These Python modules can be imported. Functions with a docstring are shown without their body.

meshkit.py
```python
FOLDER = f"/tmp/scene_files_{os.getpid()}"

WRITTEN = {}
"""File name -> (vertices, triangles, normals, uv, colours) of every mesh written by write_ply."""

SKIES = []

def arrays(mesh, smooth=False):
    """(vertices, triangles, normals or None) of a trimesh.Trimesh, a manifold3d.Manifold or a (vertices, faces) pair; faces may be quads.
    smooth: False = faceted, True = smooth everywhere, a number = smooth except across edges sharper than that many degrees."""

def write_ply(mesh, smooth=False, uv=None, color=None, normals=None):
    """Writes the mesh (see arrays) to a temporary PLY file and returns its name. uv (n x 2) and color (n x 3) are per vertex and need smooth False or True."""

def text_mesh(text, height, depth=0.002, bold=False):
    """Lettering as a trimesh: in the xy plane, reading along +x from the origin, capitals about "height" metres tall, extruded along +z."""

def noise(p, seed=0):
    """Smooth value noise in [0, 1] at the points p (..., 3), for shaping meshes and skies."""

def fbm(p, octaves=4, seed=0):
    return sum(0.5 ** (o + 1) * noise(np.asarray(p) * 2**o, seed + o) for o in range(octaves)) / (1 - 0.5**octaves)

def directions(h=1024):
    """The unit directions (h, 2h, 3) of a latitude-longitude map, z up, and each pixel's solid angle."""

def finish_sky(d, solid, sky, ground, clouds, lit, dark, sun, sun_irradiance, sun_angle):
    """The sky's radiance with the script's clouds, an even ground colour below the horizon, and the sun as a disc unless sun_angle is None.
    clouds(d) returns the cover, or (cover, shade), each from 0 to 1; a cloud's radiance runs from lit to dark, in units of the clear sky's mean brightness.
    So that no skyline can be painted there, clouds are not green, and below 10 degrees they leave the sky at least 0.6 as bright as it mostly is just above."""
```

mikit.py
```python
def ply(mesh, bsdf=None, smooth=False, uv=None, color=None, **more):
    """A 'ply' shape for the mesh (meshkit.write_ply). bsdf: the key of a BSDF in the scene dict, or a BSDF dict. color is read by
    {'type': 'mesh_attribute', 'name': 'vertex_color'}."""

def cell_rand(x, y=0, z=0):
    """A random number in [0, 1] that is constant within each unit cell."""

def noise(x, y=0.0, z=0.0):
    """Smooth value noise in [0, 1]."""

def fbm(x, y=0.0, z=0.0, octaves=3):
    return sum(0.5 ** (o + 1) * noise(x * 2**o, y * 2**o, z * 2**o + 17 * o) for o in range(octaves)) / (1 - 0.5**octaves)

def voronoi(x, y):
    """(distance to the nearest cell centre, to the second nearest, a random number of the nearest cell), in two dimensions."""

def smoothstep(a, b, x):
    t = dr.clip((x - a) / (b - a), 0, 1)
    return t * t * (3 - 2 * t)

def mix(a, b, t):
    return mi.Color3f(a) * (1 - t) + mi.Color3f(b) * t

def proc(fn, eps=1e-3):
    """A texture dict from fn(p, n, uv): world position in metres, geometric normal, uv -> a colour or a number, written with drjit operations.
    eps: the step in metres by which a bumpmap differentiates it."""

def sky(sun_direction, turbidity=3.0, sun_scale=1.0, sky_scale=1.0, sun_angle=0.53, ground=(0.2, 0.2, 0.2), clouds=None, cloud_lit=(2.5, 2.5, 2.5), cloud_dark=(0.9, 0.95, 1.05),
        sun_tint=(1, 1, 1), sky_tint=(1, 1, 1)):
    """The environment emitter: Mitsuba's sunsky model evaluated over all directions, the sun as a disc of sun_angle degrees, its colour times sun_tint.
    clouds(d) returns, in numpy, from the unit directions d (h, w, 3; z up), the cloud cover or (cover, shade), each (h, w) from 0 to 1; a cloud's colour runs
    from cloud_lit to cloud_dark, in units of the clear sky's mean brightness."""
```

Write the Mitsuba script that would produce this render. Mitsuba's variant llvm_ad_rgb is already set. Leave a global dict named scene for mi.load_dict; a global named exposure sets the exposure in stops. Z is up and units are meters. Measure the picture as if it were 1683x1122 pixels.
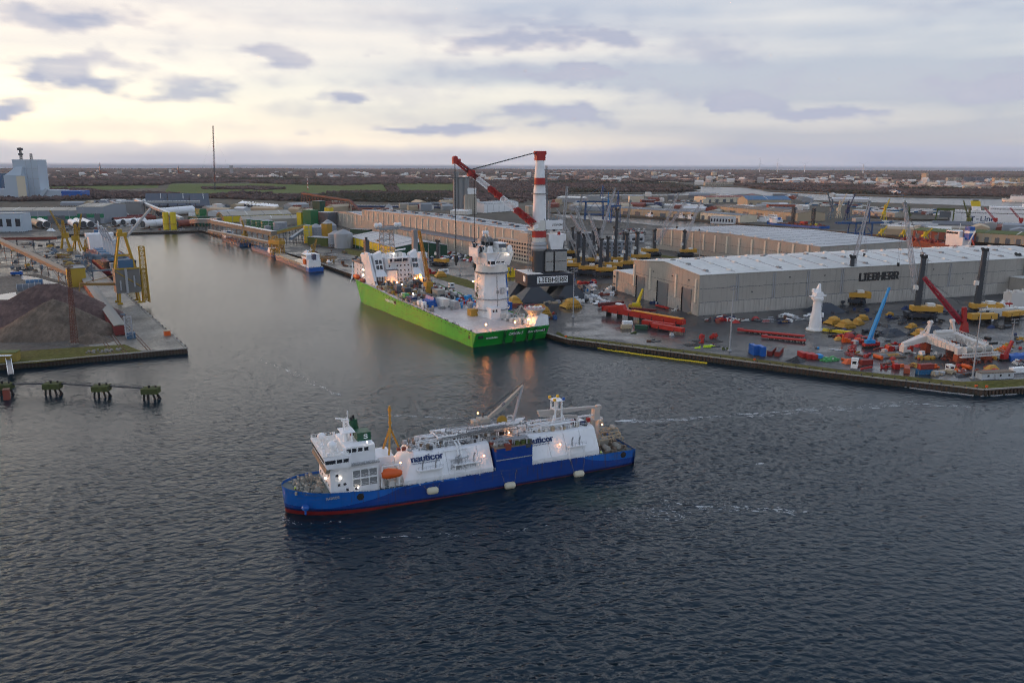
import math, random
import numpy as np, trimesh, shapely
import mitsuba as mi, drjit as dr
import mikit, meshkit
from mikit import noise, fbm, smoothstep, mix, voronoi, cell_rand
T = mi.ScalarTransform4f
scene, labels = {}, {}
R = random.Random(7)

# ------------------------------------------------------------------ camera, sky, exposure, air
EYE = np.array([0.0, 0.0, 100.0])
PITCH, ROLL, FOC = math.radians(12.45), math.radians(0.21), 1309.0
_F = np.array([0, math.cos(PITCH), -math.sin(PITCH)])
_U = np.array([0, math.sin(PITCH), math.cos(PITCH)])
_X = np.array([1.0, 0, 0])
RIGHT = _X * math.cos(ROLL) + _U * math.sin(ROLL)
UP = _U * math.cos(ROLL) - _X * math.sin(ROLL)
scene['camera'] = {'type': 'perspective', 'fov': 2 * math.degrees(math.atan(841.5 / FOC)), 'fov_axis': 'x', 'near_clip': 1.0, 'far_clip': 90000.0,
                   'to_world': T().look_at(origin=EYE.tolist(), target=(EYE + _F).tolist(), up=UP.tolist())}
exposure = 4.25
SUN_AZ, SUN_EL = math.radians(-66), math.radians(4.0)
SUN = [math.sin(SUN_AZ) * math.cos(SUN_EL), math.cos(SUN_AZ) * math.cos(SUN_EL), math.sin(SUN_EL)]

def clouds(d):
    az, el = np.degrees(np.arctan2(d[..., 0], d[..., 1])), np.degrees(np.arcsin(np.clip(d[..., 2], -1, 1)))
    ang = np.degrees(np.arccos(np.clip(d @ (np.array(SUN) / np.linalg.norm(SUN)), -1, 1)))
    far = np.clip(ang / 115, 0, 0.9)                                 # the veil is brightest round the sun
    band = np.exp(-((el - 4.0) / 2.6) ** 2)                           # warm light low down
    up = np.clip((el - 9) / 32, 0, 1)
    n1 = meshkit.fbm(np.stack([az * 0.045, el * 0.65, 0 * az + 3.1], -1), 6, 1)        # long thin streaks
    n2 = meshkit.fbm(np.stack([az * 0.075, el * 0.42, 0 * az + 9.4], -1), 6, 5)       # broken low clouds
    n3 = meshkit.fbm(np.stack([az * 0.10, el * 1.1, 0 * az + 1.4], -1), 5, 11)
    n5 = meshkit.fbm(np.stack([az * 0.5, el * 1.1, 0 * az + 5.4], -1), 6, 21)
    shade = 0.31 + 0.46 * far + 0.04 * up + (n1 - 0.5) * 0.62 + (n3 - .5) * 0.16 + (n5 - .5) * 0.07
    puff = np.clip((n2 + 0.42 * (n5 - 0.5) - 0.50) / 0.17, 0, 1) ** 1.3 * np.exp(-((el - 6.2) / 4.2) ** 2)
    drift = 0 * az                                                    # the low grey clouds of this evening, ragged by noise
    for a_, e_, w_, h_ in ((-28.5, 8.3, 4.6, .62), (-28.5, 5.2, 4.2, 1.15), (-21, 4.7, 3.0, .8), (-15.3, 7.0, 1.9, .85), (1.0, 8.1, 7.6, .62), (3.0, 3.6, 3.4, .75), (5.0, 6.1, 2.7, .6), (-31, 3.3, 3.0, .7), (-11, 4.6, 1.6, .4), (15.5, 3.9, 2.4, .5), (20, 3.3, 4.6, .55), (31.5, 4.5, 3.8, 1.0), (-6, 2.4, 5, .35), (52, 6, 6, 1.0), (-50, 7, 6, 1.2), (75, 9, 8, 1.4), (-80, 10, 8, 1.6), (120, 8, 9, 1.5), (-125, 9, 9, 1.3), (165, 7, 9, 1.2)):
        drift = np.maximum(drift, np.exp(-(np.abs((az - a_ + 5.0 * (n3 - .5)) / w_) ** 2) - ((el - e_ + 1.6 * (n5 - .5)) / h_) ** 2))
    n6 = meshkit.fbm(np.stack([az * 0.42, el * 1.5, 0 * az + 7.7], -1), 7, 31)
    drift = np.clip((drift * 1.05 + 2.0 * (n6 - .5) * (drift > .02) - 0.26) / 0.55, 0, 1) * np.clip(.6 + 1.2 * (n2 - .4), .5, 1)
    puff = np.clip(0.35 * puff + drift, 0, 1)
    shade = shade + 0.16 * np.exp(-((el - 4) / 11.0) ** 2)
    shade = shade + puff * (0.40 - 0.22 * far + 0.16 * (n5 - .5))
    shade = np.minimum(shade, 0.9 - 0.14 * np.clip(shade - .8, 0, 1))
    edge = 1.25 + 0.8 * (n5 - 0.5)                                   # the bank of cloud that lies along the skyline
    bank = np.clip((edge + .25 - el) / 0.9, 0, 1)
    shade = shade * (1 - bank) + bank * (0.72 + 0.18 * far + 0.25 * (n3 - 0.5))
    cover = (1 - 0.62 * up) * np.clip(0.94 - 0.25 * far - 0.50 * band * np.clip(1.1 - far * 1.5, 0, 1) + 0.1 * n1 + 0.5 * bank + 0.4 * puff, 0, 1)
    return cover, np.clip(shade, 0, 1)

scene['sky_light'] = mikit.sky(SUN, turbidity=4, sun_scale=0.17, sun_angle=7, sky_scale=1.0, clouds=clouds, sun_tint=(1.0, 0.62, 0.34), sky_tint=(0.80, 0.96, 1.27),
                               cloud_lit=(3.0, 2.51, 1.85), cloud_dark=(0.50, 0.62, 0.93), ground=(0.40, 0.42, 0.47))  # ground tone stands in for far haze just below the skyline

def at(x, y, z=3.0):
    """The place in the harbour that stands at pixel x, y of the photograph at height z: how positions were surveyed."""
    d = RIGHT * ((x - 841.5) / FOC) - UP * ((y - 561) / FOC) + _F
    p = EYE + d * ((z - EYE[2]) / d[2])
    return np.array([p[0], p[1], z])

def up(x, y, foot, dy=0.0):
    """The point above or beside FOOT (a place on the ground), dy metres farther off, that was sighted at pixel x, y."""
    d = RIGHT * ((x - 841.5) / FOC) - UP * ((y - 561) / FOC) + _F
    t = (foot[1] + dy) / d[1]
    return EYE + d * t

# ------------------------------------------------------------------ keys, labels, meshes
used, place = {}, {}
def numbered(name):
    n = used.get(name, -1) + 1
    used[name] = n
    return name if n == 0 else f'{name}_{n:03d}'

def thing(name, label, cat, loc=(0, 0, 0), rz=0.0, group=None, scale=None):
    key = numbered(name)
    t = T().translate([float(x) for x in loc]).rotate([0, 0, 1], float(rz))
    if scale is not None:
        t = t.scale(scale)
    place[key] = t
    labels[key] = {'label': label, 'category': cat}
    if group:
        labels[key]['group'] = group
    return key

def obj(name, mesh, mat, parent=None, label=None, smooth=False, kind=None, **more):
    if isinstance(mesh, MB):
        mesh = mesh.out()
    d = mesh if isinstance(mesh, dict) else mikit.ply(mesh, None, smooth=smooth, **more)
    d = dict(d)
    if mat is not None:
        d['bsdf'] = {'type': 'ref', 'id': mat}
    top = parent
    while top and top not in place:
        top = top.rpartition('__')[0]
    if top:
        d['to_world'] = place[top]
    key = numbered(f'{parent}__{name}' if parent else name)
    scene[key] = d
    if parent and kind is None and (name.endswith('gear') or name in ('feet', 'equipment', 'machinery', 'wheels', 'ribs', 'ground_gear')):
        kind = 'stuff'                                                # small pieces that cannot be told apart
    if label or kind:
        labels.setdefault(key, {})
        if label:
            labels[key]['label'] = label
        if kind:
            labels[key]['kind'] = kind
    return key

def tag(key, label, cat, group=None):
    labels[key] = {**labels.get(key, {}), 'label': label, 'category': cat, **({'group': group} if group else {})}
    return key

def struct(name, mesh, mat, label=None, **k):
    key = obj(name, mesh, mat, None, **k)
    labels[key] = {'kind': 'structure', **({'label': label} if label else {})}
    return key

def copy_of(root, label, loc, rz=0.0, group=None, scale=None, skip=()):
    """A further thing like ROOT, with copies of its parts and sub-parts."""
    base = root if root not in used else root
    name = root[:-4] if root[-4:-3] == '_' and root[-3:].isdigit() else root
    key = thing(name, label, labels[root]['category'], loc, rz, group or labels[root].get('group'), scale)
    for k in [k for k in scene if k.startswith(root + '__')]:
        rest = k[len(root) + 2:]
        if rest.split('__')[0].rstrip('_0123456789') in skip:
            continue
        scene[key + '__' + rest] = {**scene[k], 'to_world': place[key]}
        if k in labels:
            labels[key + '__' + rest] = dict(labels[k])
    return key

def rot2(a):
    c, s = math.cos(math.radians(a)), math.sin(math.radians(a))
    return np.array([[c, -s], [s, c]])

class MB:
    """Collects boxes, bars, tubes and lofts; out() is one mesh."""
    def __init__(s):
        s.v, s.f, s.n = [], [], 0
    def add(s, v, f):
        v = np.asarray(v, float); f = np.asarray(f, int)
        if f.shape[1] == 4:
            f = np.vstack([f[:, [0, 1, 2]], f[:, [0, 2, 3]]])
        s.v.append(v); s.f.append(f + s.n); s.n += len(v)
        return s
    def mesh(s, m):
        if isinstance(m, MB):
            m = m.out()
        return s.add(m[0], m[1]) if isinstance(m, tuple) else s.add(m.vertices, m.faces)
    def out(s):
        return np.vstack(s.v), np.vstack(s.f)
    _B = np.array([[-1, -1, -1], [1, -1, -1], [1, 1, -1], [-1, 1, -1], [-1, -1, 1], [1, -1, 1], [1, 1, 1], [-1, 1, 1]], float) / 2
    _Q = np.array([[3, 2, 1, 0], [4, 5, 6, 7], [0, 1, 5, 4], [1, 2, 6, 5], [2, 3, 7, 6], [3, 0, 4, 7]])
    def box(s, c, size, rz=0.0, taper=1.0):
        v = s._B * np.asarray(size, float)
        v[4:, :2] *= taper
        if rz:
            v[:, :2] = v[:, :2] @ rot2(rz).T
        return s.add(v + np.asarray(c, float), s._Q)
    def span(s, x0, x1, y0, y1, z0, z1):
        return s.box(((x0 + x1) / 2, (y0 + y1) / 2, (z0 + z1) / 2), (x1 - x0, y1 - y0, z1 - z0))
    def hexa(s, v8):
        return s.add(v8, s._Q)
    def tube(s, p, q, r, n=8, r2=None, cap=True):
        p, q = np.asarray(p, float), np.asarray(q, float)
        d = q - p; L = np.linalg.norm(d)
        if L < 1e-9: return s
        d = d / L
        a = np.cross(d, [0, 0, 1.0] if abs(d[2]) < 0.95 else [1.0, 0, 0]); a /= np.linalg.norm(a); b = np.cross(d, a)
        t = np.arange(n) * 2 * np.pi / n + np.pi / n
        ring = np.cos(t)[:, None] * a + np.sin(t)[:, None] * b
        v = np.vstack([p + ring * r, q + ring * (r if r2 is None else r2)])
        i = np.arange(n); j = (i + 1) % n
        s.add(v, np.stack([j, i, i + n, j + n], 1) if False else np.stack([i, j, j + n, i + n], 1))
        if cap and n > 3:
            k = s.n - 2 * n
            s.f.append(np.array([[k, k + x + 1, k + x] for x in range(1, n - 1)] + [[k + n, k + n + x, k + n + x + 1] for x in range(1, n - 1)]))
        return s
    def path(s, pts, r, n=6):
        for a, b in zip(pts[:-1], pts[1:]):
            s.tube(a, b, r, n)
        return s
    def beam(s, p, q, w, h):
        """A rectangular bar, w across (level), h high."""
        p, q = np.asarray(p, float), np.asarray(q, float)
        d = q - p; d = d / np.linalg.norm(d)
        a = np.cross(d, [0, 0, 1.0] if abs(d[2]) < 0.99 else [0, 1.0, 0]); a /= np.linalg.norm(a); b = np.cross(a, d)
        o = [(-1, -1), (1, -1), (1, 1), (-1, 1)]
        v = [c + a * (w / 2 * x) + b * (h / 2 * y) for c in (p, q) for x, y in o]
        return s.add(v, [[3, 2, 1, 0], [4, 5, 6, 7], [0, 1, 5, 4], [1, 2, 6, 5], [2, 3, 7, 6], [3, 0, 4, 7]])
    def lathe(s, prof, n=20, c=(0, 0, 0)):
        prof = np.asarray(prof, float)
        t = np.arange(n) * 2 * np.pi / n
        v = np.stack([prof[:, None, 0] * np.cos(t), prof[:, None, 0] * np.sin(t), np.repeat(prof[:, 1:2], n, 1)], -1).reshape(-1, 3) + np.asarray(c, float)
        f = []
        for k in range(len(prof) - 1):
            i = np.arange(n); j = (i + 1) % n
            f.append(np.stack([k * n + i, k * n + j, k * n + n + j, k * n + n + i], 1))
        return s.add(v, np.vstack(f))
    def loft(s, rings, close=True, cap=True):
        """Rings of equally many points; joined in order."""
        rings = [np.asarray(r, float) for r in rings]; n = len(rings[0])
        f = []
        m = n if close else n - 1
        for k in range(len(rings) - 1):
            i = np.arange(m); j = (i + 1) % n
            f.append(np.stack([k * n + i, k * n + j, k * n + n + j, k * n + n + i], 1))
        s.add(np.vstack(rings), np.vstack(f))
        if cap:
            k0, k1 = s.n - len(rings) * n, s.n - n
            s.f.append(np.array([[k0, k0 + x + 1, k0 + x] for x in range(1, n - 1)] + [[k1, k1 + x, k1 + x + 1] for x in range(1, n - 1)]))
        return s
    def prism(s, poly, z0, z1, top_only=False):
        pg = poly if isinstance(poly, shapely.Polygon) else shapely.Polygon(poly)
        m = trimesh.creation.extrude_polygon(pg, z1 - z0, engine='earcut')
        v = np.array(m.vertices); v[:, 2] += z0
        return s.add(v, m.faces)
    def section(s, prof, x0, x1):
        """A profile in y, z pulled along x."""
        p = np.asarray(prof, float)
        return s.loft([np.column_stack([np.full(len(p), x0), p]), np.column_stack([np.full(len(p), x1), p])])
    def lattice(s, p, q, w0, w1, bays, r=0.12, h0=None, h1=None, n=4, diag=True):
        """A four-chord lattice boom from p to q, w0 to w1 across."""
        p, q = np.asarray(p, float), np.asarray(q, float)
        d = q - p; d = d / np.linalg.norm(d)
        a = np.cross(d, [0, 0, 1.0] if abs(d[2]) < 0.99 else [0, 1.0, 0]); a /= np.linalg.norm(a); b = np.cross(a, d)
        h0, h1 = h0 or w0, h1 or w1
        def c(k, t):
            x, y = [(-1, -1), (1, -1), (1, 1), (-1, 1)][k % 4]
            return p + (q - p) * t + a * x * (w0 + (w1 - w0) * t) / 2 + b * y * (h0 + (h1 - h0) * t) / 2
        for k in range(4):
            s.tube(c(k, 0), c(k, 1), r, n)
        for i in range(bays):
            t0, t1 = i / bays, (i + 1) / bays
            for k in range(4):
                if diag:
                    s.tube(c(k, t0), c(k + 1, t1), r * 0.55, 3, cap=False)
                    if k % 2 == 0: s.tube(c(k + 1, t0), c(k, t1), r * 0.55, 3, cap=False)
                s.tube(c(k, t1), c(k + 1, t1), r * 0.6, 3, cap=False)
        return s
    def turn(s, rz, loc=(0, 0, 0)):
        M_ = rot2(rz)
        for v in s.v:
            v[:, :2] = v[:, :2] @ M_.T
            v += np.asarray(loc, float)
        return s

def ang(p, q):
    return math.degrees(math.atan2(q[1] - p[1], q[0] - p[0]))

def text(s, height, depth=0.05, bold=True):
    return meshkit.text_mesh(s, height, depth, bold)

def wall_text(s, height, origin, along, depth=0.06, bold=True, slant=0.0, normal=None):
    """Lettering standing on an upright (or leaning) wall: ORIGIN its lower left, ALONG the reading direction, NORMAL the outward side."""
    m = text(s, height, depth, bold)
    along = np.asarray(along, float); along /= np.linalg.norm(along)
    nrm = np.cross(along, [0, 0, 1.0]) if normal is None else np.asarray(normal, float)
    nrm /= np.linalg.norm(nrm)
    up = np.cross(nrm, along)
    v = np.asarray(m.vertices)
    w = np.asarray(origin, float) + v[:, :1] * along + v[:, 1:2] * up + v[:, 2:3] * nrm
    return (w, np.asarray(m.faces))

# ------------------------------------------------------------------ materials
def lin(c):
    if isinstance(c, str):
        c = [int(c[i:i + 2], 16) / 255 for i in (0, 2, 4)]
        return [x / 12.92 if x <= 0.04045 else ((x + 0.055) / 1.055) ** 2.4 for x in c]
    return [float(x) for x in c]

def mat(name, c, rough=0.5, spec=0.4, metal=0.0, coat=0.0):
    scene[name] = {'type': 'twosided', 'b': {'type': 'principled', 'base_color': {'type': 'rgb', 'value': lin(c)}, 'roughness': rough, 'specular': spec, 'metallic': metal, 'clearcoat': coat}}
    return name

def pmat(name, fn, rough=0.5, spec=0.4, bump=None, bscale=1.0, eps=1e-2, metal=0.0):
    b = {'type': 'principled', 'base_color': mikit.proc(fn), 'roughness': rough if not callable(rough) else mikit.proc(rough), 'specular': spec, 'metallic': metal}
    if bump is not None:
        b = {'type': 'bumpmap', 'a': mikit.proc(bump, eps=eps), 'scale': bscale, 'b': b}
    scene[name] = {'type': 'twosided', 'b': b}
    return name

def worn(name, c, amount=0.25, size=1.5, rough=0.45, spec=0.4, streak=True, dirt=(0.09, 0.07, 0.055), metal=0.0):
    """Paint with patches of grime and streaks that run down it."""
    c = lin(c)
    def fn(p, n, uv):
        a = fbm(p.x / size, p.y / size, p.z / size, 3)
        s = noise(p.x * 1.7, p.y * 1.7, p.z * 0.12) if streak else a
        k = smoothstep(0.45, 0.95, 0.55 * a + 0.45 * s)
        return mix(c, dirt, k * amount * 2) * (0.88 + 0.24 * a)
    return pmat(name, fn, rough, spec, metal=metal)

mat('white', (0.78, 0.79, 0.8), 0.45); mat('offwhite', (0.62, 0.61, 0.58), 0.55); mat('cream', (0.62, 0.55, 0.42), 0.6)
mat('blackpaint', (0.02, 0.021, 0.024), 0.4); mat('darkgrey', (0.055, 0.06, 0.07), 0.5); mat('midgrey', (0.2, 0.21, 0.22), 0.5); mat('steel', (0.34, 0.35, 0.37), 0.4)
mat('yellow', (0.62, 0.36, 0.02), 0.42); mat('lemon', (0.62, 0.47, 0.02), 0.45); mat('ochre', (0.36, 0.21, 0.03), 0.55)
mat('red', (0.36, 0.025, 0.024), 0.45); mat('orange', (0.62, 0.10, 0.015), 0.42); mat('brick', (0.2, 0.05, 0.035), 0.6); mat('darkred', (0.13, 0.018, 0.02), 0.5)
mat('blue', (0.01, 0.09, 0.36), 0.4); mat('skyblue', (0.02, 0.24, 0.55), 0.4); mat('navy', (0.008, 0.025, 0.1), 0.45); mat('craneblue', (0.015, 0.07, 0.2), 0.45)
mat('green', (0.02, 0.14, 0.05), 0.45); mat('darkgreen', (0.012, 0.06, 0.035), 0.5); mat('mint', (0.08, 0.33, 0.12), 0.5); mat('olive', (0.075, 0.1, 0.025), 0.7)
mat('glass', (0.015, 0.02, 0.03), 0.08, 0.8); mat('rubber', (0.02, 0.02, 0.02), 0.75); mat('rust', (0.11, 0.05, 0.03), 0.75); mat('timber', (0.19, 0.16, 0.125), 0.75)
mat('beige', (0.36, 0.33, 0.28), 0.6); mat('slate', (0.11, 0.12, 0.14), 0.5); mat('roofgrey', (0.3, 0.31, 0.32), 0.5); mat('tan', (0.4, 0.32, 0.22), 0.65)
mat('pipewhite', (0.72, 0.73, 0.74), 0.35); mat('deckbrown', (0.17, 0.13, 0.1), 0.7); mat('purplegrey', (0.1, 0.09, 0.13), 0.5); mat('skin', (0.45, 0.27, 0.2), 0.6); mat('hivis', (0.5, 0.7, 0.02), 0.6)
mat('concrete', (0.3, 0.29, 0.27), 0.75); mat('panewhite', (0.5, 0.52, 0.55), 0.3)

def lamp_mat(c, power):
    return {'type': 'area', 'radiance': {'type': 'rgb', 'value': [x * power for x in c]}}
WARM, COOL = (1.0, 0.36, 0.07), (1.0, 0.8, 0.58)

# ------------------------------------------------------------------ water
_wr = random.Random(3)
WAVES = []
for i in range(36):
    lam = 0.8 * (6.5 / 0.8) ** ((i + 0.5) / 36)                        # wavelengths in metres
    th = math.radians((112 if i % 3 else 66) + _wr.gauss(0, 20))       # wind sea, and a second train across it
    k = 2 * math.pi / lam
    WAVES.append((k * math.cos(th), k * math.sin(th), _wr.uniform(0, 6.283), 0.05 / k * (1.25 if 1.7 < lam < 4.2 else 0.75)))
def water_bump(p, n, uv):
    gust = 0.35 + 1.3 * fbm(p.x * 0.011, p.y * 0.007, 2.0, 4)
    wx = p.x + 1.6 * noise(p.x * 0.07, p.y * 0.09, 4.0)
    wy = p.y + 1.6 * noise(p.x * 0.07, p.y * 0.09, 7.0)
    h = mi.Float(0)
    for kx, ky, ph, a in WAVES:
        s = dr.sin(kx * wx + ky * wy + ph)
        h += a * (s - 0.4 * s * s)
    d = noise(p.x * 2.3 - p.y * 0.5, p.x * 0.8 + p.y * 3.0, 8.0)
    calm = 0.72 * (1.0 - 0.55 * smoothstep(150.0, 420.0, p.y)) * (1.0 - 0.88 * smoothstep(330.0, 900.0, p.y))                    # the basin lies sheltered between its quays
    return gust * calm * (h + 0.03 * d)
def water_col(p, n, uv):
    k = fbm(p.x * 0.02, p.y * 0.02, 5.0, 3)
    base = mix((0.003, 0.024, 0.046), (0.004, 0.031, 0.054), k)
    # pale green churned water behind the stern of the blue ship and along its side
    dx, dy = (p.x - STERN_WASH[0]) / 24.0, (p.y - STERN_WASH[1]) / 13.0
    g = smoothstep(1.0, 0.15, dr.sqrt(dx * dx + dy * dy) + 0.5 * (fbm(p.x * 0.12, p.y * 0.12, 1.0, 3) - 0.5))
    return mix(base, (0.015, 0.06, 0.055), g * 0.8)
STERN_WASH = at(985, 815, 0.0)
scene['water_m'] = {'type': 'bumpmap', 'a': mikit.proc(water_bump, eps=0.06), 'scale': 1.0,
                    'b': {'type': 'roughplastic', 'distribution': 'ggx', 'alpha': 0.045, 'int_ior': 1.333, 'nonlinear': True, 'diffuse_reflectance': mikit.proc(water_col)}}
wm = MB().prism(shapely.Point(0, 0).buffer(14800, 64), -.5, 0.0)
struct('water', wm, 'water_m')

# ------------------------------------------------------------------ land: quays, harbour ground, far country
def ray(x, y):
    return at(x, y)[:2]
pier_c, pier_b = ray(308, 572), ray(228, 501)
pd = (pier_b - pier_c) / np.linalg.norm(pier_b - pier_c)
back_l, back_r = ray(115, 385), ray(332, 378.5)
pier_back = pier_c + pd * 720
q0, q1 = back_r, ray(905, 549)                      # the quay along the east side of the basin
qd = (q1 - q0) / np.linalg.norm(q1 - q0)
E = [ray(933, 557), ray(1150, 584), ray(1400, 616), ray(1617, 640), ray(1700, 634.5)]
BIG = 45000
QW = [ray(500, 423), ray(585, 452.5)]
basin = shapely.Polygon([(-BIG, -2000), (BIG, -2000), (BIG, E[-1][1] + (BIG - E[-1][0]) * 0.28), E[-1], E[3], E[2], E[1], E[0], q1, QW[1], QW[0], q0, back_l, pier_back + np.array([-60, 10]), pier_back, pier_c,
                         ray(-60, 604), (-1500, ray(-60, 604)[1] - 260), (-BIG, 0)])
canal = shapely.Polygon([ray(x, y) for x, y in [(893, 348), (1000, 352.5), (1150, 361.5), (1330, 376), (1480, 388), (1683, 402), (1900, 416), (1900, 436), (1683, 417), (1560, 409), (1330, 396), (1180, 380), (1040, 366.5), (925, 357)]])
inlet = shapely.Polygon([ray(x, y) for x, y in [(1425, 355), (1500, 360), (1560, 360.5), (1683, 372), (1850, 384), (1850, 397), (1683, 385), (1560, 374), (1480, 367), (1432, 360)]])
river = shapely.Polygon([ray(x, y) for x, y in [(925, 318.5), (1100, 317), (1130, 303.6), (1155, 305.5), (1240, 308), (1262, 314), (1400, 320.5), (1500, 323.5), (1683, 326), (1900, 329), (1900, 346), (1683, 341.5), (1600, 338), (1500, 334.5),
                                                (1400, 331.5), (1290, 327), (1238, 318.5), (1110, 321.5), (935, 321.5)]])
LAND = shapely.Point(0, 0).buffer(15000, 64).intersection(shapely.box(-BIG, -100, BIG, 60000)).difference(shapely.union_all([basin, canal, inlet, river]))

def ground_col(p, n, uv):
    a, b = fbm(p.x * 0.02, p.y * 0.02, 1.0, 4), fbm(p.x * 0.11, p.y * 0.11, 2.0, 3)
    far = smoothstep(900.0, 1800.0, p.y)
    near = mix((0.03, 0.03, 0.03), (0.085, 0.08, 0.075), a) * (0.75 + 0.5 * b)
    farc = mix((0.045, 0.04, 0.032), (0.095, 0.08, 0.058), fbm(p.x * 0.004, p.y * 0.004, 3.0, 4))
    return mix(near, farc, far)
def wet(p, n, uv):
    return 0.25 + 0.3 * smoothstep(0.3, 0.7, fbm(p.x * 0.06, p.y * 0.08, 3.0, 4)) + 0.4 * smoothstep(800.0, 1500.0, p.y)
pmat('ground_m', ground_col, rough=wet, spec=0.35)
g = MB()
for pg in (LAND.geoms if hasattr(LAND, 'geoms') else [LAND]):
    g.prism(pg, -4.0, 3.0)
struct('ground', g, 'ground_m')

def sheet(pts, z=3.02, th=0.05):
    return MB().prism(shapely.Polygon([p[:2] for p in pts]).buffer(0), z - th, z)
def yard_col(p, n, uv):
    a, b, c = fbm(p.x * 0.018, p.y * 0.03, 5.0, 4), fbm(p.x * 0.2, p.y * 0.2, 2.0, 3), noise(p.x * 0.7 + p.y * 0.4, p.y * 0.05 - p.x * 0.06)
    joint = smoothstep(0.985, 1.0, dr.abs(2 * ((p.x * 0.05 + p.y * 0.011) - dr.floor(p.x * 0.05 + p.y * 0.011)) - 1))
    return mix((0.014, 0.015, 0.018), (0.05, 0.05, 0.054), a) * (0.7 + 0.5 * b + 0.15 * c) * (1 - 0.4 * joint)
def yard_rough(p, n, uv):
    return 0.16 + 0.3 * smoothstep(0.3, 0.7, fbm(p.x * 0.05, p.y * 0.08, 9.0, 4))
pmat('yard_m', yard_col, rough=yard_rough, spec=0.4)
yard = [E[0] + [3, 6], E[1] + [0, 9], E[2] + [0, 9], E[3] + [-2, 10], E[4] + [60, 12], ray(1900, 440), ray(1500, 425), ray(1100, 423), ray(900, 424), ray(770, 432), q1 + [4, 2]]
struct('yard_pavement', sheet(yard), 'yard_m')

def grass_col(p, n, uv):
    a, b = fbm(p.x * 0.06, p.y * 0.06, 1.0, 4), noise(p.x * 0.9, p.y * 0.9)
    return mix((0.075, 0.085, 0.018), (0.12, 0.095, 0.04), a) * (0.7 + 0.6 * b)
pmat('grass_m', grass_col, rough=0.9, spec=0.1)
front = [q1 + [3, 1], *E, E[4] + [40, 11]]
inner = [p + o for p, o in zip(front, ([2, 5], [-2, 9], [-3, 11], [-3, 11], [-3, 13], [0, 12], [0, 12]))]
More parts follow.
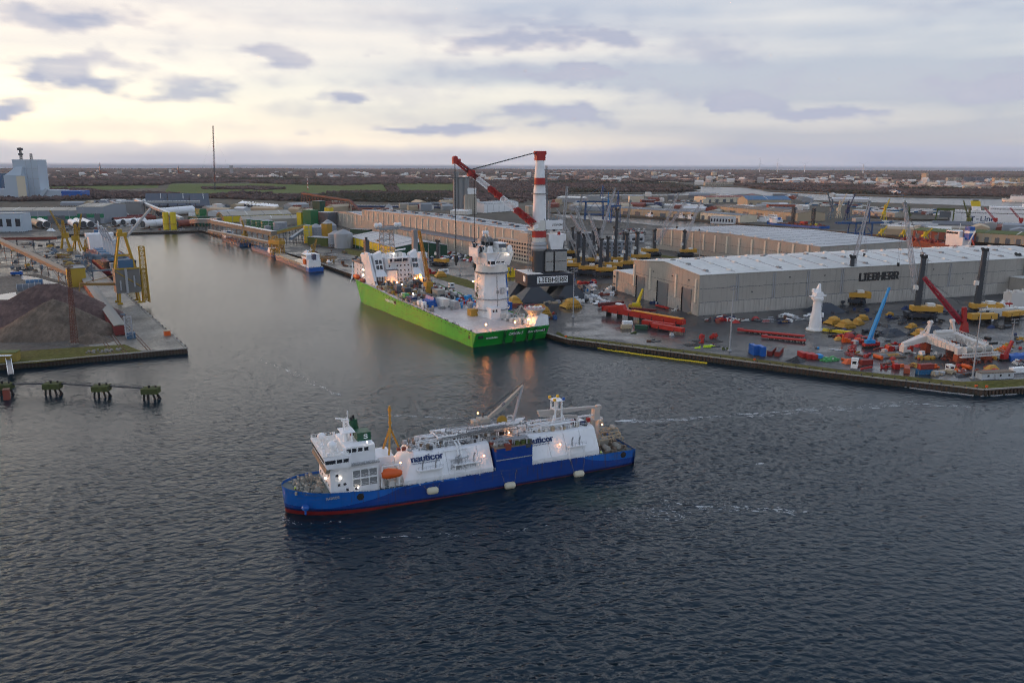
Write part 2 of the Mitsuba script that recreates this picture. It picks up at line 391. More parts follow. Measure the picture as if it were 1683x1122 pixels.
# a grassed bank behind the quay wall, about half a metre proud
gb = MB()
for a0, a1, b0, b1 in zip(front[:-1], front[1:], inner[:-1], inner[1:]):
    n0 = lambda p, z: np.array([p[0], p[1], z])
    m0, m1 = (a0 * .35 + b0 * .65), (a1 * .35 + b1 * .65)
    gb.add([n0(a0, 3.03), n0(a1, 3.03), n0(m1, 3.75), n0(m0, 3.75), n0(b0, 3.05), n0(b1, 3.05)], [[0, 1, 2, 3], [3, 2, 5, 4]])
struct('grass_verge', gb, 'grass_m')

def pile_wall(name, a, b, label, step=2.2, z1=3.0, depth=0.55, colour='wall_m', cap=0.9):
    """A quay wall of corrugated sheet piling under a coping: every pile of it a part."""
    a, b = np.asarray(a)[:2], np.asarray(b)[:2]
    L = np.linalg.norm(b - a); d = (b - a) / L; nrm = np.array([d[1], -d[0]])
    if np.dot(nrm, np.array([0, 0]) - a) < 0: nrm = -nrm
    k = thing(name, label, 'quay wall')
    n = int(L / step)
    c = MB(); mid = (a + b) / 2 + nrm * 0.45
    c.beam([*(a + nrm * 0.35), z1 + 0.1], [*(b + nrm * 0.35), z1 + 0.1], 1.3, cap * 0.5)
    obj('coping', c, 'concrete_m', k)
    plates = MB()
    for i in range(n):
        p = a + d * ((i + 0.5) * L / n) + nrm * 0.3
        m = MB().box((p[0], p[1], (z1 - 0.2 - 3) / 2), (L / n * 0.55, 0.7, z1 - 0.2 + 3), rz=math.degrees(math.atan2(d[1], d[0])), taper=0.98)
        if n <= 290: obj('pile', m, colour, k)
        else: plates.mesh(m)
    if n > 290: obj('piles', plates, colour, k, kind='stuff')
    return k
def wall_col(p, n, uv):
    a = fbm(p.x * 0.3, p.y * 0.3, p.z * 0.15, 3)
    c = mix((0.035, 0.025, 0.02), (0.085, 0.05, 0.035), a)
    return mix((0.02, 0.024, 0.016), c, smoothstep(0.2, 1.3, p.z + 0.8 * (a - 0.5)))
pmat('wall_m', wall_col, rough=0.75)
def conc_col(p, n, uv):
    a, b = fbm(p.x * 0.08, p.y * 0.08, p.z * 0.3, 4), fbm(p.x * 0.9, p.y * 0.9, p.z * 0.9, 2)
    return mix((0.13, 0.12, 0.105), (0.32, 0.30, 0.27), a) * (0.75 + 0.5 * b)
pmat('concrete_m', conc_col, rough=0.6, spec=0.4)
pile_wall('quay_wall', q1, E[0], 'dark sheet pile quay wall just right of the green ship\'s stern', 1.9)
pile_wall('quay_wall', E[0], E[1], 'dark sheet pile quay wall behind the long yellow floating boom', 1.9)
pile_wall('quay_wall', E[1], E[2], 'dark sheet pile quay wall below the grass bank and the containers', 1.9)
pile_wall('quay_wall', E[2], E[3], 'dark sheet pile quay wall with a white foam line, up to the corner', 1.9)
pile_wall('quay_wall', E[3], E[4], 'short sheet pile quay wall beyond the corner at the right edge', 1.9)
pile_wall('quay_wall', ray(-60, 604), pier_c, 'rusty dark sheet pile wall along the front of the gravel pier', 1.6)
pile_wall('quay_wall', pier_c, pier_back, 'quay wall along the bulk carrier\'s side of the gravel pier', 3.2)
pile_wall('quay_wall', QW[1], q1, 'quay wall along the green ship\'s landward side', 3.6)
pile_wall('quay_wall', q0, QW[0], 'long quay wall behind the three moored cargo ships', 3.6)
pile_wall('quay_wall', QW[0], QW[1], 'pale mossy quay wall between the cargo ships and the green ship\'s bow', 3.6)
pile_wall('quay_wall', back_l, back_r, 'dark quay wall closing the far end of the basin', 3.2)

# ------------------------------------------------------------------ foam: wakes, the churned water at the stern, scraps along hulls and quays
def foam(name, path, width, n, size, label, seed=0, stretch=3.0, bias=1.5):
    q = np.random.default_rng(seed)
    P_ = np.array([at(x, y, 0)[:2] for x, y in path]); seg = np.linalg.norm(np.diff(P_, axis=0), axis=1); cum = np.concatenate([[0], np.cumsum(seg)])
    s_ = cum[-1] * q.random(n) ** bias
    px = np.interp(s_, cum, P_[:, 0]); py = np.interp(s_, cum, P_[:, 1])
    idx = np.clip(np.searchsorted(cum, s_) - 1, 0, len(seg) - 1); d = np.diff(P_, axis=0)[idx] / seg[idx][:, None]
    clump = meshkit.noise(np.column_stack([s_ * .12, np.zeros(n), np.full(n, seed)]))
    off = q.normal(0, 1, n) * width * (.4 + clump)
    px += -d[:, 1] * off; py += d[:, 0] * off
    r = size * q.lognormal(0, .5, n)
    v, f = [], []
    k = 7; t = np.arange(k) * 2 * np.pi / k
    for i in range(n):
        rr = r[i] * q.uniform(.5, 1.2, k)
        a, b = rr * np.cos(t) * stretch, rr * np.sin(t)
        v.append(np.column_stack([px[i] + d[i, 0] * a - d[i, 1] * b, py[i] + d[i, 1] * a + d[i, 0] * b, np.full(k, .03 + .0004 * (i % 60))]))
        f.append(np.array([[0, j, j + 1] for j in range(1, k - 1)]) + i * k)
    key = obj(name, (np.vstack(v), np.vstack(f)), 'foam_m')
    labels[key] = {'label': label, 'category': 'foam', 'kind': 'stuff'}
mat('foam_m', (0.42, 0.46, 0.49), .8)
foam('wake_foam', [(1022, 691), (1080, 692), (1130, 688), (1210, 682), (1330, 672), (1500, 660)], 1.1, 300, .15, 'white streak of foam trailing right of the blue ship\'s stern', 1, 4, 1.9)
foam('wake_foam', [(1230, 685), (1330, 677), (1500, 664), (1600, 668)], 1.0, 110, .15, 'thin second streak of foam nearer the crane yard\'s quay', 2, 5, 1.0)
foam('wake_foam', [(630, 682), (740, 687), (880, 690)], .5, 90, .12, 'thin line of foam behind the blue ship', 3, 5, 1.0)
foam('wake_foam', [(420, 590), (480, 612), (560, 650)], .9, 60, .13, 'faint line of foam in mid water left of the green ship', 4, 4, 1.0)
foam('stern_foam', [(1000, 838), (1060, 842), (1120, 850), (1130, 838), (1080, 824)], 2.4, 110, .11, 'swirl of foam behind the blue ship\'s stern', 5, 2.5, .8)
foam('stern_foam', [(1150, 834), (1270, 836), (1330, 843)], 1.2, 80, .14, 'broken line of foam to the right of the stern swirl', 6, 3, 1.3)
foam('side_foam', [(560, 884), (700, 880), (830, 874), (900, 862)], .5, 50, .08, 'thin line of foam in front of the blue ship\'s side', 7, 4, 1.0)
foam('bow_foam', [(462, 846), (470, 856), (500, 862), (560, 856)], .6, 36, .09, 'scraps of foam at the blue ship\'s bow', 8, 2, 1.0)
foam('drift_foam', [(1243, 762), (1254, 761)], .4, 16, .2, 'small lone patch of foam on the open water at right', 9, 2, 1.0)

# ------------------------------------------------------------------ ships
def hull_mesh(L, deck, wl, dk, zb=-3.0, nx=64, nt=9, rake=lambda t: 0.0, srake=lambda t: 0.0, round_=0.0, nose=1.0):
    """A hull from x=0 (transom) to L (bow). deck(x): height of its edge; wl(s), dk(s): half breadth at the waterline and deck, s from 0 to 1.
    Returns (v, f, uv) with uv = (metres along, metres up), and the deck's outline."""
    s = np.minimum(np.concatenate([np.linspace(0, 0.72, nx // 2, endpoint=False), 1 - (np.linspace(1, 0, nx // 2) ** 1.8) * 0.28]), 1 - 1e-9)
    rows, uv, edge = [], [], None
    for k in range(nt):
        t = k / (nt - 1)
        xs = s * (L + rake(t) - srake(t)) + srake(t)
        b = np.array([wl(q) * (1 - t ** 0.8) + dk(q) * t ** 0.8 for q in s])
        if round_:
            b = b * (1 - round_ * max(0, 0.55 - t) ** 2)
        z = np.array([zb + (deck(x) - zb) * t for x in xs])
        p = np.column_stack([xs, b, z]); q = np.column_stack([xs, -b, z])[::-1]
        ring = np.vstack([p, q])
        rows.append(ring); uv.append(np.column_stack([ring[:, 0], ring[:, 2]]))
        edge = p
    m = MB().loft(rows, close=True, cap=False)
    v, f = m.out()
    f = f[:, ::-1]
    return (v, f), np.vstack(uv), edge

def deck_mesh(edge, drop, inset=0.99):
    m = MB()
    e = edge.copy(); e[:, 1] *= inset; e[:, 2] -= drop
    o = e.copy(); o[:, 1] *= -1
    n = len(e)
    for i in range(n - 1):
        m.add([e[i], o[i], o[i + 1], e[i + 1]], [[0, 1, 2, 3]])
    return m

def windows(k, spots, size, axis, depth=0.12, mat_='glass', name='window'):
    """Small panes standing 6 cm proud of a wall; axis: which way the wall faces."""
    for x, y, z in spots:
        sx = (size[0], depth, size[1]) if axis == 'y' else (depth, size[0], size[1])
        obj(name, MB().box((x, y, z), sx), mat_, k)

def rail(pts, h=1.1, step=2.0, r=0.045):
    m = MB()
    for a, b in zip(pts[:-1], pts[1:]):
        a, b = np.asarray(a, float), np.asarray(b, float)
        for q in (h, h * 0.55):
            m.tube(a + [0, 0, q], b + [0, 0, q], r, 4, cap=False)
        n = max(1, int(np.linalg.norm(b - a) / step))
        for i in range(n + 1):
            p = a + (b - a) * i / n
            m.tube(p, p + [0, 0, h], r, 4, cap=False)
    return m

def lamp_part(k, p, colour=WARM, power=30.0, r=0.35, name='lamp'):
    d = mikit.ply(trimesh.creation.icosphere(1, r))
    d = dict(d)
    top = k if k in place else k.rpartition('__')[0]
    key = numbered(f'{k}__{name}')
    scene[key] = {**d, 'to_world': T(place[top]).translate([float(x) for x in p]), 'emitter': lamp_mat(colour, power), 'bsdf': {'type': 'ref', 'id': 'white'}}
    return key

def clutter(n, x, y, z, size=(0.5, 2.0), seed=0, tubes=True):
    r = random.Random(seed); m = MB()
    for i in range(n):
        c = (r.uniform(*x), r.uniform(*y)); a, b, h = (r.uniform(*size) for _ in range(3))
        z0 = z if not callable(z) else z(*c)
        if tubes and r.random() < 0.45:
            m.tube((c[0], c[1], z0), (c[0], c[1], z0 + h * 1.1), a * 0.4, 7)
        else:
            m.box((c[0], c[1], z0 + h / 2), (a, b, h), rz=r.choice([0, 90, 20]))
    return m

def pipes(n, x, y, z, r=(0.12, 0.3), seed=0, drop=None):
    """Runs of pipe with elbows and legs."""
    q = random.Random(seed); m = MB()
    for i in range(n):
        yy, zz, rr = q.uniform(*y), q.uniform(*z), q.uniform(*r)
        a, b = sorted((q.uniform(*x), q.uniform(*x)))
        y2 = yy + q.uniform(-2, 2)
        m.path([(a, y2, zz - q.uniform(0.5, 1.6)), (a, y2, zz), (a, yy, zz), (b, yy, zz), (b, yy, zz - q.uniform(0.6, 1.8))], rr, 6)
    return m

# ---- the blue gas tanker in the foreground
KH = -155.35
_kb = at(466, 841, 0)[:2]
kd = np.array([math.cos(math.radians(KH)), math.sin(math.radians(KH))])
k0 = _kb - kd * 116.0
K = thing('gas_tanker', 'blue hulled gas tanker with white lettered tank covers and a forward bridge', 'ship', (k0[0], k0[1], 0), KH)
kdeck = lambda x: 5.6 + 0.5 * min(max((x - 2) / 30, 0), 1) + max(0, (x - 80) / 36) ** 2 * 1.9 + (0.9 if x > 97 else 0.9 * max(0, (x - 92) / 5)) * 0.6
def kwl(s):
    return 9.9 * (1 - max(0, (s - 0.76) / 0.24) ** 2.0) ** 0.9 * (0.9 + 0.1 * min(1, s / 0.06))
def kdk(s):
    return 10.0 * max(0, 1 - max(0, (s - 0.83) / 0.17) ** 2.3) ** 0.55
(hv, hf), huv, kedge = hull_mesh(115.2, kdeck, kwl, kdk, rake=lambda t: 0.9 * t, nx=72, nt=10)
def tanker_paint(p, n, uv):
    x, z = uv.x, uv.y
    a = fbm(x * 0.14, z * 0.25, 3.0, 3)
    dark, light = mi.Color3f(0.004, 0.040, 0.22), mi.Color3f(0.008, 0.105, 0.40)
    # the lighter waves painted along the bow and the stern quarter
    sw = 2.2 + 3.6 * smoothstep(98.0, 66.0, x) + 1.2 * dr.sin(x * 0.09) + 1.9 * smoothstep(103.0, 116.0, x)
    bow = smoothstep(-0.12, 0.12, z - sw) * smoothstep(63.0, 65.0, x)
    cut = smoothstep(0.5, 0.35, dr.abs(z - (8.6 - 0.30 * (x - 72.0)) ) / 1.1) * smoothstep(72.0, 74.0, x) * smoothstep(92.0, 90.0, x)
    dx, dz = (x - 3.0) / 19.0, (z - 7.4) / 4.6
    st = smoothstep(1.02, 0.98, dr.sqrt(dx * dx + dz * dz))
    c = mix(dark, light, dr.clip(bow * (1 - cut) + st, 0, 1)) * (0.85 + 0.3 * a)
    seam = dr.minimum(dr.abs(2 * ((x / 7.2) - dr.floor(x / 7.2)) - 1) , 1)
    c = c * (1 - 0.10 * smoothstep(.975, .99, seam)) * (1 - 0.08 * smoothstep(.94, .98, dr.abs(2 * (z / 2.1 - dr.floor(z / 2.1)) - 1)))
    scuff = smoothstep(.66, .86, noise(x * .5, z * 3.5, 2.0)) * smoothstep(.4, .7, noise(x * .08, z * .3, 9.0))
    c = mix(c, (.10, .12, .16), scuff * .35)
    c = mix(c, (.07, .045, .03), smoothstep(.74, .95, noise(x * 2.3, z * .22, 6.0)) * .4)
    boot = 0.25 + 1.15 * smoothstep(58.0, 112.0, x)
    c = mix(mi.Color3f(0.004, 0.012, 0.07), c, smoothstep(0.0, 0.5, z - boot - 0.35))
    c = mix(mi.Color3f(0.17, 0.014, 0.016) * (0.6 + 0.6 * a), c, smoothstep(-0.03, 0.03, z - boot))
    return mix(mi.Color3f(0.02, 0.022, 0.02), c, smoothstep(-0.1, 0.35, z + 0.4 * (a - 0.5)))
pmat('tanker_hull_m', tanker_paint, rough=0.32, spec=0.5)
hk = obj('hull', (hv, hf), 'tanker_hull_m', K, smooth=True, uv=huv)
obj('deck', deck_mesh(kedge, 0.75), mat('tanker_deck', (0.10, 0.13, 0.14), 0.6), K)
# bulwark stays and inside of the bow
worn('ship_white', (0.74, 0.75, 0.77), 0.10, 3.0, 0.42, 0.45, dirt=(0.33, 0.25, 0.18))
# deckhouse
dh = MB().span(89, 103.5, -8.2, 8.2, 5.6, 15.6)
obj('deckhouse', dh, 'ship_white', K, label='white deckhouse below the bridge')
for z in (10.0, 13.0):                                          # the galleries on the side: rails, posts and grey panels standing in for the recesses
    obj('gallery', MB().span(89.6, 97.0, 8.0, 8.28, z - 2.0, z + 0.4), 'midgrey', K)
    obj('gallery_rail', rail([(89.6, 8.45, z - 2.1), (97.0, 8.45, z - 2.1)]), 'white', K)
    pp = MB()
    for x in (89.6, 92.1, 94.6, 97.0): pp.span(x - 0.12, x + 0.12, 8.2, 8.5, z - 2.1, z + 0.9)
    pp.span(89.4, 97.1, 8.2, 8.55, z + 0.5, z + 0.8)
    obj('gallery_frame', pp, 'white', K)
windows(K, [(101.5, 8.22, 12.6), (99.3, 8.22, 9.4), (101.0, 8.22, 9.4), (98.6, 8.22, 7.4), (96.0, 8.22, 7.3)], (0.75, 0.8), 'y')
windows(K, [(103.55, y, z) for z in (9, 12.2, 14.4) for y in (-6, -3.2, 0, 3.2, 6)], (0.6, 0.7), 'x')
# bridge: a wheelhouse with wings that overhangs the house, its front raked
w0 = [(90.5, -9.6, 15.6), (103.2, -9.6, 15.6), (103.2, 9.6, 15.6), (90.5, 9.6, 15.6)]
br = MB().hexa([(97.6, -9.8, 15.7), (104.6, -9.8, 15.7), (104.6, 9.8, 15.7), (97.6, 9.8, 15.7), (97.6, -9.8, 19.6), (105.4, -9.2, 19.6), (105.4, 9.2, 19.6), (97.6, 9.8, 19.6)])
bk = obj('bridge', br, 'ship_white', K, label='white wheelhouse with a row of dark windows')
windows(bk, [(99.0, 9.82, 18.0), (100.9, 9.82, 18.0), (102.8, 9.82, 18.0), (104.2, 9.7, 18.0)], (1.5, 1.15), 'y')
for i in range(8):
    obj('window', MB().box((105.12, -7.9 + i * 2.25, 18.1), (0.14, 1.9, 1.2)), 'glass', bk)
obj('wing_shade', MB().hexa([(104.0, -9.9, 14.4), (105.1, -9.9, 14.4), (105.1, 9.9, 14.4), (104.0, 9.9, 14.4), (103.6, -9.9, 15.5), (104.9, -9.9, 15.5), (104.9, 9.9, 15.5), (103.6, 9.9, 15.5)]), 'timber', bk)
uh = MB().span(89.8, 98.4, -6.5, 7.4, 15.62, 21.2)
uk = obj('upper_house', uh, 'ship_white', K)
windows(uk, [(97.6, 7.44, 20.0), (96.0, 7.44, 20.0), (94.2, 7.44, 20.0), (92.4, 7.44, 20.0)], (1.25, 1.2), 'y')
obj('roof_deck', MB().span(97.7, 105.6, -9.3, 9.3, 19.62, 19.8), 'offwhite', K)
obj('roof_rail', rail([(98.0, -9.2, 19.8), (105.3, -9.2, 19.8), (105.3, 9.2, 19.8), (98.0, 9.2, 19.8)], step=1.4), 'white', K)
obj('side_deck', MB().span(89.0, 97.6, 7.6, 9.6, 15.65, 15.85), 'midgrey', K)
obj('side_rail', rail([(89.0, 9.5, 15.85), (97.5, 9.5, 15.85)], step=1.4), 'white', K)
for x, y in ((103.2, -3.5), (102.0, 5.2)):
    dm = MB().lathe([(0.0, 3.4), (0.6, 3.3), (1.1, 2.9), (1.3, 2.2), (1.1, 1.5), (0.6, 1.1), (0.5, 0.9), (0.5, 0.0)], 14, (x, y, 19.8))
    obj('radar_dome', dm, 'white', K, smooth=40)
obj('mast', MB().tube((97.0, 1.0, 19.6), (97.0, 1.0, 27.5), 0.55, 10).tube((95.4, 2.2, 19.8), (95.4, 2.2, 27.0), 0.35, 8).tube((96.2, -1.0, 19.8), (96.2, -1.0, 27.0), 0.3, 8)
    .span(94.4, 98.6, -2.4, 3.0, 26.8, 27.1).tube((96.0, 0.5, 27), (96.0, 0.5, 34.5), 0.16, 6).tube((97.6, 1.6, 27), (97.6, 1.6, 31.8), 0.2, 6).lattice((96.4, 0.4, 27), (96.4, 0.4, 31.5), 1.6, 1.0, 4, 0.09)
    .beam((96, -2.2, 29.5), (96, 3.0, 29.5), 0.2, 0.2).beam((96, -1.6, 31.2), (96, 2.4, 31.2), 0.16, 0.16), 'white', K)
obj('radar_scanner', MB().beam((99.6, 0.2, 32.1), (96.4, 3.0, 32.1), 0.35, 0.45).tube((98, 1.6, 31.2), (98, 1.6, 32), 0.25, 6), 'white', K)
obj('flag', MB().box((95.9, 2.9, 26.2), (0.1, 1.0, 0.9)), 'red', K)
fu = MB().hexa([(89.9, -1.0, 21.2), (94.0, -1.0, 21.2), (94.0, 3.4, 21.2), (89.9, 3.4, 21.2), (89.9, -1.0, 24.0), (94.0, -1.0, 24.0), (94.0, 3.4, 24.0), (89.9, 3.4, 24.0)])
fk = obj('funnel', fu, mat('funnel_green', (0.008, 0.07, 0.035), 0.4), K, label='dark green funnel with a white letter on it')
obj('letter', wall_text('S', 1.5, (92.2, 3.42, 21.9), (-1, 0, 0), normal=(0, 1, 0)), 'white', fk)
obj('exhaust', MB().tube((93.0, -3.6, 21.2), (93.6, -3.6, 26.5), 1.5, 12, r2=1.25), 'funnel_green', fk)
obj('exhaust', MB().tube((94.0, -2.9, 26.3), (94.4, -2.9, 27.6), 0.4, 8).tube((93.1, -4.1, 26.3), (93.4, -4.1, 27.8), 0.35, 8), 'blackpaint', fk)
obj('equipment', clutter(26, (98.2, 104.8), (-8.8, 8.8), 19.8, (0.3, 1.1), 3), 'white', K)
# foredeck: windlasses, winches, rollers
fd = MB()
for (x, y) in ((109.5, 3), (109.5, -3), (106.8, 5.0), (106.8, -4.8), (111.5, 0.3), (105.6, 1.5)):
    fd.tube((x, y - 1.0, 8.0), (x, y + 1.0, 8.0), 0.45, 12).tube((x, y - 1.1, 8.0), (x, y - 1.0, 8.0), 0.75, 12).tube((x, y + 1.0, 8.0), (x, y + 1.1, 8.0), 0.75, 12).span(x - .7, x + .7, y - 1.2, y + 1.2, 7.0, 7.4)
obj('winches', fd, mat('winchgrey', (0.30, 0.29, 0.26), 0.6), K)
obj('bollards', clutter(110, (104.2, 113.2), (-6.8, 6.8), 7.1, (0.2, 1.0), 8), 'winchgrey', K, kind='stuff')
obj('anchor', MB().lathe([(0, 0.5), (0.9, 0.4), (1.2, -0.2), (1.0, -0.9), (0, -1.1)], 12, (110.7, 7.0, 3.6)).box((110.9, 7.5, 2.4), (0.5, 0.6, 2.0)), 'blue', K)
for x, z, nm in ((95.3, 5.1, 'side_port'), (4.9, 4.3, 'side_port')):
    obj(nm, MB().tube((x, 9.0, z), (x, 10.06, z), 1.05, 14), 'blackpaint', K)
obj('name', wall_text('KAIROS', 0.75, (105.3, 9.64, 5.6), (-1, 0.03, 0), normal=(0.13, 1, 0)), 'steel', K)
# the two white tank covers: sloping sides, chamfered ends
def tank_cover(x0, x1, chamf, label):
    prof = lambda y, z: (y, z)
    a = [(9.3, 5.3), (9.3, 7.6), (5.6, 14.9), (4.2, 15.6), (-4.2, 15.6), (-5.6, 14.9), (-9.3, 7.6), (-9.3, 5.3)]
    e = [(8.6, 5.3), (8.6, 7.3), (5.9, 9.0), (4.0, 9.4), (-4.0, 9.4), (-5.9, 9.0), (-8.6, 7.3), (-8.6, 5.3)]
    r = [np.array([(x, y, z) for y, z in q]) for x, q in ((x1, e if chamf == 'bow' else a), (x1 - (4.2 if chamf == 'bow' else 0.6), a), (x0 + 0.6, a), (x0, a))]
    m = MB().loft(r)
    return obj('tank_cover', (m.out()[0], m.out()[1][:, ::-1]), 'ship_white', K, label=label)
t1 = tank_cover(52.6, 81.5, 'bow', 'forward white tank cover with blue lettering')
t2 = tank_cover(14.0, 41.6, 'none', 'aft white tank cover with blue lettering')
sn = np.array([0, 7.3, 3.7]); sn /= np.linalg.norm(sn)
def tank_sign(k, x, hgt, w1, cut=False):
    s0 = np.array([x, 6.28, 13.55]) + sn * 0.14
    for q in (0, 1, 2): obj('lettering', wall_text('nauticor', hgt, s0 - np.array([0, -1, 1.97]) * 0.42 + np.array([-.09 * q, 0, 0]) + sn * .006 * q, (-1, 0, 0), normal=sn, bold=True), 'navy', k)
    obj('lettering', wall_text('clean shipping powered by LNG', 0.42, s0 + np.array([-0.4, 0.76, -1.5]) * 1.0, (-1, 0, 0), normal=sn, bold=False), 'navy', k)
tank_sign(t1, 78.8, 1.95, 9)
tank_sign(t2, 40.6, 1.95, 9)
for k, xs in ((t1, [57, 62, 67.4, 69.6]), (t2, [20, 26, 32])):          # joints between the cover's sheets
    s = MB()
    for x in xs:
        s.hexa([(x - .06, 9.34, 7.6), (x + .06, 9.34, 7.6), (x + .06, 9.3, 7.6), (x - .06, 9.3, 7.6), (x - .06, 5.66, 14.92), (x + .06, 5.66, 14.92), (x + .06, 5.6, 14.9), (x - .06, 5.6, 14.9)])
    obj('seam', s, 'steel', k)
# raised blue side panel with the manifold deck on top
bp = MB().span(39.3, 51.8, 6.0, 9.98, 5.2, 13.1)
obj('side_panel', bp, mat('tanker_blue', (0.004, 0.042, 0.235), 0.35), K, label='tall dark blue panel amidships')
obj('side_panel', MB().span(39.3, 51.8, -9.98, -6.0, 5.2, 13.1), 'tanker_blue', K)
obj('panel_ledge', MB().span(39.2, 51.9, 9.9, 10.12, 9.3, 9.55), 'steel', K)
obj('manifold_deck', MB().span(39.0, 52.2, -9.9, 9.9, 13.12, 13.4), 'deckbrown', K)
obj('manifold', pipes(24, (39.5, 51.5), (3.5, 9.2), (14.2, 15.4), (0.14, 0.26), 5), 'steel', K)
obj('manifold_gear', clutter(44, (39.5, 51.8), (-9, 9.2), 13.4, (0.4, 1.5), 12), 'offwhite', K)
for x in (40.5, 42.3, 44.2): obj('valve_box', MB().box((x, 9.0, 14.0), (1.3, 1.2, 1.2)), 'olive', K)
# pipe rack along the top
rk = MB()
for x in np.arange(38, 70, 3.4):
    for y in (-3.2, 3.2):
        rk.span(x - 0.16, x + 0.16, y - 0.16, y + 0.16, 13.4 if 39 < x < 52 else 15.5, 18.3)
    rk.span(x - 0.15, x + 0.15, -3.5, 3.5, 18.2, 18.5)
rk.span(37.0, 69.0, 3.0, 3.5, 18.25, 18.7).span(37.0, 69.0, -3.5, -3.0, 18.25, 18.7)
obj('pipe_rack', rk, 'white', K)
pr = MB()
for i, y in enumerate((-2.6, -1.7, -0.8, 0.2, 1.1, 2.0, 2.8)):
    pr.tube((36 + i, y, 18.85), (69.5 - i * 1.6, y, 18.85), 0.24 + 0.07 * (i % 3), 8)
obj('pipe_run', pr, 'pipewhite', K, smooth=40)
obj('pipework', pipes(46, (53, 76), (-4, 4.6), (16.4, 18.0), (0.1, 0.26), 21), 'pipewhite', K)
obj('pipework', pipes(34, (20, 39), (-4, 4.4), (16.4, 18.2), (0.1, 0.26), 22), 'pipewhite', K)
obj('deck_gear', clutter(70, (54, 79), (-4.2, 4.4), 15.6, (0.3, 1.3), 31), 'steel', K)
obj('deck_gear', clutter(50, (15, 38), (-4.2, 4.4), 15.6, (0.3, 1.3), 32), 'offwhite', K)
for i_, (n_, x_, c_, z_) in enumerate(((60, (54, 79), 'midgrey', 15.6), (50, (54, 72), 'darkgrey', 15.6), (34, (56, 78), 'deckbrown', 15.6), (40, (16, 38), 'darkgrey', 15.6), (30, (18, 38), 'tan', 15.6), (60, (39.5, 51.5), 'darkgrey', 13.4), (40, (39.5, 51.5), 'brick', 13.4), (40, (39.5, 51.5), 'steel', 13.4))):
    obj('deck_gear', clutter(n_, x_, (-4.3, 4.5) if z_ > 14 else (-9, 9.4), z_, (0.25, 1.5 if z_ > 14 else 2.2), 430 + i_), c_, K, kind='stuff')
obj('pipework', pipes(40, (38, 70), (-4.2, 4.6), (16.0, 20.2), (0.09, 0.2), 440), 'midgrey', K)
obj('pipework', pipes(26, (40, 58), (-3.5, 4.6), (17.0, 20.6), (0.1, 0.22), 441), 'pipewhite', K)
for x_ in range(40, 70, 3): obj('rack_post', MB().tube((x_, 3.3, 15.6 if x_ > 52 else 13.4), (x_, 3.3, 20.3), .12, 5), 'white', K)
obj('top_rail', rail([(79.5, 4.4, 15.6), (53, 4.4, 15.6)], step=1.5), 'white', K)
obj('top_rail', rail([(38, 4.4, 15.6), (15, 4.4, 15.6)], step=1.5), 'white', K)
pb = MB()                                                       # the big looping pipes down the forward cover's side
for x in (63.5, 62.4): pb.path([(x, 3.0, 17.0), (x, 5.6, 16.4), (x, 8.6, 10.5), (x - 1.2, 9.2, 8.6)], 0.28, 8)
pb.path([(68, 6.4, 14.9), (60.5, 6.4, 14.9), (59.5, 7.4, 13.0)], 0.3, 8).path([(66.8, 7.6, 12.2), (61.0, 7.6, 12.2)], 0.2, 6)
obj('side_pipe', pb, 'pipewhite', K, smooth=40)
obj('side_pipes', pipes(18, (58.5, 67), (7.4, 9.2), (9.6, 12.6), (0.1, 0.2), 41), 'steel', K)
for x0, x1 in ((69.5, 77.5), (19.5, 26.0), (57, 66)):               # side platforms on posts, with hose saddles
    m = MB().span(x0, x1, 8.0, 10.1, 9.9, 10.15)
    for x in (x0 + 0.5, x1 - 0.5): m.span(x - 0.12, x + 0.12, 9.8, 10.05, 5.6, 9.9)
    pk = obj('side_platform', m, 'white', K)
    obj('platform_rail', rail([(x1, 10.0, 10.15), (x0, 10.0, 10.15)], step=1.2), 'steel', pk)
    h = MB()
    for x in (x0 + 2.2, x1 - 1.6):
        t = np.linspace(0, 1, 6)
        h.path(np.column_stack([x - 0.9 * t ** 2, 9.4 - 1.2 * t, 10.2 + 3.0 * t - 0.6 * t ** 3]), 0.22, 6)
    obj('hose_saddle', h, 'midgrey', pk)
obj('walkway_rail', rail([(88, 9.7, 6.0), (52, 9.7, 5.9)], step=1.5), 'white', K)
obj('walkway_rail', rail([(38.5, 9.7, 5.9), (13, 9.7, 5.3)], step=1.5), 'white', K)
obj('walkway_gear', clutter(60, (53, 87), (9.0, 9.7), 5.3, (0.25, 0.8), 51), 'midgrey', K)
obj('walkway_gear', clutter(36, (14, 38), (9.0, 9.7), 5.1, (0.25, 0.8), 52), 'midgrey', K)
# lifeboat in its davit, yellow tripod mast, cargo gear between house and tanks
lb = MB()
sec = lambda w, h0, h1: np.array([(math.cos(t) * w, (math.sin(t) * (h1 if math.sin(t) > 0 else h0))) for t in np.arange(14) * 2 * np.pi / 14])
rings = []
for x, w, h0, h1 in ((0, 0.4, 0.6, 0.5), (0.7, 1.2, 1.1, 1.0), (2.0, 1.45, 1.35, 1.4), (4.2, 1.5, 1.4, 1.9), (5.4, 1.35, 1.25, 1.7), (6.3, 0.6, 0.8, 0.8)):
    q = sec(w, h0, h1); rings.append(np.column_stack([np.full(14, 82.2 + x), 9.0 + q[:, 0], 10.3 + q[:, 1]]))
lk = obj('lifeboat', lb.loft(rings), 'orange', K, smooth=50, label='orange enclosed lifeboat hanging in its davit')
obj('davit', MB().beam((88.6, 8.9, 6.5), (88.2, 8.9, 13.0), 0.35, 0.35).beam((83.2, 8.9, 6.2), (83.2, 8.9, 13.0), 0.35, 0.35).beam((88.4, 8.9, 12.9), (83.0, 8.9, 12.9), 0.3, 0.3), 'white', K)
ym = mat('mast_yellow', (0.5, 0.24, 0.03), 0.5)
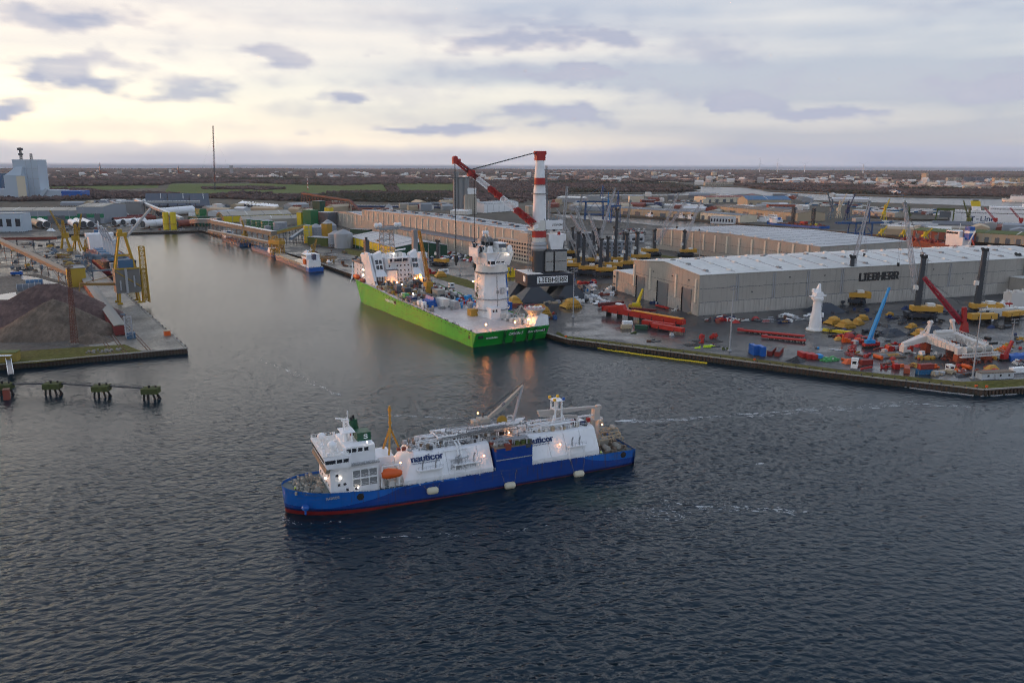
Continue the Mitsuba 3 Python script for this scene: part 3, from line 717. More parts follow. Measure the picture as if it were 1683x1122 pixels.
obj('tripod_mast', MB().beam((84.5, 3.2, 14), (83, 0, 21.5), 0.5, 0.5).beam((84.5, -3.2, 14), (83, 0, 21.5), 0.5, 0.5).beam((80.5, 0, 15), (83, 0, 21.5), 0.5, 0.5).tube((83, 0, 21.4), (83, 0, 28.5), 0.32, 8)
    .beam((83, -1.2, 25.6), (83, 1.2, 25.6), 0.25, 0.3).box((83, 0, 27.3), (0.9, 0.9, 0.7)).box((83, 0, 23.2), (0.8, 0.8, 0.6)), 'mast_yellow', K)
obj('cargo_gear', clutter(60, (82, 88.6), (-8, 8), 5.6, (0.6, 2.4), 61).mesh(pipes(22, (81, 88.5), (-6, 8), (8, 13), (0.12, 0.3), 62)), 'offwhite', K)
obj('gear_house', MB().span(83.2, 88.4, -4.5, 4.0, 5.6, 14.0), 'ship_white', K)
obj('red_gear', MB().box((79.6, 2.6, 16.2), (1.2, 1.0, 1.1)).box((81.0, 1.8, 16.0), (1.0, 1.0, 0.9)), 'brick', K)
# amidships crane: tapering boom raised towards the stern, a hose derrick dropping from its tip
cr = MB().tube((51.5, -1.5, 15.4), (51.5, -1.5, 19.6), 1.5, 12).box((51.5, -1.5, 20.2), (3.8, 3.2, 2.2)).box((54.2, -1.5, 20.0), (2.4, 2.6, 1.5))
ck = obj('deck_crane', cr, 'winchgrey', K, label='grey deck crane with its boom raised')
bm = MB().loft([[(x, y, z) for x, y, z in q] for q in (
    [(50.2, -2.0, 20.4), (50.2, -1.0, 20.4), (49.9, -1.0, 21.4), (49.9, -2.0, 21.4)], [(44.6, -2.2, 23.2), (44.6, -0.8, 23.2), (43.4, -0.8, 26.0), (43.4, -2.2, 26.0)],
    [(40.9, -2.1, 26.6), (40.9, -0.9, 26.6), (40.0, -0.9, 28.6), (40.0, -2.1, 28.6)], [(37.6, -1.9, 30.2), (37.6, -1.1, 30.2), (37.3, -1.1, 30.9), (37.3, -1.9, 30.9)])])
obj('boom', bm, 'winchgrey', ck)
obj('boom_mark', wall_text('HS', 0.8, (45.0, -0.78, 24.4), (-0.72, 0, 0.69), normal=(0, 1, 0)), 'navy', ck)
obj('jib', MB().beam((37.5, -1.5, 30.6), (42.0, 0.5, 18.6), 0.7, 0.7), 'steel', ck)
obj('boom_rope', MB().tube((51.6, -1.5, 22.6), (37.4, -1.4, 31.4), 0.06, 3).tube((51.6, -1.0, 22.6), (37.4, -1.2, 31.4), 0.06, 3).tube((51.6, -1.5, 21.4), (51.6, -1.5, 23), 0.2, 5), 'darkgrey', ck)
obj('crane_wheel', MB().tube((45.6, -0.2, 20.0), (45.6, 0.4, 20.0), 1.7, 16).tube((45.6, -0.3, 20.0), (45.6, 0.5, 20.0), 0.7, 10), 'ochre', ck)
# vent mast tower above the aft cover
vm = MB()
for x, y in ((26.8, 1.6), (24.4, 1.6), (26.8, -1.4), (24.4, -1.4)):
    vm.tube((x, y, 15.6), (x, y, 24.6), 0.32, 8)
for z in (18.5, 21.5, 24.4): vm.span(24.2, 27.0, 1.4, 1.8, z, z + 0.3).span(24.2, 27.0, -1.6, -1.2, z, z + 0.3).span(26.6, 27.0, -1.4, 1.6, z, z + 0.3)
vm.span(23.8, 27.4, -2.2, 2.4, 24.6, 24.8).tube((29.0, 2.6, 16.0), (27.2, 1.8, 20.0), 0.3, 6).tube((22.8, 2.2, 16.0), (24.0, 1.6, 19.5), 0.25, 6)
vk = obj('vent_tower', vm, 'pipewhite', K)
for i, (x, y) in enumerate(((27.3, 2.0), (24.0, 2.0), (27.2, -1.8), (24.2, -1.8))):
    obj('floodlight', MB().box((x, y, 25.3), (0.8, 0.7, 0.8)), 'yellow' if i != 1 else 'blue', vk)
# aft hose crane, its boom resting forward
ac = MB().tube((9.6, -1.0, 5.2), (9.6, -1.0, 14.6), 1.35, 12).tube((9.6, -1.0, 14.4), (9.6, -1.0, 14.8), 2.6, 12).box((9.6, -1.0, 16.6), (2.2, 2.2, 3.6)).box((8.6, -1.0, 18.6), (1.6, 1.6, 1.4))
acm = mat('crane_beige', (0.42, 0.39, 0.36), 0.5)
ak = obj('aft_crane', ac, 'crane_beige', K, label='beige aft crane with its boom lying forward')
obj('boom', MB().loft([[(10, -1.5, 18.5), (10, -0.5, 18.5), (10, -0.5, 19.1), (10, -1.5, 19.1)], [(20, -1.6, 18.3), (20, -0.4, 18.3), (20, -0.4, 19.7), (20, -1.6, 19.7)], [(31.6, -1.5, 18.6), (31.6, -0.5, 18.6), (32.2, -0.5, 20.2), (32.2, -1.5, 20.2)]]), 'crane_beige', ak)
obj('jib', MB().beam((31.4, -1.0, 18.6), (17.0, -1.0, 16.2), 0.9, 0.9), 'crane_beige', ak)
obj('support', MB().span(9.8, 22, -1.2, -0.8, 15.8, 16.3), 'pipewhite', ak)
for x in (20.6, 14.6): obj('fire_box', MB().box((x, 2.6, 16.9), (1.1, 1.1, 1.4)), 'red', K)
obj('tote', MB().box((17.2, 3.2, 16.3), (1.4, 1.2, 1.2)), 'navy', K)
# poop deck
obj('poop_gear', clutter(90, (1.2, 13.0), (-8.6, 8.6), 5.0, (0.3, 1.5), 71), 'deckbrown', K)
obj('poop_house', MB().span(6.0, 12.5, -7.5, 2.5, 4.8, 7.8), 'winchgrey', K)
obj('poop_winches', MB().tube((5, 4.4, 6.3), (5, 7.4, 6.3), 0.9, 12).tube((9.5, 5.0, 6.3), (9.5, 8.0, 6.3), 0.9, 12).tube((2.5, -2, 10.3), (2.5, 1, 10.3), 0.9, 12).tube((6, -5, 10.6), (9, -5, 10.6), 1.0, 12), 'winchgrey', K)
obj('poop_pipes', pipes(20, (1.5, 12), (-7, 6), (8, 11), (0.12, 0.25), 72), 'tan', K)
obj('stern_rail', rail([(12, 9.7, 5.3), (0.4, 9.7, 5.2), (0.4, -9.7, 5.2)], step=1.4), 'timber', K)
obj('gangway', MB().beam((3, -7.2, 10.5), (12, -7.2, 11.5), 1.2, 0.6), 'tan', K)
for i, (x, y, z, c, pw) in enumerate(((54.6, 1.5, 23.0, WARM, 28), (45.2, 5.0, 16.2, WARM, 20), (56.0, 9.7, 11.6, WARM, 14), (82.0, 6.8, 12.4, WARM, 16), (28.6, 8.9, 11.2, WARM, 14), (9.0, 2.5, 13.4, WARM, 16),
                                   (100.6, 8.6, 11.2, COOL, 12), (92.2, 8.0, 20.9, COOL, 12), (95.8, 9.2, 7.8, COOL, 12), (103.9, 2.6, 9.6, COOL, 12))):
    lamp_part(K, (x, y, z), c, pw * (0.2 if c is WARM else 0.1), 0.2)
obj('lamp_post', MB().tube((54.6, 1.5, 18.6), (54.6, 1.5, 22.8), 0.1, 5), 'steel', K)
for i, (x, z) in enumerate(((73.4, 3.6), (47.6, 0.9), (22.6, 0.7))):       # pale fenders hung along the side
    lbl = ('pale fender hung on the blue hull below the forward tank', 'pale fender floating at the blue hull below its raised blue panel', 'pale fender at the blue hull below the aft tank')[i]
    kk = thing('ship_fender', lbl, 'fender', (*(k0 + kd * x + np.array([-kd[1], kd[0]]) * 11.0), z), KH, 'pale fenders along the blue ship')
    obj('body', MB().lathe([(0, -1.75), (0.75, -1.7), (1.08, -1.3), (1.12, 0), (1.08, 1.3), (0.75, 1.7), (0, 1.75)], 16), mat('fender_m', (0.52, 0.49, 0.38), 0.7), kk, smooth=50)
    d = scene[kk + '__body']; d['to_world'] = place[kk] @ T().rotate([0, 1, 0], 90)
    rp = MB().tube((1.6, 0, 0.2), (2.6, -0.9, 5.4 - z), 0.05, 4).tube((-1.6, 0, 0.2), (-2.6, -0.9, 5.4 - z), 0.05, 4)
    obj('rope', rp, 'timber', kk)

def person(label, loc, rz, top, legs='navy', arm=0.0):
    """A standing adult: one continuous body from hulls of spheres, with a coat and a helmet."""
    import manifold3d as m3
    k = thing('person', label, 'person', loc, rz)
    J = {'hipL': (0, .10, .92, .11), 'hipR': (0, -.10, .92, .11), 'kneeL': (.04, .11, .5, .075), 'kneeR': (.0, -.11, .5, .075), 'ankL': (0, .11, .09, .05), 'ankR': (-.05, -.11, .09, .05), 'toeL': (.18, .12, .05, .045), 'toeR': (.13, -.12, .05, .045),
         'waist': (0, 0, 1.05, .15), 'chest': (0, 0, 1.32, .17), 'shL': (0, .2, 1.44, .08), 'shR': (0, -.2, 1.44, .08), 'elL': (.05, .27, 1.16, .055), 'elR': (.1, -.27, 1.17, .055), 'wrL': (.25, .24, 1.0 + arm, .04), 'wrR': (.3, -.2, 1.05 + arm, .04),
         'haL': (.33, .23, .98 + arm, .045), 'haR': (.38, -.19, 1.04 + arm, .045), 'neck': (0, 0, 1.52, .06), 'head': (.02, 0, 1.68, .105)}
    B = [('hipL', 'kneeL'), ('hipR', 'kneeR'), ('kneeL', 'ankL'), ('kneeR', 'ankR'), ('ankL', 'toeL'), ('ankR', 'toeR'), ('hipL', 'hipR'), ('hipL', 'waist'), ('hipR', 'waist'), ('waist', 'chest'), ('chest', 'shL'), ('chest', 'shR'), ('shL', 'elL'), ('shR', 'elR'),
         ('elL', 'wrL'), ('elR', 'wrR'), ('wrL', 'haL'), ('wrR', 'haR'), ('chest', 'neck'), ('neck', 'head')]
    def hullset(bones, grow=0.0):
        out = None
        for a, b in bones:
            sp = [m3.Manifold.sphere(J[q][3] + grow, 10).translate(J[q][:3]) for q in (a, b)]
            h = m3.Manifold.batch_hull(sp)
            out = h if out is None else out + h
        return out
    obj('body', hullset(B), 'skin', k, smooth=60)
    obj('coat', hullset([b for b in B if b[0] in ('waist', 'chest', 'shL', 'shR', 'elL', 'elR') and b[1] not in ('neck',)], 0.02), top, k, smooth=60)
    obj('trousers', hullset([b for b in B if b[0] in ('hipL', 'hipR', 'kneeL', 'kneeR')], 0.015), legs, k, smooth=60)
    obj('helmet', MB().lathe([(0, .14), (.08, .12), (.125, .04), (.13, 0), (.15, -.01)], 12, (.02, 0, 1.71)), 'white', k, smooth=50)
    return k
for key in [q for q in scene if q.startswith(K + '__')]:             # the house sits a little lower than its drawing
    nm = key[len(K) + 2:].split('__')[0].rstrip('_0123456789')
    if nm in ('deckhouse', 'gallery', 'gallery_rail', 'gallery_frame', 'window', 'bridge', 'upper_house', 'roof_deck', 'roof_rail', 'side_deck', 'side_rail', 'radar_dome', 'mast', 'radar_scanner', 'flag', 'funnel', 'equipment'):
        sz = 0.80 if nm in ('mast', 'radar_scanner', 'flag') else 0.91
        scene[key]['to_world'] = place[K] @ T().translate([0, 0, 5.6]).scale([1, 1, sz]).translate([0, 0, -5.6])
    elif nm in ('tank_cover', 'side_pipe', 'side_pipes'):
        scene[key]['to_world'] = place[K] @ T().translate([0, 0, 5.3]).scale([1, 1, .885]).translate([0, 0, -5.3])
    elif nm in ('pipe_rack', 'pipe_run', 'pipework', 'deck_gear', 'top_rail', 'rack_post', 'fire_box', 'tote', 'red_gear', 'deck_crane', 'vent_tower', 'lamp_post'):
        scene[key]['to_world'] = place[K] @ T().translate([0, 0, -1.1])
def on_ship(x, y, z):
    return (*(k0 + kd * x + np.array([-kd[1], kd[0]]) * y), z)
person('person in a yellow-green work coat standing in the bow of the blue ship', on_ship(112.8, 3.6, 7.2), KH, 'hivis')
person('person in a yellow-green work coat beside the aft tank of the blue ship', on_ship(13.2, 9.2, 5.0), KH + 60, 'hivis')

# ---- the bright green heavy lift ship at the quay
OH = 121.3
od = np.array([math.cos(math.radians(OH)), math.sin(math.radians(OH))]); op = np.array([-od[1], od[0]])
o0 = at(776, 571, 0)[:2] - op * 24.5
O = thing('crane_ship', 'long bright green ship with white decks and a boomless white crane tower', 'ship', (o0[0], o0[1], 0), OH)
odeck = lambda x: 9.0 + 3.6 * min(max(x / 115, 0), 1) + 2.8 * min(max((x - 112) / 46, 0), 1) + 1.8 * max(0, (x - 165) / 42)
def owl(s):
    return 24.3 * (1 - max(0, (s - 0.80) / 0.20) ** 2.2) ** 0.9
def odk(s):
    return 24.5 * max(0, 1 - max(0, (s - 0.84) / 0.16) ** 2.6) ** 0.6
(hv, hf), huv, oedge = hull_mesh(203.0, odeck, owl, odk, zb=-4, rake=lambda t: 5.0 * t, srake=lambda t: -5.0 * max(0, t - 0.3) * 1.4, nx=72, nt=9)
def green_paint(p, n, uv):
    x, z = uv.x, uv.y
    a, s = fbm(x * 0.08, z * 0.3, p.y * 0.1, 3), noise(x * 1.1, z * 0.12, p.y * 0.8)
    c = mix((0.055, 0.37, 0.026), (0.07, 0.43, 0.032), a)
    c = mix(c, (0.05, 0.24, 0.03), smoothstep(0.58, 0.95, s) * 0.45)
    c = c * (1 - .09 * smoothstep(.97, .99, dr.abs(2 * (x / 9.6 - dr.floor(x / 9.6)) - 1))) * (1 - .07 * smoothstep(.93, .98, dr.abs(2 * (z / 2.6 - dr.floor(z / 2.6)) - 1)))
    c = mix(c, (.10, .09, .05), smoothstep(.66, .9, noise(x * .3, z * 2.5, 4.0)) * smoothstep(.35, .7, noise(x * .05, z * .2, 2.0)) * .4)
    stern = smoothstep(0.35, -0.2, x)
    c = mix(c, mi.Color3f(0.012, 0.27, 0.035) * (0.85 + 0.3 * a), stern)          # a darker green over the transom
    return mix(mi.Color3f(0.02, 0.05, 0.015), c, smoothstep(-0.1, 0.5, z + 0.5 * (a - 0.5)))
pmat('orion_hull_m', green_paint, rough=0.4, spec=0.4)
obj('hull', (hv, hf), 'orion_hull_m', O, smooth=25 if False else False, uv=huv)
def deck_col(p, n, uv):
    a, b = fbm(p.x * 0.07, p.y * 0.07, 1.0, 4), noise(p.x * 0.9, p.y * 0.9)
    return mix((0.30, 0.28, 0.28), (0.55, 0.53, 0.53), a) * (0.85 + 0.25 * b)
pmat('orion_deck_m', deck_col, rough=lambda p, n, uv: 0.2 + 0.4 * fbm(p.x * 0.09, p.y * 0.09, 4.0, 3))
obj('deck', deck_mesh(oedge, 0.5), 'orion_deck_m', O)
dz = lambda x, y=0: odeck(x) - 0.5
obj('bow_platform', MB().prism([(186, 14), (206, 5), (212, 8), (208, 14), (192, 20)], 17.2, 18.0).prism([(186, -14), (206, -5), (208, -14), (192, -20)], 17.2, 18.0), mat('orion_green', (0.06, 0.44, 0.024), 0.4), O)
# lettering
obj('ship_name', wall_text('ORION I', 1.7, (-4.05, 3.2, 5.5), (0, -1, 0), normal=(-1, 0, -0.52)), 'white', O)
obj('port_name', wall_text('PANAMA', 1.3, (-3.6, 17.8, 4.6), (0, -1, 0), normal=(-1, 0, -0.52)), 'white', O)
obj('number', wall_text('IMO 9825453', 1.25, (-4.1, -9.8, 5.6), (0, -1, 0), normal=(-1, 0, -0.52)), 'white', O)
obj('company_name', wall_text('MANUFACTURE', 1.7, (125.5, 24.45, 8.4), (-1, 0, 0), normal=(0, 1, -0.01)), 'white', O)
sl = MB()
for x in list(range(3, 150, 5)): sl.box((x, 24.6, odeck(x) - 1.3), (0.7, 0.2, 0.6))
obj('scuppers', sl, 'blackpaint', O, kind='stuff')
for p_ in ((3.5, 24.45, 5.4), (108, 24.5, 9.6), (110, 24.5, 9.7)): obj('side_port', MB().box(p_, (1.6, 0.3, 1.9)), 'blackpaint', O)
for y in (21.0, -21.5): obj('stern_port', MB().box((-3.6, y, 6.2), (0.5, 3.0, 1.6)), 'blackpaint', O)
for y in (6.5, -0.5, -9.0, -14.0): obj('stern_ladder', MB().beam((-5.6, y, 8.6), (-0.5, y - 1.5, -0.4), 0.35, 0.35).beam((-5.4, y - 1.1, 8.6), (-0.4, y - 2.6, -0.4), 0.35, 0.35).box((-0.8, y - 2, 0.2), (2.2, 1.2, 2.0)), 'darkgreen', O)
worn('orion_white', (0.70, 0.71, 0.73), 0.09, 6.0, 0.42, 0.45, dirt=(0.36, 0.29, 0.22))
# accommodation across the whole beam: a tall main block between two leaning fins, a forward tower at the port bow
A = obj('accommodation', MB().span(160, 186, -10.5, 9.5, 12, 33.4), 'orion_white', O, label='tall white accommodation block')
obj('bridge', MB().hexa([(158.6, -8, 30.0), (170, -8, 30.0), (170, 8, 30.0), (158.6, 8, 30.0), (157.4, -8.5, 33.6), (170, -8.5, 33.6), (170, 8.5, 33.6), (157.4, 8.5, 33.6)]), 'orion_white', A)
for y0, y1 in ((6.8, 5.2), (3.4, 1.8), (1.4, -0.2), (-0.6, -2.2), (-3.4, -5.0), (-5.3, -7.0)):
    obj('window', MB().box((157.75, (y0 + y1) / 2, 31.9), (0.5, y0 - y1, 1.9)), 'glass', A)
for r_, z in enumerate((27.6, 24.0, 20.6, 17.2, 14.6)):
    for c_, y in enumerate((6.6, 3.6, 0.2, -2.4, -5.6, -8.6)):
        if (r_, c_) not in ((0, 1), (3, 0), (3, 1), (4, 0), (4, 1), (2, 0)):
            obj('window', MB().box((159.95, y, z), (0.16, 1.1, 1.2)), 'glass', A)
obj('recess', MB().span(157.4, 160, 1.4, 9.3, 12.3, 24.6), 'orion_white', A)
obj('recess_edge', MB().span(157.2, 160, 1.0, 1.4, 12.3, 25.2).span(157.2, 160, 1.0, 9.4, 24.7, 25.2), 'slate', A)
obj('roof_gear', clutter(30, (160, 184), (-9, 8), 33.4, (0.8, 3.0), 101), 'white', A)
for y in (5.0, 0.5, -4.0): obj('roof_house', MB().span(163, 167, y - 1.6, y + 1.6, 33.4, 36.8), 'offwhite', A)
def fin(y0, y1, lbl):
    m = MB().hexa([(157.5, y0, 24.2), (168, y0, 24.2), (168, y1, 24.2), (157.5, y1, 24.2), (163.0, y0, 38.4), (168, y0, 38.4), (168, y1, 35.6), (163.0, y1, 35.6)])
    m.hexa([(153.5, y0 - 1.0, 21.0), (168, y0 - 1.0, 21.0), (168, y1 + 1.0, 21.0), (153.5, y1 + 1.0, 21.0), (157.5, y0, 24.2), (168, y0, 24.2), (168, y1, 24.2), (157.5, y1, 24.2)])
    k = obj('fin', m, 'orion_white', O, label=lbl)
    for i in range(2):
        for j in range(2):
            y = y0 + (y1 - y0) * (0.3 + 0.42 * i); z = 27.2 + 3.8 * j
            xx = 157.5 + (z - 24.2) * 5.5 / 14.2
            obj('window', MB().hexa([(xx - 0.6, y - 1.05, z - 1.4), (xx + 0.3, y - 1.05, z - 1.4), (xx + 0.3, y + 1.05, z - 1.4), (xx - 0.6, y + 1.05, z - 1.4),
                                     (xx + 0.5, y - 1.05, z + 1.4), (xx + 1.4, y - 1.05, z + 1.4), (xx + 1.4, y + 1.05, z + 1.4), (xx + 0.5, y + 1.05, z + 1.4)]), 'glass', k)
    base = obj('fin_base', MB().span(157, 168, y0 - 0.8, y1 + 0.8, 12.0, 21.0), 'slate', O)
    for i in range(5):
        y = y0 - 0.8 + (y1 - y0 + 1.6) * (i + 0.0) / 4
        obj('pillar', MB().box((156.6, y, 16.6), (1.2, 0.9, 9.0)), 'orion_white', base)
    return k
fin(-16.6, -11.2, 'leaning white fin with four dark windows beside the quay')
fin(11.5, 18.0, 'leaning white fin with four dark windows on the water side')
obj('side_panel', MB().hexa([(150, 19.5, 13), (172, 19.5, 13), (172, 21.5, 13), (150, 21.5, 13), (165, 19.5, 37.6), (172, 19.5, 37.6), (172, 21.0, 37.6), (165, 21.0, 37.6)]), 'orion_white', O)
F = obj('forward_tower', MB().span(181, 197, 9, 20, 14, 28.0), 'orion_white', O, label='white tower at the bow')
for z in (17, 20, 23, 26):
    for x in (184, 190): obj('window', MB().box((x, 20.05, z), (1.0, 0.16, 1.1)), 'glass', F)
    obj('window', MB().box((180.95, 15, z), (0.16, 1.0, 1.1)), 'glass', F)
obj('tower_top', MB().span(182, 198, 8, 21, 28.0, 29.2).box((190, 15, 30.0), (8, 8, 1.6)), 'slate', F)
obj('radar_dome', MB().lathe([(0, 4.6), (1.6, 4.2), (2.4, 2.9), (2.1, 1.4), (1.2, 0.6), (1.2, 0)], 14, (190, 15, 30.6)), 'white', F, smooth=40)
for z in (17.5, 20.8, 24.0, 27.2): obj('gallery', MB().span(172, 181, 10.5, 20.5, z - 0.35, z), 'offwhite', O)
obj('stair_tower', MB().span(176, 181, 12, 17, 12, 30), 'offwhite', O)
obj('rear_house', MB().span(168, 184, 11, 19, 28, 35), 'orion_white', O)
L_ = MB().lattice((182, -1, 33.5), (182, -1, 52.5), 9.0, 7.5, 5, 0.32).span(177, 187, -9, 7, 52.5, 53.2)
mk = obj('lattice_mast', L_, 'midgrey', O)
for y in (7.2, 4.0, -8.8, -11.8):
    obj('radar_dome', MB().lathe([(0, 3.6), (1.2, 3.3), (1.8, 2.3), (1.6, 1.1), (0.8, 0.4), (0.7, 0)], 14, (182, y, 54.0)), 'white', mk, smooth=40)
obj('dome_shelf', MB().span(180.5, 183.5, -13, 8.5, 53.2, 54.0).tube((182, 1, 53), (182, 1, 59), 0.4, 6), 'midgrey', mk)
obj('funnel', MB().span(184, 188, 12.2, 15.4, 33, 45.0).tube((186, 13.8, 45), (186, 13.8, 47), 1.0, 10), 'darkgrey', O)
obj('funnel', MB().span(176, 180, -24, -20.5, 33, 52.0), 'midgrey', O)
obj('radar_bar', MB().beam((168, -2, 38.0), (168, -10, 38.8), 0.8, 1.0), 'white', O)
obj('rear_frame', MB().span(166, 180, -33 + 8.4, -20, 12, 31).span(168, 178, -28, -22, 31, 35), 'orion_white', O)
# slim yellow crane on the port deck, boom upright
yk = obj('deck_crane', MB().tube((114.5, -3, 11.5), (114.5, -3, 18.0), 2.0, 12).box((114.5, -3, 19.4), (6.0, 4.6, 3.2)), 'ochre', O, label='slim yellow deck crane with its boom upright')
obj('boom', MB().lattice((113.5, -3.0, 20.5), (125.5, -2.0, 55.5), 2.2, 1.2, 12, 0.24), mat('boom_yellow', (0.42, 0.20, 0.03), 0.5), yk)
obj('boom_core', MB().beam((113.5, -3.0, 20.5), (125.2, -2.0, 55.0), .7, .7), 'boom_yellow', yk)
# the white crane tower: tapering pedestal, slewing ring, machinery house, winch drums, no boom
CX, CY = 38.0, -10.0
P_ = MB().lathe([(12.0, 9.2), (11.6, 13), (11.2, 19), (10.3, 30), (9.6, 36.2)], 12, (CX, CY, 0))
tw = obj('crane_tower', P_, 'orion_white', O, label='white pedestal of the big crane')
rg = MB().lathe([(9.6, 35.4), (11.6, 35.6), (11.8, 37.2), (11.2, 38.8), (11.0, 41.5), (10.2, 41.5)], 32, (CX, CY, 0))
obj('slew_ring', rg, 'offwhite', tw, smooth=35)
obj('slew_band', MB().lathe([(11.85, 36.0), (12.1, 36.1), (12.1, 36.9), (11.85, 37.0)], 32, (CX, CY, 0)), 'slate', tw)
hs = MB().hexa([(CX - 10, CY - 9, 41), (CX + 10, CY - 9, 41), (CX + 10, CY + 9, 41), (CX - 10, CY + 9, 41), (CX - 12, CY - 11, 48.5), (CX + 11, CY - 11, 48.5), (CX + 11, CY + 11, 48.5), (CX - 12, CY + 11, 48.5)])
obj('machinery_house', hs, 'orion_white', tw)
obj('house_top', MB().span(CX - 12.4, CX + 11.4, CY - 11.4, CY + 11.6, 48.5, 49.1), 'offwhite', tw)
obj('house_window', MB().box((CX - 10.4, CY + 1.0, 43.6), (0.5, 3.0, 1.8)).box((CX - 10.4, CY - 3.0, 43.6), (0.5, 2.4, 1.8)), 'glass', tw)
for i in range(9):
    t_ = i / 9 * 6.283
    obj('brace', MB().beam((CX + 11 * math.cos(t_), CY + 11 * math.sin(t_), 41.2), (CX + 12.4 * math.cos(t_ + 0.3), CY + 12.4 * math.sin(t_ + 0.3), 48.6), 0.7, 0.7), 'white', tw)
obj('operator_cab', MB().span(CX - 14, CX - 9, CY + 5, CY + 9, 41.0, 44.6), 'orion_white', tw)
obj('cab_window', MB().box((CX - 14.05, CY + 7, 43.3), (0.2, 3.2, 1.8)).box((CX - 11.5, CY + 9.05, 43.3), (3.6, 0.2, 1.8)), 'glass', tw)
def drum(x, y, z, r, w):
    m = MB().tube((x, y - w / 2, z), (x, y + w / 2, z), r, 18)
    k = obj('winch_drum', m, 'blackpaint', tw)
    f = MB()
    for q in (-1, -0.33, 0.33, 1): f.tube((x, y + q * w / 2 - 0.15, z), (x, y + q * w / 2 + 0.15, z), r * 1.25, 20)
    obj('flange', f, 'steel', k)
drum(CX + 3, CY + 3.5, 53.5, 2.6, 10); drum(CX - 3, CY + 9.0, 50.4, 2.1, 8); drum(CX + 6, CY + 9.5, 51.6, 2.0, 7)
obj('drum_stand', MB().span(CX - 6, CX + 7, CY - 2.2, CY - 1.6, 49, 54).span(CX - 6, CX + 7, CY + 8.4, CY + 9.0, 49, 53).span(CX - 5, CX + 8, CY + 13.4, CY + 14, 46, 51.5), 'orion_white', tw)
obj('a_frame_foot', MB().lathe([(0, 4), (1.4, 3.6), (2.0, 2), (2.2, 0)], 12, (CX - 9, CY - 9.5, 49)).lathe([(0, 4), (1.4, 3.6), (2.0, 2), (2.2, 0)], 12, (CX - 9, CY + 6.5, 49)), 'orion_white', tw, smooth=40)
obj('upper_cabin', MB().span(CX - 6, CX + 3, CY - 8.5, CY - 2.5, 49, 53.5), 'slate', tw)
obj('cabin_roof', MB().span(CX - 6.6, CX + 3.6, CY - 9.1, CY - 1.9, 53.5, 54.1), 'white', tw)
obj('top_gear', clutter(60, (CX - 10, CX + 10), (CY - 10, CY + 11), 49, (0.8, 3.4), 111), 'offwhite', tw)
obj('top_gear', clutter(26, (CX - 4, CX + 9), (CY - 2, CY + 8), 55, (0.6, 3.0), 113), 'midgrey', tw)
obj('gin_post', MB().beam((CX + 4, CY - 2, 54), (CX + 5, CY + 1, 60.5), 0.8, 0.8).beam((CX + 4, CY + 6, 54), (CX + 5, CY + 3, 60.5), 0.8, 0.8).tube((CX + 5, CY, 60), (CX + 5, CY + 4.6, 60), 1.0, 10), 'white', tw)
for z in (14.0, 20.5):
    rr = 11.75 if z < 16 else 11.3
    obj('walkway', MB().lathe([(rr, z - 0.25), (rr + 1.3, z - 0.25), (rr + 1.3, z + 0.05), (rr, z + 0.05)], 24, (CX, CY, 0)), 'midgrey', tw)
    obj('walkway_rail', rail([(CX + (rr + 1.2) * math.cos(a), CY + (rr + 1.2) * math.sin(a), z) for a in np.linspace(0, 6.283, 25)], step=3, r=0.07), 'white', tw)
sg = MB()
for i in range(9): sg.beam((CX - 4 + (i % 2) * 6, CY + 12.3, 10.5 + i * 2.9), (CX - 4 + ((i + 1) % 2) * 6, CY + 12.3 - 0.25 * i, 13.4 + i * 2.9), 0.7, 0.25)
obj('stairs', sg, 'offwhite', tw)
obj('tower_sign', MB().hexa([(CX + 0.8, CY + 11.15, 19.5), (CX + 5, CY + 10.3, 19.5), (CX + 5, CY + 10.2, 19.5), (CX + 0.8, CY + 11.0, 19.5), (CX + 0.8, CY + 10.6, 27), (CX + 5, CY + 9.8, 27), (CX + 5, CY + 9.6, 27), (CX + 0.8, CY + 10.4, 27)]), 'darkgreen', tw)
obj('sign_frame', MB().box((CX - 11.1, CY - 2.5, 25.5), (0.4, 3.4, 3.8)), 'steel', tw)
obj('sign_symbol', wall_text('D', 2.0, (CX - 11.34, CY - 1.8, 24.6), (0, -1, 0), normal=(-1, 0, 0)), 'offwhite', tw)
obj('base_house', MB().span(CX - 14.5, CX - 8, CY + 1, CY + 9, 9, 16.0), 'orion_white', tw)
windows(tw, [(CX - 14.55, CY + 6.8, 14.2), (CX - 14.55, CY + 4.4, 14.2)], (1.4, 1.5), 'x')
obj('side_leg', MB().span(CX + 14, CX + 18, CY - 3, CY + 4, 20, 35), 'orion_white', tw)
obj('blue_boom', MB().beam((48, -27.5, 11), (50.5, -27, 34), 1.5, 1.3).box((47.5, -27.5, 12), (4, 4, 5)), 'blue', O, label='blue upright boom of a small crane beside the tower')
obj('boom_rest', MB().beam((18, -15, 9), (21, -21, 17), 0.7, 0.7).beam((24, -15, 9), (21, -21, 17), 0.7, 0.7).beam((21, -27, 9), (21, -21, 17), 0.7, 0.7).beam((14, -17, 12), (30, -22, 12.5), 0.8, 0.8), 'winchgrey', O)
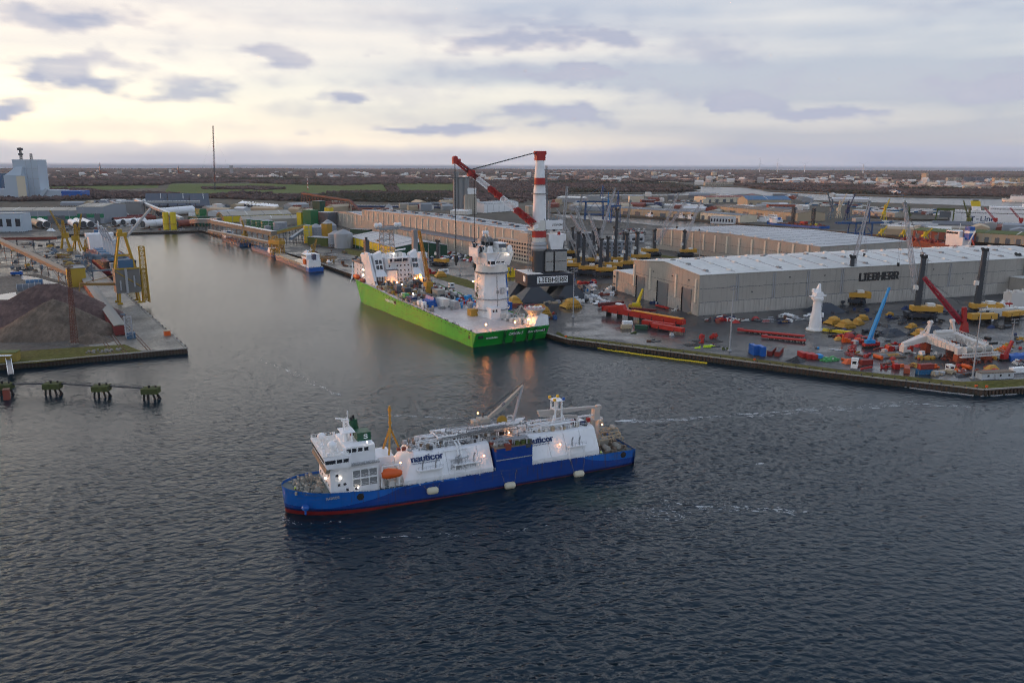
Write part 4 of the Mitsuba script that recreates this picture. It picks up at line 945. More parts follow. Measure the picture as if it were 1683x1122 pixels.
# stern tower with its round lookout
sk = obj('stern_house', MB().hexa([(-4.5, -24.2, 8.9), (8, -24.2, 8.9), (8, -14, 8.9), (-4.5, -14, 8.9), (-4.0, -24.0, 14.6), (6, -24.0, 14.6), (6, -17, 14.6), (-4.0, -17, 14.6)]), 'orion_white', O)
obj('lookout', MB().lathe([(3.2, 14.6), (5.6, 17.4), (6.4, 18.0), (6.4, 18.6), (0, 18.7)], 20, (1.5, -18, 0)), 'crane_beige', sk)
obj('lookout_rail', rail([(1.5 + 6.2 * math.cos(a), -18 + 6.2 * math.sin(a), 18.6) for a in np.linspace(0, 6.283, 17)], step=2.5, r=0.09), 'red', sk)
obj('lookout_gear', clutter(10, (-2, 5), (-21, -15), 18.6, (0.6, 1.6), 117), 'white', sk)
# deck cargo
for x, y, s_, c in ((74, 6, (11, 5, 5.2), 'offwhite'), (66, 2, (8, 3.4, 4.6), 'steel'), (78, 14, (10, 4.4, 4.0), 'blue'), (74, 19.5, (3, 2.6, 4), 'white'), (79, 20, (3, 2.6, 4), 'white'), (92, 20, (9, 4, 4.2), 'navy'), (103, 19, (4, 3.4, 4.5), 'mint'),
                    (86, 10, (6, 3, 3), 'navy'), (40, 1.8, (5, 6, 4.2), 'ochre'), (62, -8, (4, 3, 3.5), 'steel'), (96, 6, (7, 5, 4), 'darkgrey'), (100, -4, (8, 6, 6), 'winchgrey'), (118, 12, (6, 5, 5), 'darkgrey'), (128, 14, (6, 4, 5), 'slate')):
    obj('cargo_box', MB().box((x, y, dz(x) + s_[2] / 2), s_), c, O)
obj('blue_cover', MB().loft([[(74, 9.5, dz(74)), (74, 14, dz(74)), (74, 12, dz(74) + 6)], [(86, 9.5, dz(86)), (86, 14, dz(86)), (86, 12, dz(86) + 6)]]), 'blue', O)
for i, (n_, xr, yr, c) in enumerate(((90, (88, 156), (-20, 22), 'midgrey'), (60, (88, 156), (-20, 22), 'brick'), (60, (85, 156), (-22, 22), 'offwhite'), (30, (58, 150), (18, 23), 'tan'), (26, (50, 90), (-22, -8), 'red'), (20, (50, 90), (-22, 0), 'skyblue'), (26, (100, 156), (-10, 20), 'rust'), (40, (0, 88), (22.6, 24), 'darkgrey'), (22, (4, 30), (-22, -8), 'offwhite'), (14, (110, 150), (0, 22), 'ochre'))):
    obj('deck_gear', clutter(n_, xr, yr, dz, (0.7, 3.4) if i != 7 else (0.4, 1.2), 120 + i), c, O)
for i_, (n_, xr_, yr_, c_, sz_) in enumerate(((80, (86, 158), (-21, 22.5), 'darkgrey', (.6, 3.6)), (70, (60, 158), (-22, 22.5), 'midgrey', (.5, 2.4)), (40, (90, 158), (-21, 22), 'winchgrey', (1, 4)), (30, (100, 158), (-18, 22), 'ochre', (.5, 2.0)), (36, (52, 92), (-23, 0), 'offwhite', (.5, 2.2)), (26, (50, 96), (-23, -4), 'brick', (.5, 2.0)), (30, (4, 30), (-23, -5), 'midgrey', (.4, 1.8)))):
    obj('deck_gear', clutter(n_, xr_, yr_, dz, sz_, 460 + i_), c_, O, kind='stuff')
for i_ in range(7):
    a_ = i_ * 0.9 + .3
    obj('pedestal_gear', MB().tube((CX + 11.9 * math.cos(a_), CY + 11.9 * math.sin(a_), 10), (CX + 9.9 * math.cos(a_), CY + 9.9 * math.sin(a_), 35), .22, 5).box((CX + 11.6 * math.cos(a_), CY + 11.6 * math.sin(a_), 22 + i_), (1.2, 1.2, 1.8)), 'midgrey' if i_ % 2 else 'white', tw)
obj('bulwark_rail', rail([(x, 24.2, odeck(x)) for x in range(-4, 150, 11)], step=3, r=0.07), 'white', O)
obj('bow_lifeboat', MB().loft([np.column_stack([np.full(10, 183 + x), 22.0 + np.cos(np.arange(10) * .628) * w, 17.6 + np.sin(np.arange(10) * .628) * w * 1.1]) for x, w in ((0, .4), (1.5, 1.6), (6, 1.8), (8.5, 1.4), (10, .4))]), 'orange', O, smooth=50, label='orange lifeboat at the port bow')
obj('bow_lifeboat', MB().loft([np.column_stack([np.full(10, 170 + x), 22.0 + np.cos(np.arange(10) * .628) * w, 16.4 + np.sin(np.arange(10) * .628) * w * 1.1]) for x, w in ((0, .4), (1.5, 1.4), (6, 1.6), (8, 1.2), (9, .4))]), 'brick', O, smooth=50)
obj('bow_davit', MB().beam((190, 24.5, 16), (198, 21, 27), 0.7, 0.7).beam((196, 24, 12), (198, 21, 19), 0.6, 0.6), 'white', O)
obj('gangway', MB().beam((12, -24.5, 9.6), (26, -38.0, 4.2), 1.4, 0.9), 'steel', O)
for i, (x, y, z, c, pw) in enumerate(((157, 12, 15.4, WARM, 60), (153, 7, 16.2, WARM, 70), (152.5, 4, 16.2, WARM, 70), (156, -12, 17.5, WARM, 60), (155, -16, 18.5, WARM, 80), (150, -21, 15.5, WARM, 60), (1, 15, 12.0, WARM, 70), (-1, -3, 12.0, WARM, 50), (0, -13, 12.6, WARM, 70),
                                   (176, 21, 24, COOL, 30), (176, 21, 20, COOL, 30), (160, 3, 36.5, COOL, 30), (CX - 13, CY - 4, 48, COOL, 30), (CX + 1, CY + 12.3, 31, WARM, 30), (130, 10, 18, COOL, 25), (100, 15, 16, COOL, 25))):
    lamp_part(O, (x, y, z), c, pw * (0.08 if c is WARM else 0.05), 0.5)
obj('lamp_posts', MB().tube((1, 15, 8.6), (1, 15, 11.8), 0.12, 5).tube((-1, -3, 8.6), (-1, -3, 11.8), 0.12, 5).tube((0, -13, 8.6), (0, -13, 12.4), 0.12, 5), 'steel', O, kind='stuff')

for key in [q for q in scene if q == tw or q.startswith(tw + '__')]:
    scene[key]['to_world'] = place[O] @ T().translate([CX, CY, 0]).scale([.86, .86, 1]).translate([-CX, -CY, 0])

# ------------------------------------------------------------------ the large halls
def ribbed(name, c, c2=None, step=0.9, amount=0.16):
    """Profiled metal cladding: upright ribs, faint sheet joints, weather."""
    c = lin(c)
    def fn(p, n, uv):
        a = fbm(p.x * 0.05, p.y * 0.05, p.z * 0.12, 3)
        t = (p.x * n.y - p.y * n.x) / step
        rib = 0.9 + 0.1 * smoothstep(0.2, 0.8, dr.abs(2 * (t - dr.floor(t)) - 1))
        sheet = cell_rand(t / 7.0, p.z / 6.0)
        s = noise(t * 0.8, p.z * 0.06, 3.0)
        return mi.Color3f(c) * rib * (0.93 + 0.14 * a) * (0.97 + 0.06 * sheet) * (1 - amount * smoothstep(0.55, 1.0, s))
    return pmat(name, fn, rough=0.55, spec=0.3)
ribbed('clad_beige', (0.37, 0.345, 0.31)); ribbed('clad_light', (0.42, 0.395, 0.36), step=2.4)
def roof_col(p, n, uv):
    a, b = fbm(p.x * 0.03, p.y * 0.03, 4.0, 4), noise(p.x * 0.4, p.y * 0.4, 1.0)
    return mix((0.44, 0.44, 0.425), (0.60, 0.60, 0.58), a) * (0.9 + 0.15 * b)
pmat('roof_pale', roof_col, rough=0.5)
def roof2_col(p, n, uv):
    a, b = fbm(p.x * 0.03, p.y * 0.03, 4.0, 4), noise(p.x * 0.3, p.y * 0.3, 1.0)
    return mix((0.24, 0.255, 0.275), (0.38, 0.395, 0.415), a) * (0.88 + 0.2 * b)
pmat('roof_blue', roof2_col, rough=0.4)

def gable_hall(k, L, W, h, ridge, wall, roof, y0=0.0, x0=0.0):
    """Walls as one mesh under two roof sheets, local x along the hall."""
    m = MB().loft([np.array([(x, y0, 0), (x, y0, h), (x, y0 + W / 2, ridge), (x, y0 + W, h), (x, y0 + W, 0)]) for x in (x0, x0 + L)])
    v, f = m.out()
    obj('wall', (v, f[:, ::-1]), wall, k)
    o = 0.5
    r = MB()
    for ya, yb, za, zb in ((y0 - o, y0 + W / 2, h, ridge), (y0 + W / 2, y0 + W + o, ridge, h)):
        r.hexa([(x0 - o, ya, za + .03), (x0 + L + o, ya, za + .03), (x0 + L + o, yb, zb + .03), (x0 - o, yb, zb + .03), (x0 - o, ya, za + .4), (x0 + L + o, ya, za + .4), (x0 + L + o, yb, zb + .4), (x0 - o, yb, zb + .4)])
    return obj('roof', r, roof, k)

H1 = thing('factory_hall', 'huge pale grey hall with black lettering on its long wall', 'building', at(1147, 519), 20.9)
rf = gable_hall(H1, 345, 88, 27.0, 31.2, 'clad_beige', 'roof_pale')
rr_ = random.Random(5)
for i in range(17):                                                # rows of roof lights and vents
    x = 10 + i * 19.6
    for j in range(4):
        y = 9 + j * 20.5 + rr_.uniform(-1, 1)
        z = 27 + 4.2 * (1 - abs(y - 44) / 44) + .38
        obj('roof_vent', MB().box((x + rr_.uniform(-1, 1), y, z + 0.5), (2.6, 3.6, 1.1), taper=0.8), 'offwhite' if rr_.random() < .6 else 'midgrey', rf)
    st = MB().hexa([(x - .25, 3, 27.75), (x + .25, 3, 27.75), (x + .25, 43, 31.55), (x - .25, 43, 31.55), (x - .25, 3, 27.95), (x + .25, 3, 27.95), (x + .25, 43, 31.75), (x - .25, 43, 31.75)])
    obj('roof_strip', st, 'roofgrey', rf)
for y in (3.6, 28.0, 62.6, 86.0):
    obj('pilaster', MB().box((-0.4, y, 16.3), (0.8, 1.5, 15.8)), 'cream' if False else mat('pilaster_m', (0.66, 0.60, 0.50), 0.6), H1)
for i, (y0, y1) in enumerate(((8.6, 19.0), (37.9, 51.4), (70.6, 81.4))):
    dk = obj('door', MB().box((-0.12, (y0 + y1) / 2, 8.2), (0.5, y1 - y0, 16.4)), mat('door_grey', (0.16, 0.165, 0.175), 0.5), H1)
    for q in range(8): obj('panel', MB().box((-0.42, (y0 + y1) / 2, 1.05 + q * 2.05), (0.12, y1 - y0 - 0.3, 1.85)), 'door_grey', dk)
    obj('jamb', MB().box((-0.5, y1 + 0.35, 8.4), (1.0, 0.7, 16.8)), 'blackpaint', dk)
for y0, y1 in ((0.1, 8.2), (19.4, 37.4), (52.2, 70.2)):
    n = max(2, int((y1 - y0) / 2.4))
    for i in range(n): obj('base_panel', MB().box((-0.2, y0 + (i + .5) * (y1 - y0) / n, 4.1), (0.4, (y1 - y0) / n - 0.12, 8.2)), 'clad_light', H1)
for y in (12.5, 33, 58): obj('wall_box', MB().box((-0.3, y, 22.5), (0.6, 1.0, 0.8)), 'darkgrey', H1)
for y in (24.0, 55.6): obj('side_door', MB().box((-0.5, y, 1.6), (0.25, 1.5, 3.2)), 'midgrey', H1)
obj('wall_joint', MB().box((-0.06, 44, 18.2), (0.14, 87.6, 0.25)), 'slate', H1)
obj('corner_trim', MB().box((-0.15, -0.15, 13.4), (0.7, 0.7, 26.8)), 'beige', H1)
n = 62
for i in range(n): obj('base_panel', MB().box((2.6 + i * 4.4, -0.22, 4.6), (4.2, 0.44, 8.0)), 'clad_light', H1)
obj('plinth', MB().box((172, -0.3, 0.3), (343, 0.6, 0.55)), 'concrete', H1)
for z in (8.75, 17.9): obj('wall_joint', MB().box((172, -0.07, z), (343, 0.16, 0.3)), 'slate', H1)
for x in (29, 59, 88, 118, 190, 221, 252): obj('downpipe', MB().box((x, -0.25, 17.5), (0.5, 0.5, 18)).box((x + 1.6, -0.25, 17.5), (0.5, 0.5, 18)), 'steel', H1)
for x in (42, 73, 103, 205, 236): obj('wall_box', MB().box((x, -0.3, 22.5 if x % 2 else 14), (0.9, 0.6, 0.7)), 'darkgrey', H1)
for q in range(4): obj('lettering', wall_text('LIEBHERR', 5.6, (133.5 + .26 * q, -0.03 - .02 * q, 16.8), (1, 0, 0), depth=0.25, bold=True), 'blackpaint', H1)
# lower annexes
obj('annex', MB().span(2, 60, 88.2, 121, 0, 15.5), 'clad_beige', H1)
obj('annex_roof', MB().span(1.6, 60, 88.4, 121.4, 15.52, 15.95), 'roof_pale', H1)
obj('annex_corner', MB().span(0.6, 3, 116, 121.4, 0, 15.4), 'clad_light', H1)
for i in range(9): obj('base_panel', MB().box((1.75, 90.5 + i * 3.0, 4.0), (0.5, 2.8, 8.0)), 'clad_light', H1)
for z in (5, 11): obj('annex_window', MB().box((0.5, 118.7, z), (0.2, 3.4, 1.4)), 'glass', H1)
ax = obj('office_annex', MB().span(286, 345, -16, -0.6, 0, 13.0), 'clad_beige', H1)
obj('roof', MB().span(285.6, 345, -16.3, -0.6, 13.02, 13.5), 'roof_pale', ax)
for x in (296, 303, 316, 324): obj('window', MB().box((x, -16.05, 9.2), (3.4, 0.2, 2.4)), 'glass', ax)
obj('stair_tower', MB().span(300, 310, -3, -0.6, 13.5, 30), 'roofgrey', ax)

H2 = thing('factory_hall', 'long pale hall behind, its beige wall set with upright posts', 'building', at(1345, 447), 28.4)
rf2 = gable_hall(H2, 128, 243, 23.5, 26.6, 'clad_beige', 'roof_blue')
for i in range(13):
    obj('pilaster', MB().box((-0.5, 14 + i * 18.2, 14.5), (1.0, 2.0, 18)), 'pilaster_m', H2)
    for x in (20, 62, 104):
        obj('roof_strip', MB().box((x, 14 + i * 18.2, 23.9 + 3.1 * (1 - abs(14 + i * 18.2 - 121.5) / 121.5)), (40, 0.7, 0.35)), 'slate', rf2)
    obj('roof_vent', MB().box((3, 12 + i * 18.2, 24.6 + 3.1 * (1 - abs(12 + i * 18.2 - 121.5) / 121.5)), (2.4, 2.4, 1.2)), 'offwhite', rf2)
obj('wall_joint', MB().box((-0.08, 121, 14.4), (0.2, 242, 0.35)).box((-0.08, 121, 5.5), (0.2, 242, 0.3)), 'slate', H2)
for x in (14, 40, 66, 92, 116): obj('wall_strip', MB().box((x, -0.1, 12), (0.6, 0.25, 22)), 'steel', H2)
obj('door', MB().box((-0.3, 4, 16.5), (0.3, 3.4, 4.4)), 'white', H2)

H3 = thing('factory_hall', 'very long low hall in the distance, its beige side ribbed with pale posts', 'building', (13.0, 826.0, 3.0), 31.8)
rf3 = gable_hall(H3, 44, 455, 30.5, 33.5, 'clad_beige', 'roof_blue')
for i in range(25):
    y = 6 + i * 18.4
    obj('pilaster', MB().box((-0.5, y, 23.0), (1.0, 1.5, 14.5)), 'pilaster_m', H3)
    obj('roof_strip', MB().box((22, y, 31.0 + 3.0 * (1 - abs(y - 227) / 227)), (38, 0.8, 0.4)), 'slate', rf3)
    if i > 0: obj('roof_vent', MB().box((20 + (i % 2) * 5, y + 6, 31.8 + 3.0 * (1 - abs(y - 227) / 227)), (5, 4, 1.8)), 'slate', rf3)
lo = obj('lower_bay', MB().span(-26, -0.6, 66, 330, 0, 15.5), 'clad_beige', H3)
obj('roof', MB().span(-26.5, -0.6, 65.6, 330.4, 15.52, 16.1), 'slate', lo)
for i in range(15): obj('pilaster', MB().box((-26.4, 70 + i * 18.2, 9.8), (0.8, 1.3, 10)), 'pilaster_m', lo)
for i in range(26): obj('base_panel', MB().box((-26.25, 71 + i * 10.0, 2.6), (0.5, 9.7, 5.0)), 'clad_light', lo)
of = obj('office_block', MB().span(-9, 6, -0.8 - 26, 44, 0, 21.5), mat('office_wall', (0.40, 0.36, 0.31), 0.6), H3)
for fl in range(5):
    for i in range(14):
        obj('window', MB().box((-9.12, -24 + i * 4.9, 3.0 + fl * 4.0), (0.25, 2.6, 2.0)), 'glass', of)
ow = obj('office_head', MB().span(-9, 40, -27, -0.9, 21.5, 30.3), 'clad_beige', H3)
oe = obj('office_end', MB().span(-8.6, 22, -27.6, -26.9, 0, 21.3), 'craneblue', H3)
for fl in range(5):
    for i in range(5): obj('window', MB().box((-5.5 + i * 6, -27.75, 3.0 + fl * 4.0), (4.6, 0.3, 2.2)), 'glass', oe)
ob = obj('office_wing', MB().span(-24, -9.4, 48, 64, 0, 17), 'midgrey', H3)
for fl in range(3): obj('window', MB().box((-24.1, 56, 4.5 + fl * 5), (0.25, 13, 1.6)), 'glass', ob)
H4 = thing('factory_hall', 'lower far end of the very long hall, pale posts along its wall', 'building', (-226.5, 1213.0, 3.0), 31.8)
rf4 = gable_hall(H4, 44, 120, 22, 25, 'clad_beige', 'roof_blue')
for i in range(7):
    obj('pilaster', MB().box((-0.5, 6 + i * 18, 15.0), (1.0, 1.5, 13)), 'pilaster_m', H4)
    obj('roof_strip', MB().box((22, 6 + i * 18, 22.6 + 3.0 * (1 - abs(6 + i * 18 - 60) / 60)), (38, 0.8, 0.4)), 'slate', rf4)

# ------------------------------------------------------------------ the red and white giant crane
B = thing('giant_crane', 'giant red and white banded crane on a dark portal with black sloping feet', 'crane', (20, 600, 0), 18)
mat('crane_dark', (0.045, 0.05, 0.06), 0.5)
ft = MB()
for x, y, s_ in ((-9, -15, 1.0), (21, -9, 0.9), (-8, 14, 1.0), (20, 15, 0.9)):
    obj('foot', MB().hexa([(x - 14 * s_, y - 10 * s_, 3), (x + 14 * s_, y - 10 * s_, 3), (x + 14 * s_, y + 10 * s_, 3), (x - 14 * s_, y + 10 * s_, 3), (x - 4, y - 3.5, 12.5), (x + 4, y - 3.5, 12.5), (x + 4, y + 3.5, 12.5), (x - 4, y + 3.5, 12.5)]), 'crane_dark', B)
obj('portal', MB().span(-13.5, 24, -13, -5, 12.3, 21.4).span(-13.5, -5, -5, 16, 12.3, 21.4).span(16, 24, -5, 16, 12.3, 21.4).span(-5, 16, -5, 16, 14, 21.3), mat('crane_navy', (0.03, 0.036, 0.05), 0.45), B)
obj('portal_roof', MB().span(-13.3, -1, -12.8, 15.8, 21.42, 21.7), 'offwhite', B)
obj('name_plate', MB().span(-6, 18.4, -13.3, -13.02, 14.6, 19.6), 'white', B)
obj('lettering', wall_text('LIEBHERR', 3.4, (-5.0, -13.31, 15.4), (1, 0, 0), depth=0.12), 'blackpaint', B)
obj('side_plate', MB().box((-13.6, -6, 17.6), (0.2, 5, 4.2)), 'white', B)
obj('column', MB().lathe([(5.0, 20), (4.9, 38)], 24), 'crane_dark', B, smooth=40)
obj('bearing', MB().lathe([(4.9, 37.6), (6.0, 38.6), (6.3, 39.5), (6.0, 40.6), (5.6, 41.4), (6.2, 42.2), (5.9, 43.4), (5.2, 44.4)], 28), 'steel', B, smooth=30)
obj('collar', MB().lathe([(5.2, 44.4), (5.3, 47.6)], 28), 'offwhite', B, smooth=40)
obj('red_band', MB().lathe([(5.32, 47.6), (5.32, 52.6)], 28), 'red', B, smooth=40, label='lower red band')
obj('neck', MB().lathe([(5.2, 52.6), (5.2, 58.5)], 28), 'offwhite', B, smooth=40)
c2 = MB()
obj('upper_column', MB().lathe([(5.1, 58), (5.0, 66), (4.6, 80), (4.1, 86.3)], 28), 'ship_white', B, smooth=40)
obj('red_band', MB().lathe([(4.15, 86.3), (4.05, 91.2)], 28), 'red', B, smooth=40, label='upper red band')
obj('upper_column', MB().lathe([(3.9, 91.2), (3.2, 103.6)], 28), 'ship_white', B, smooth=40)
obj('head', MB().span(-3.3, 3.3, -3, 3, 103.6, 109.4).span(-4.2, 4.4, -2, 2, 108.0, 110.2).tube((-4.5, 0, 109), (4.5, 0, 109), 1.4, 12), 'red', B, label='red head block')
obj('ladder', MB().lattice((5.6, -1, 60), (4.8, -1, 100), 1.3, 1.1, 20, 0.1), 'midgrey', B)
obj('platforms', MB().lathe([(5.0, 79.6), (6.2, 79.6), (6.2, 80), (4.6, 80)], 18).lathe([(4.0, 86), (5.6, 86), (5.6, 86.3), (4.2, 86.3)], 18), 'midgrey', B)
mh = obj('machinery_house', MB().span(3.5, 17, -5, 7, 53.6, 60.2), 'ship_white', B)
obj('house_name', wall_text('LIEBHERR', 1.3, (8.2, -5.04, 56.3), (1, 0, 0)), 'blackpaint', mh)
obj('rear_frame', MB().span(-1, 3, -5.4, -4.6, 53.0, 60.5).span(-7, -1, -5, 5, 52.8, 54.0), 'offwhite', B)
obj('house_gear', clutter(22, (1, 15), (-4, 6), 60.2, (0.8, 2.6), 140), 'midgrey', mh)
obj('lower_house', MB().span(6, 19.6, -5.4, 6, 45.0, 49.8).hexa([(8, -5.2, 38.6), (17, -5.2, 38.6), (17, 5.5, 38.6), (8, 5.5, 38.6), (6.2, -5.2, 45), (18, -5.2, 45), (18, 5.5, 45), (6.2, 5.5, 45)]), 'ship_white', B)
obj('heart_sign', MB().box((13.8, -5.5, 50.6), (2.2, 0.3, 2.4)), 'red', B)
cw = obj('counterweight', MB().span(4, 20.5, -5.5, 6.5, 37.0, 38.6), 'crane_dark', B)
for q in range(10):
    for x0, x1 in ((3.6, 9.6), (11.0, 20.6)): obj('weight_plate', MB().span(x0, x1, -5.6, 6.6, 22.6 + q * 1.44, 23.9 + q * 1.44), mat('weight_m', (0.34, 0.34, 0.33), 0.5), cw)
obj('weight_hanger', MB().span(9.7, 10.9, -5.8, -5.2, 22.4, 37).span(4, 20, -5.9, -5.7, 29.6, 30.0), 'blackpaint', cw)
bq = np.array([-61.0, 13.0, 103.6]); bp_ = np.array([-4.5, -1.0, 57.5])
bt = lambda t: bp_ + (bq - bp_) * t
bpart = [(0.0, 0.24, 'red'), (0.24, 0.42, 'white'), (0.42, 0.58, 'red'), (0.58, 0.72, 'white'), (0.72, 0.86, 'darkred'), (0.86, 1.0, 'red')]
for a_, b_, c_ in bpart:
    w = lambda t: 7.6 - 3.6 * t
    obj('boom_section', MB().lattice(bt(a_), bt(b_), w(a_), w(b_), 4, 0.5, h0=w(a_) * .62, h1=w(b_) * .62).mesh(MB().lattice(bt(a_), bt(b_), w(a_) * .35, w(b_) * .35, 3, 0.32)), c_, B)
for t_ in (0.06, 0.14, 0.22, 0.46, 0.54):
    q = bt(t_); obj('boom_plate', MB().box(q, (4.4, 6.2 - 3 * t_, 3.4)), 'red', B)
obj('boom_head', MB().box(bt(0.98), (5.5, 4.4, 3.6)).tube(bt(1.0) + [0, -2.4, 1.2], bt(1.0) + [0, 2.4, 1.2], 1.8, 12).box(bt(0.80), (5, 5, 4.6)), 'red', B, label='red sheave block at the boom tip')
rp = MB()
for y in (-2.2, -0.8, 0.8, 2.2):
    rp.tube((-3.4, y, 109.2), bt(0.80) + [0, y * 1.3, 2.5], 0.3, 4).tube(bt(0.80) + [0, y * 1.3, 2.5], bt(1.0) + [0, y, 1.5], 0.12, 4)
obj('pendant_rope', rp, 'darkgrey', B)
hr = MB()
for q, z in ((bt(1.0), 34), (bt(0.76), 30)):
    for y in (-1.2, -0.4, 0.4, 1.2): hr.tube(q + [0.4 * y, y, -1], (q[0] + 0.4 * y, q[1] + y, z), 0.12, 3, cap=False)
obj('hoist_rope', hr, 'blackpaint', B)
for q, z in ((bt(1.0), 34), (bt(0.76), 30)): obj('hook_block', MB().box((q[0], q[1], z - 2), (2.4, 3.6, 5.0)).tube((q[0], q[1], z - 7), (q[0], q[1], z - 4), 0.6, 8), 'blackpaint', B)
obj('boom_foot', MB().beam((-1, -4, 57), (-6, -4, 55.0), 1.2, 2.6).beam((-1, 4, 57), (-6, 4, 55.0), 1.2, 2.6), 'white', B)
obj('stairs', sum((MB().lattice((-6.2, 2, 22), (-6.2, 2, 50), 2.2, 2.2, 12, 0.16),), MB()) if False else MB().lattice((-6.6, 2, 22), (-6.6, 2, 52), 2.4, 2.4, 12, 0.16), 'midgrey', B)

# ------------------------------------------------------------------ the crane yard on the right
mat('crane_yellow', (0.50, 0.27, 0.04), 0.5)
def harbour_crane(px, py, label, rz, tower=None, boom=None, dy=0.0, s=1.0, boom2=None, colour='crane_yellow', bcol='steel', group='mobile harbour cranes in the yard'):
    """Undercarriage on outriggers, yellow slewing house, dark tower, lattice boom to the sighted tip."""
    p = at(px, py)
    k = thing('harbour_crane', label, 'crane', p, rz, group)
    ch = MB().span(-9 * s, 9 * s, -4 * s, 4 * s, 1.6 * s, 4.6 * s)
    for x in (-7, 7):
        ch.span(x * s - 1.2, x * s + 1.2, -8.5 * s, 8.5 * s, 2.2 * s, 3.6 * s)
        for y in (-8, 8): ch.tube((x * s, y * s, 0.2), (x * s, y * s, 2.6 * s), 0.5, 6).box((x * s, y * s, 0.25), (3.4, 3.4, 0.5))
    obj('undercarriage', ch, 'crane_navy', k)
    for y in (-2.6, 2.6):
        w = MB()
        for i in range(8): w.tube((-7.2 * s + i * 2.05 * s, y * s - 0.6, 0.85), (-7.2 * s + i * 2.05 * s, y * s + 0.6, 0.85), 0.85, 8)
        obj('wheels', w, 'rubber', k)
    h = MB().span(-9.5 * s, 6.0 * s, -3.6 * s, 3.6 * s, 5.4 * s, 8.8 * s).tube((0, 0, 4.4 * s), (0, 0, 5.6 * s), 3.0 * s, 14)
    obj('slewing_house', h, colour, k)
    obj('counterweight', MB().span(-12.5 * s, -9.5 * s, -3.8 * s, 3.8 * s, 5.2 * s, 9.4 * s), colour, k)
    obj('engine_hood', MB().span(-8 * s, -3.5 * s, -2.6 * s, 2.6 * s, 8.8 * s, 10.6 * s), 'offwhite', k)
    obj('house_band', MB().span(-9.6 * s, 6.1 * s, -3.7 * s, 3.7 * s, 5.2 * s, 5.7 * s), 'blackpaint', k)
    z1 = (up(px, tower, p)[2] - 3) if tower else 30 * s
    m = MB().loft([[(2.2 - 1.7 * s, -1.5 * s, 8.8 * s), (2.2 + 1.7 * s, -1.5 * s, 8.8 * s), (2.2 + 1.7 * s, 1.5 * s, 8.8 * s), (2.2 - 1.7 * s, 1.5 * s, 8.8 * s)], [(1.6 - 1.2 * s, -1.1 * s, z1), (1.6 + 1.2 * s, -1.1 * s, z1), (1.6 + 1.2 * s, 1.1 * s, z1), (1.6 - 1.2 * s, 1.1 * s, z1)]])
    obj('tower', m, 'crane_dark', k)
    obj('tower_head', MB().box((1.4, 0, z1 + 0.8), (3.6, 2.6, 1.8)).tube((3.0, -1.2, z1 + 1.6), (3.0, 1.2, z1 + 1.6), 0.9, 10).tube((0.2, -1.2, z1 + 1.4), (0.2, 1.2, z1 + 1.4), 0.7, 10), 'blackpaint', k)
    obj('tower_gear', MB().lattice((-0.9 * s, 0, 9 * s), (-0.6 * s, 0, z1), 1.2, 1.0, 10, 0.09).box((2.6, -1.9 * s, z1 * 0.6), (2.4, 1.6, 2.2)), 'midgrey', k)
    obj('operator_cab', MB().box((4.4 * s, 0.4, max(14 * s, z1 * 0.52)), (2.6, 2.8, 2.8), taper=0.9), 'offwhite', k)
    Rm = rot2(-rz)
    for b in (boom, boom2):
        if not b: continue
        tip = up(b[0], b[1], p, dy) - p
        tip[:2] = Rm @ tip[:2]
        piv = np.array([3.2 * s, 0, z1 * 0.42])
        piv[:2] += tip[:2] / (np.hypot(*tip[:2]) + 1e-6) * 1.2
        bk_ = obj('boom', MB().lattice(piv, piv + (tip - piv) * 0.9, 2.6 * s, 1.7 * s, 16, 0.2 * s).lattice(piv + (tip - piv) * 0.9, tip, 1.7 * s, 1.2 * s, 2, 0.24 * s), bcol, k)
        obj('boom_head', MB().box(tip, (2.2, 1.8, 2.0)), 'midgrey', bk_)
        rp = MB()
        for q in (-0.5, 0.5):
            rp.tube((1.5, q, z1 + 1.4), tip + [0, q, 0.8], 0.09, 3, cap=False).tube(tip + [q, 0, 0], (tip[0] + q, tip[1], tip[2] * 0.45), 0.07, 3, cap=False)
        obj('rope', rp, 'darkgrey', bk_)
        obj('hook', MB().box((tip[0], tip[1], tip[2] * 0.44), (1.4, 1.4, 2.4)), 'blackpaint', bk_)
    return k
CR = [
 (892, 437, 'mobile crane half hidden behind the giant crane\'s weights, its lattice boom upright', 20, 380, (903, 332), 0),
 (926, 440, 'yellow and black mobile crane just right of the giant crane, boom straight up', 160, 392, (932, 308), 20),
 (947, 447, 'mobile crane with a thick dark tower and a boom leaning left, second of the row', 0, 384, (916, 345), 10),
 (962, 452, 'front mobile crane of the packed row, long yellow house and bare dark tower', 170, 388, None, 0),
 (990, 455, 'front right mobile crane of the packed row, white cab on its yellow house', 175, 395, (945, 340), 10),
 (984, 430, 'mobile crane in the back of the packed row, its boom leaning right', 200, 378, (1011, 310), 40),
 (1014, 437, 'mobile crane with the tallest bare tower of the packed row', 180, 346, None, 0),
 (1031, 443, 'mobile crane with a bare tower beside the low annex of the hall', 190, 386, None, 0),
 (1072, 421, 'mobile crane behind the hall with twin booms rising to the right', 10, 380, (1115, 318), 30),
 (1126, 422, 'small mobile crane behind the hall roof, yellow house and black tower', 180, 382, (1152, 330), 40),
 (1398, 500, 'mobile crane beside the hall\'s lettering, its boom leaning far to the right', 170, 424, (1429, 332), 40),
 (1511, 524, 'mobile crane before the hall with yellow house, boom leaning left', 170, 424, (1487, 335), 30),
 (1609, 520, 'mobile crane with a tall bare tower before the hall\'s right end', 170, 413, None, 0),
 (1668, 478, 'mobile crane at the hall\'s right end, two dark towers side by side', 160, 420, None, 0)]
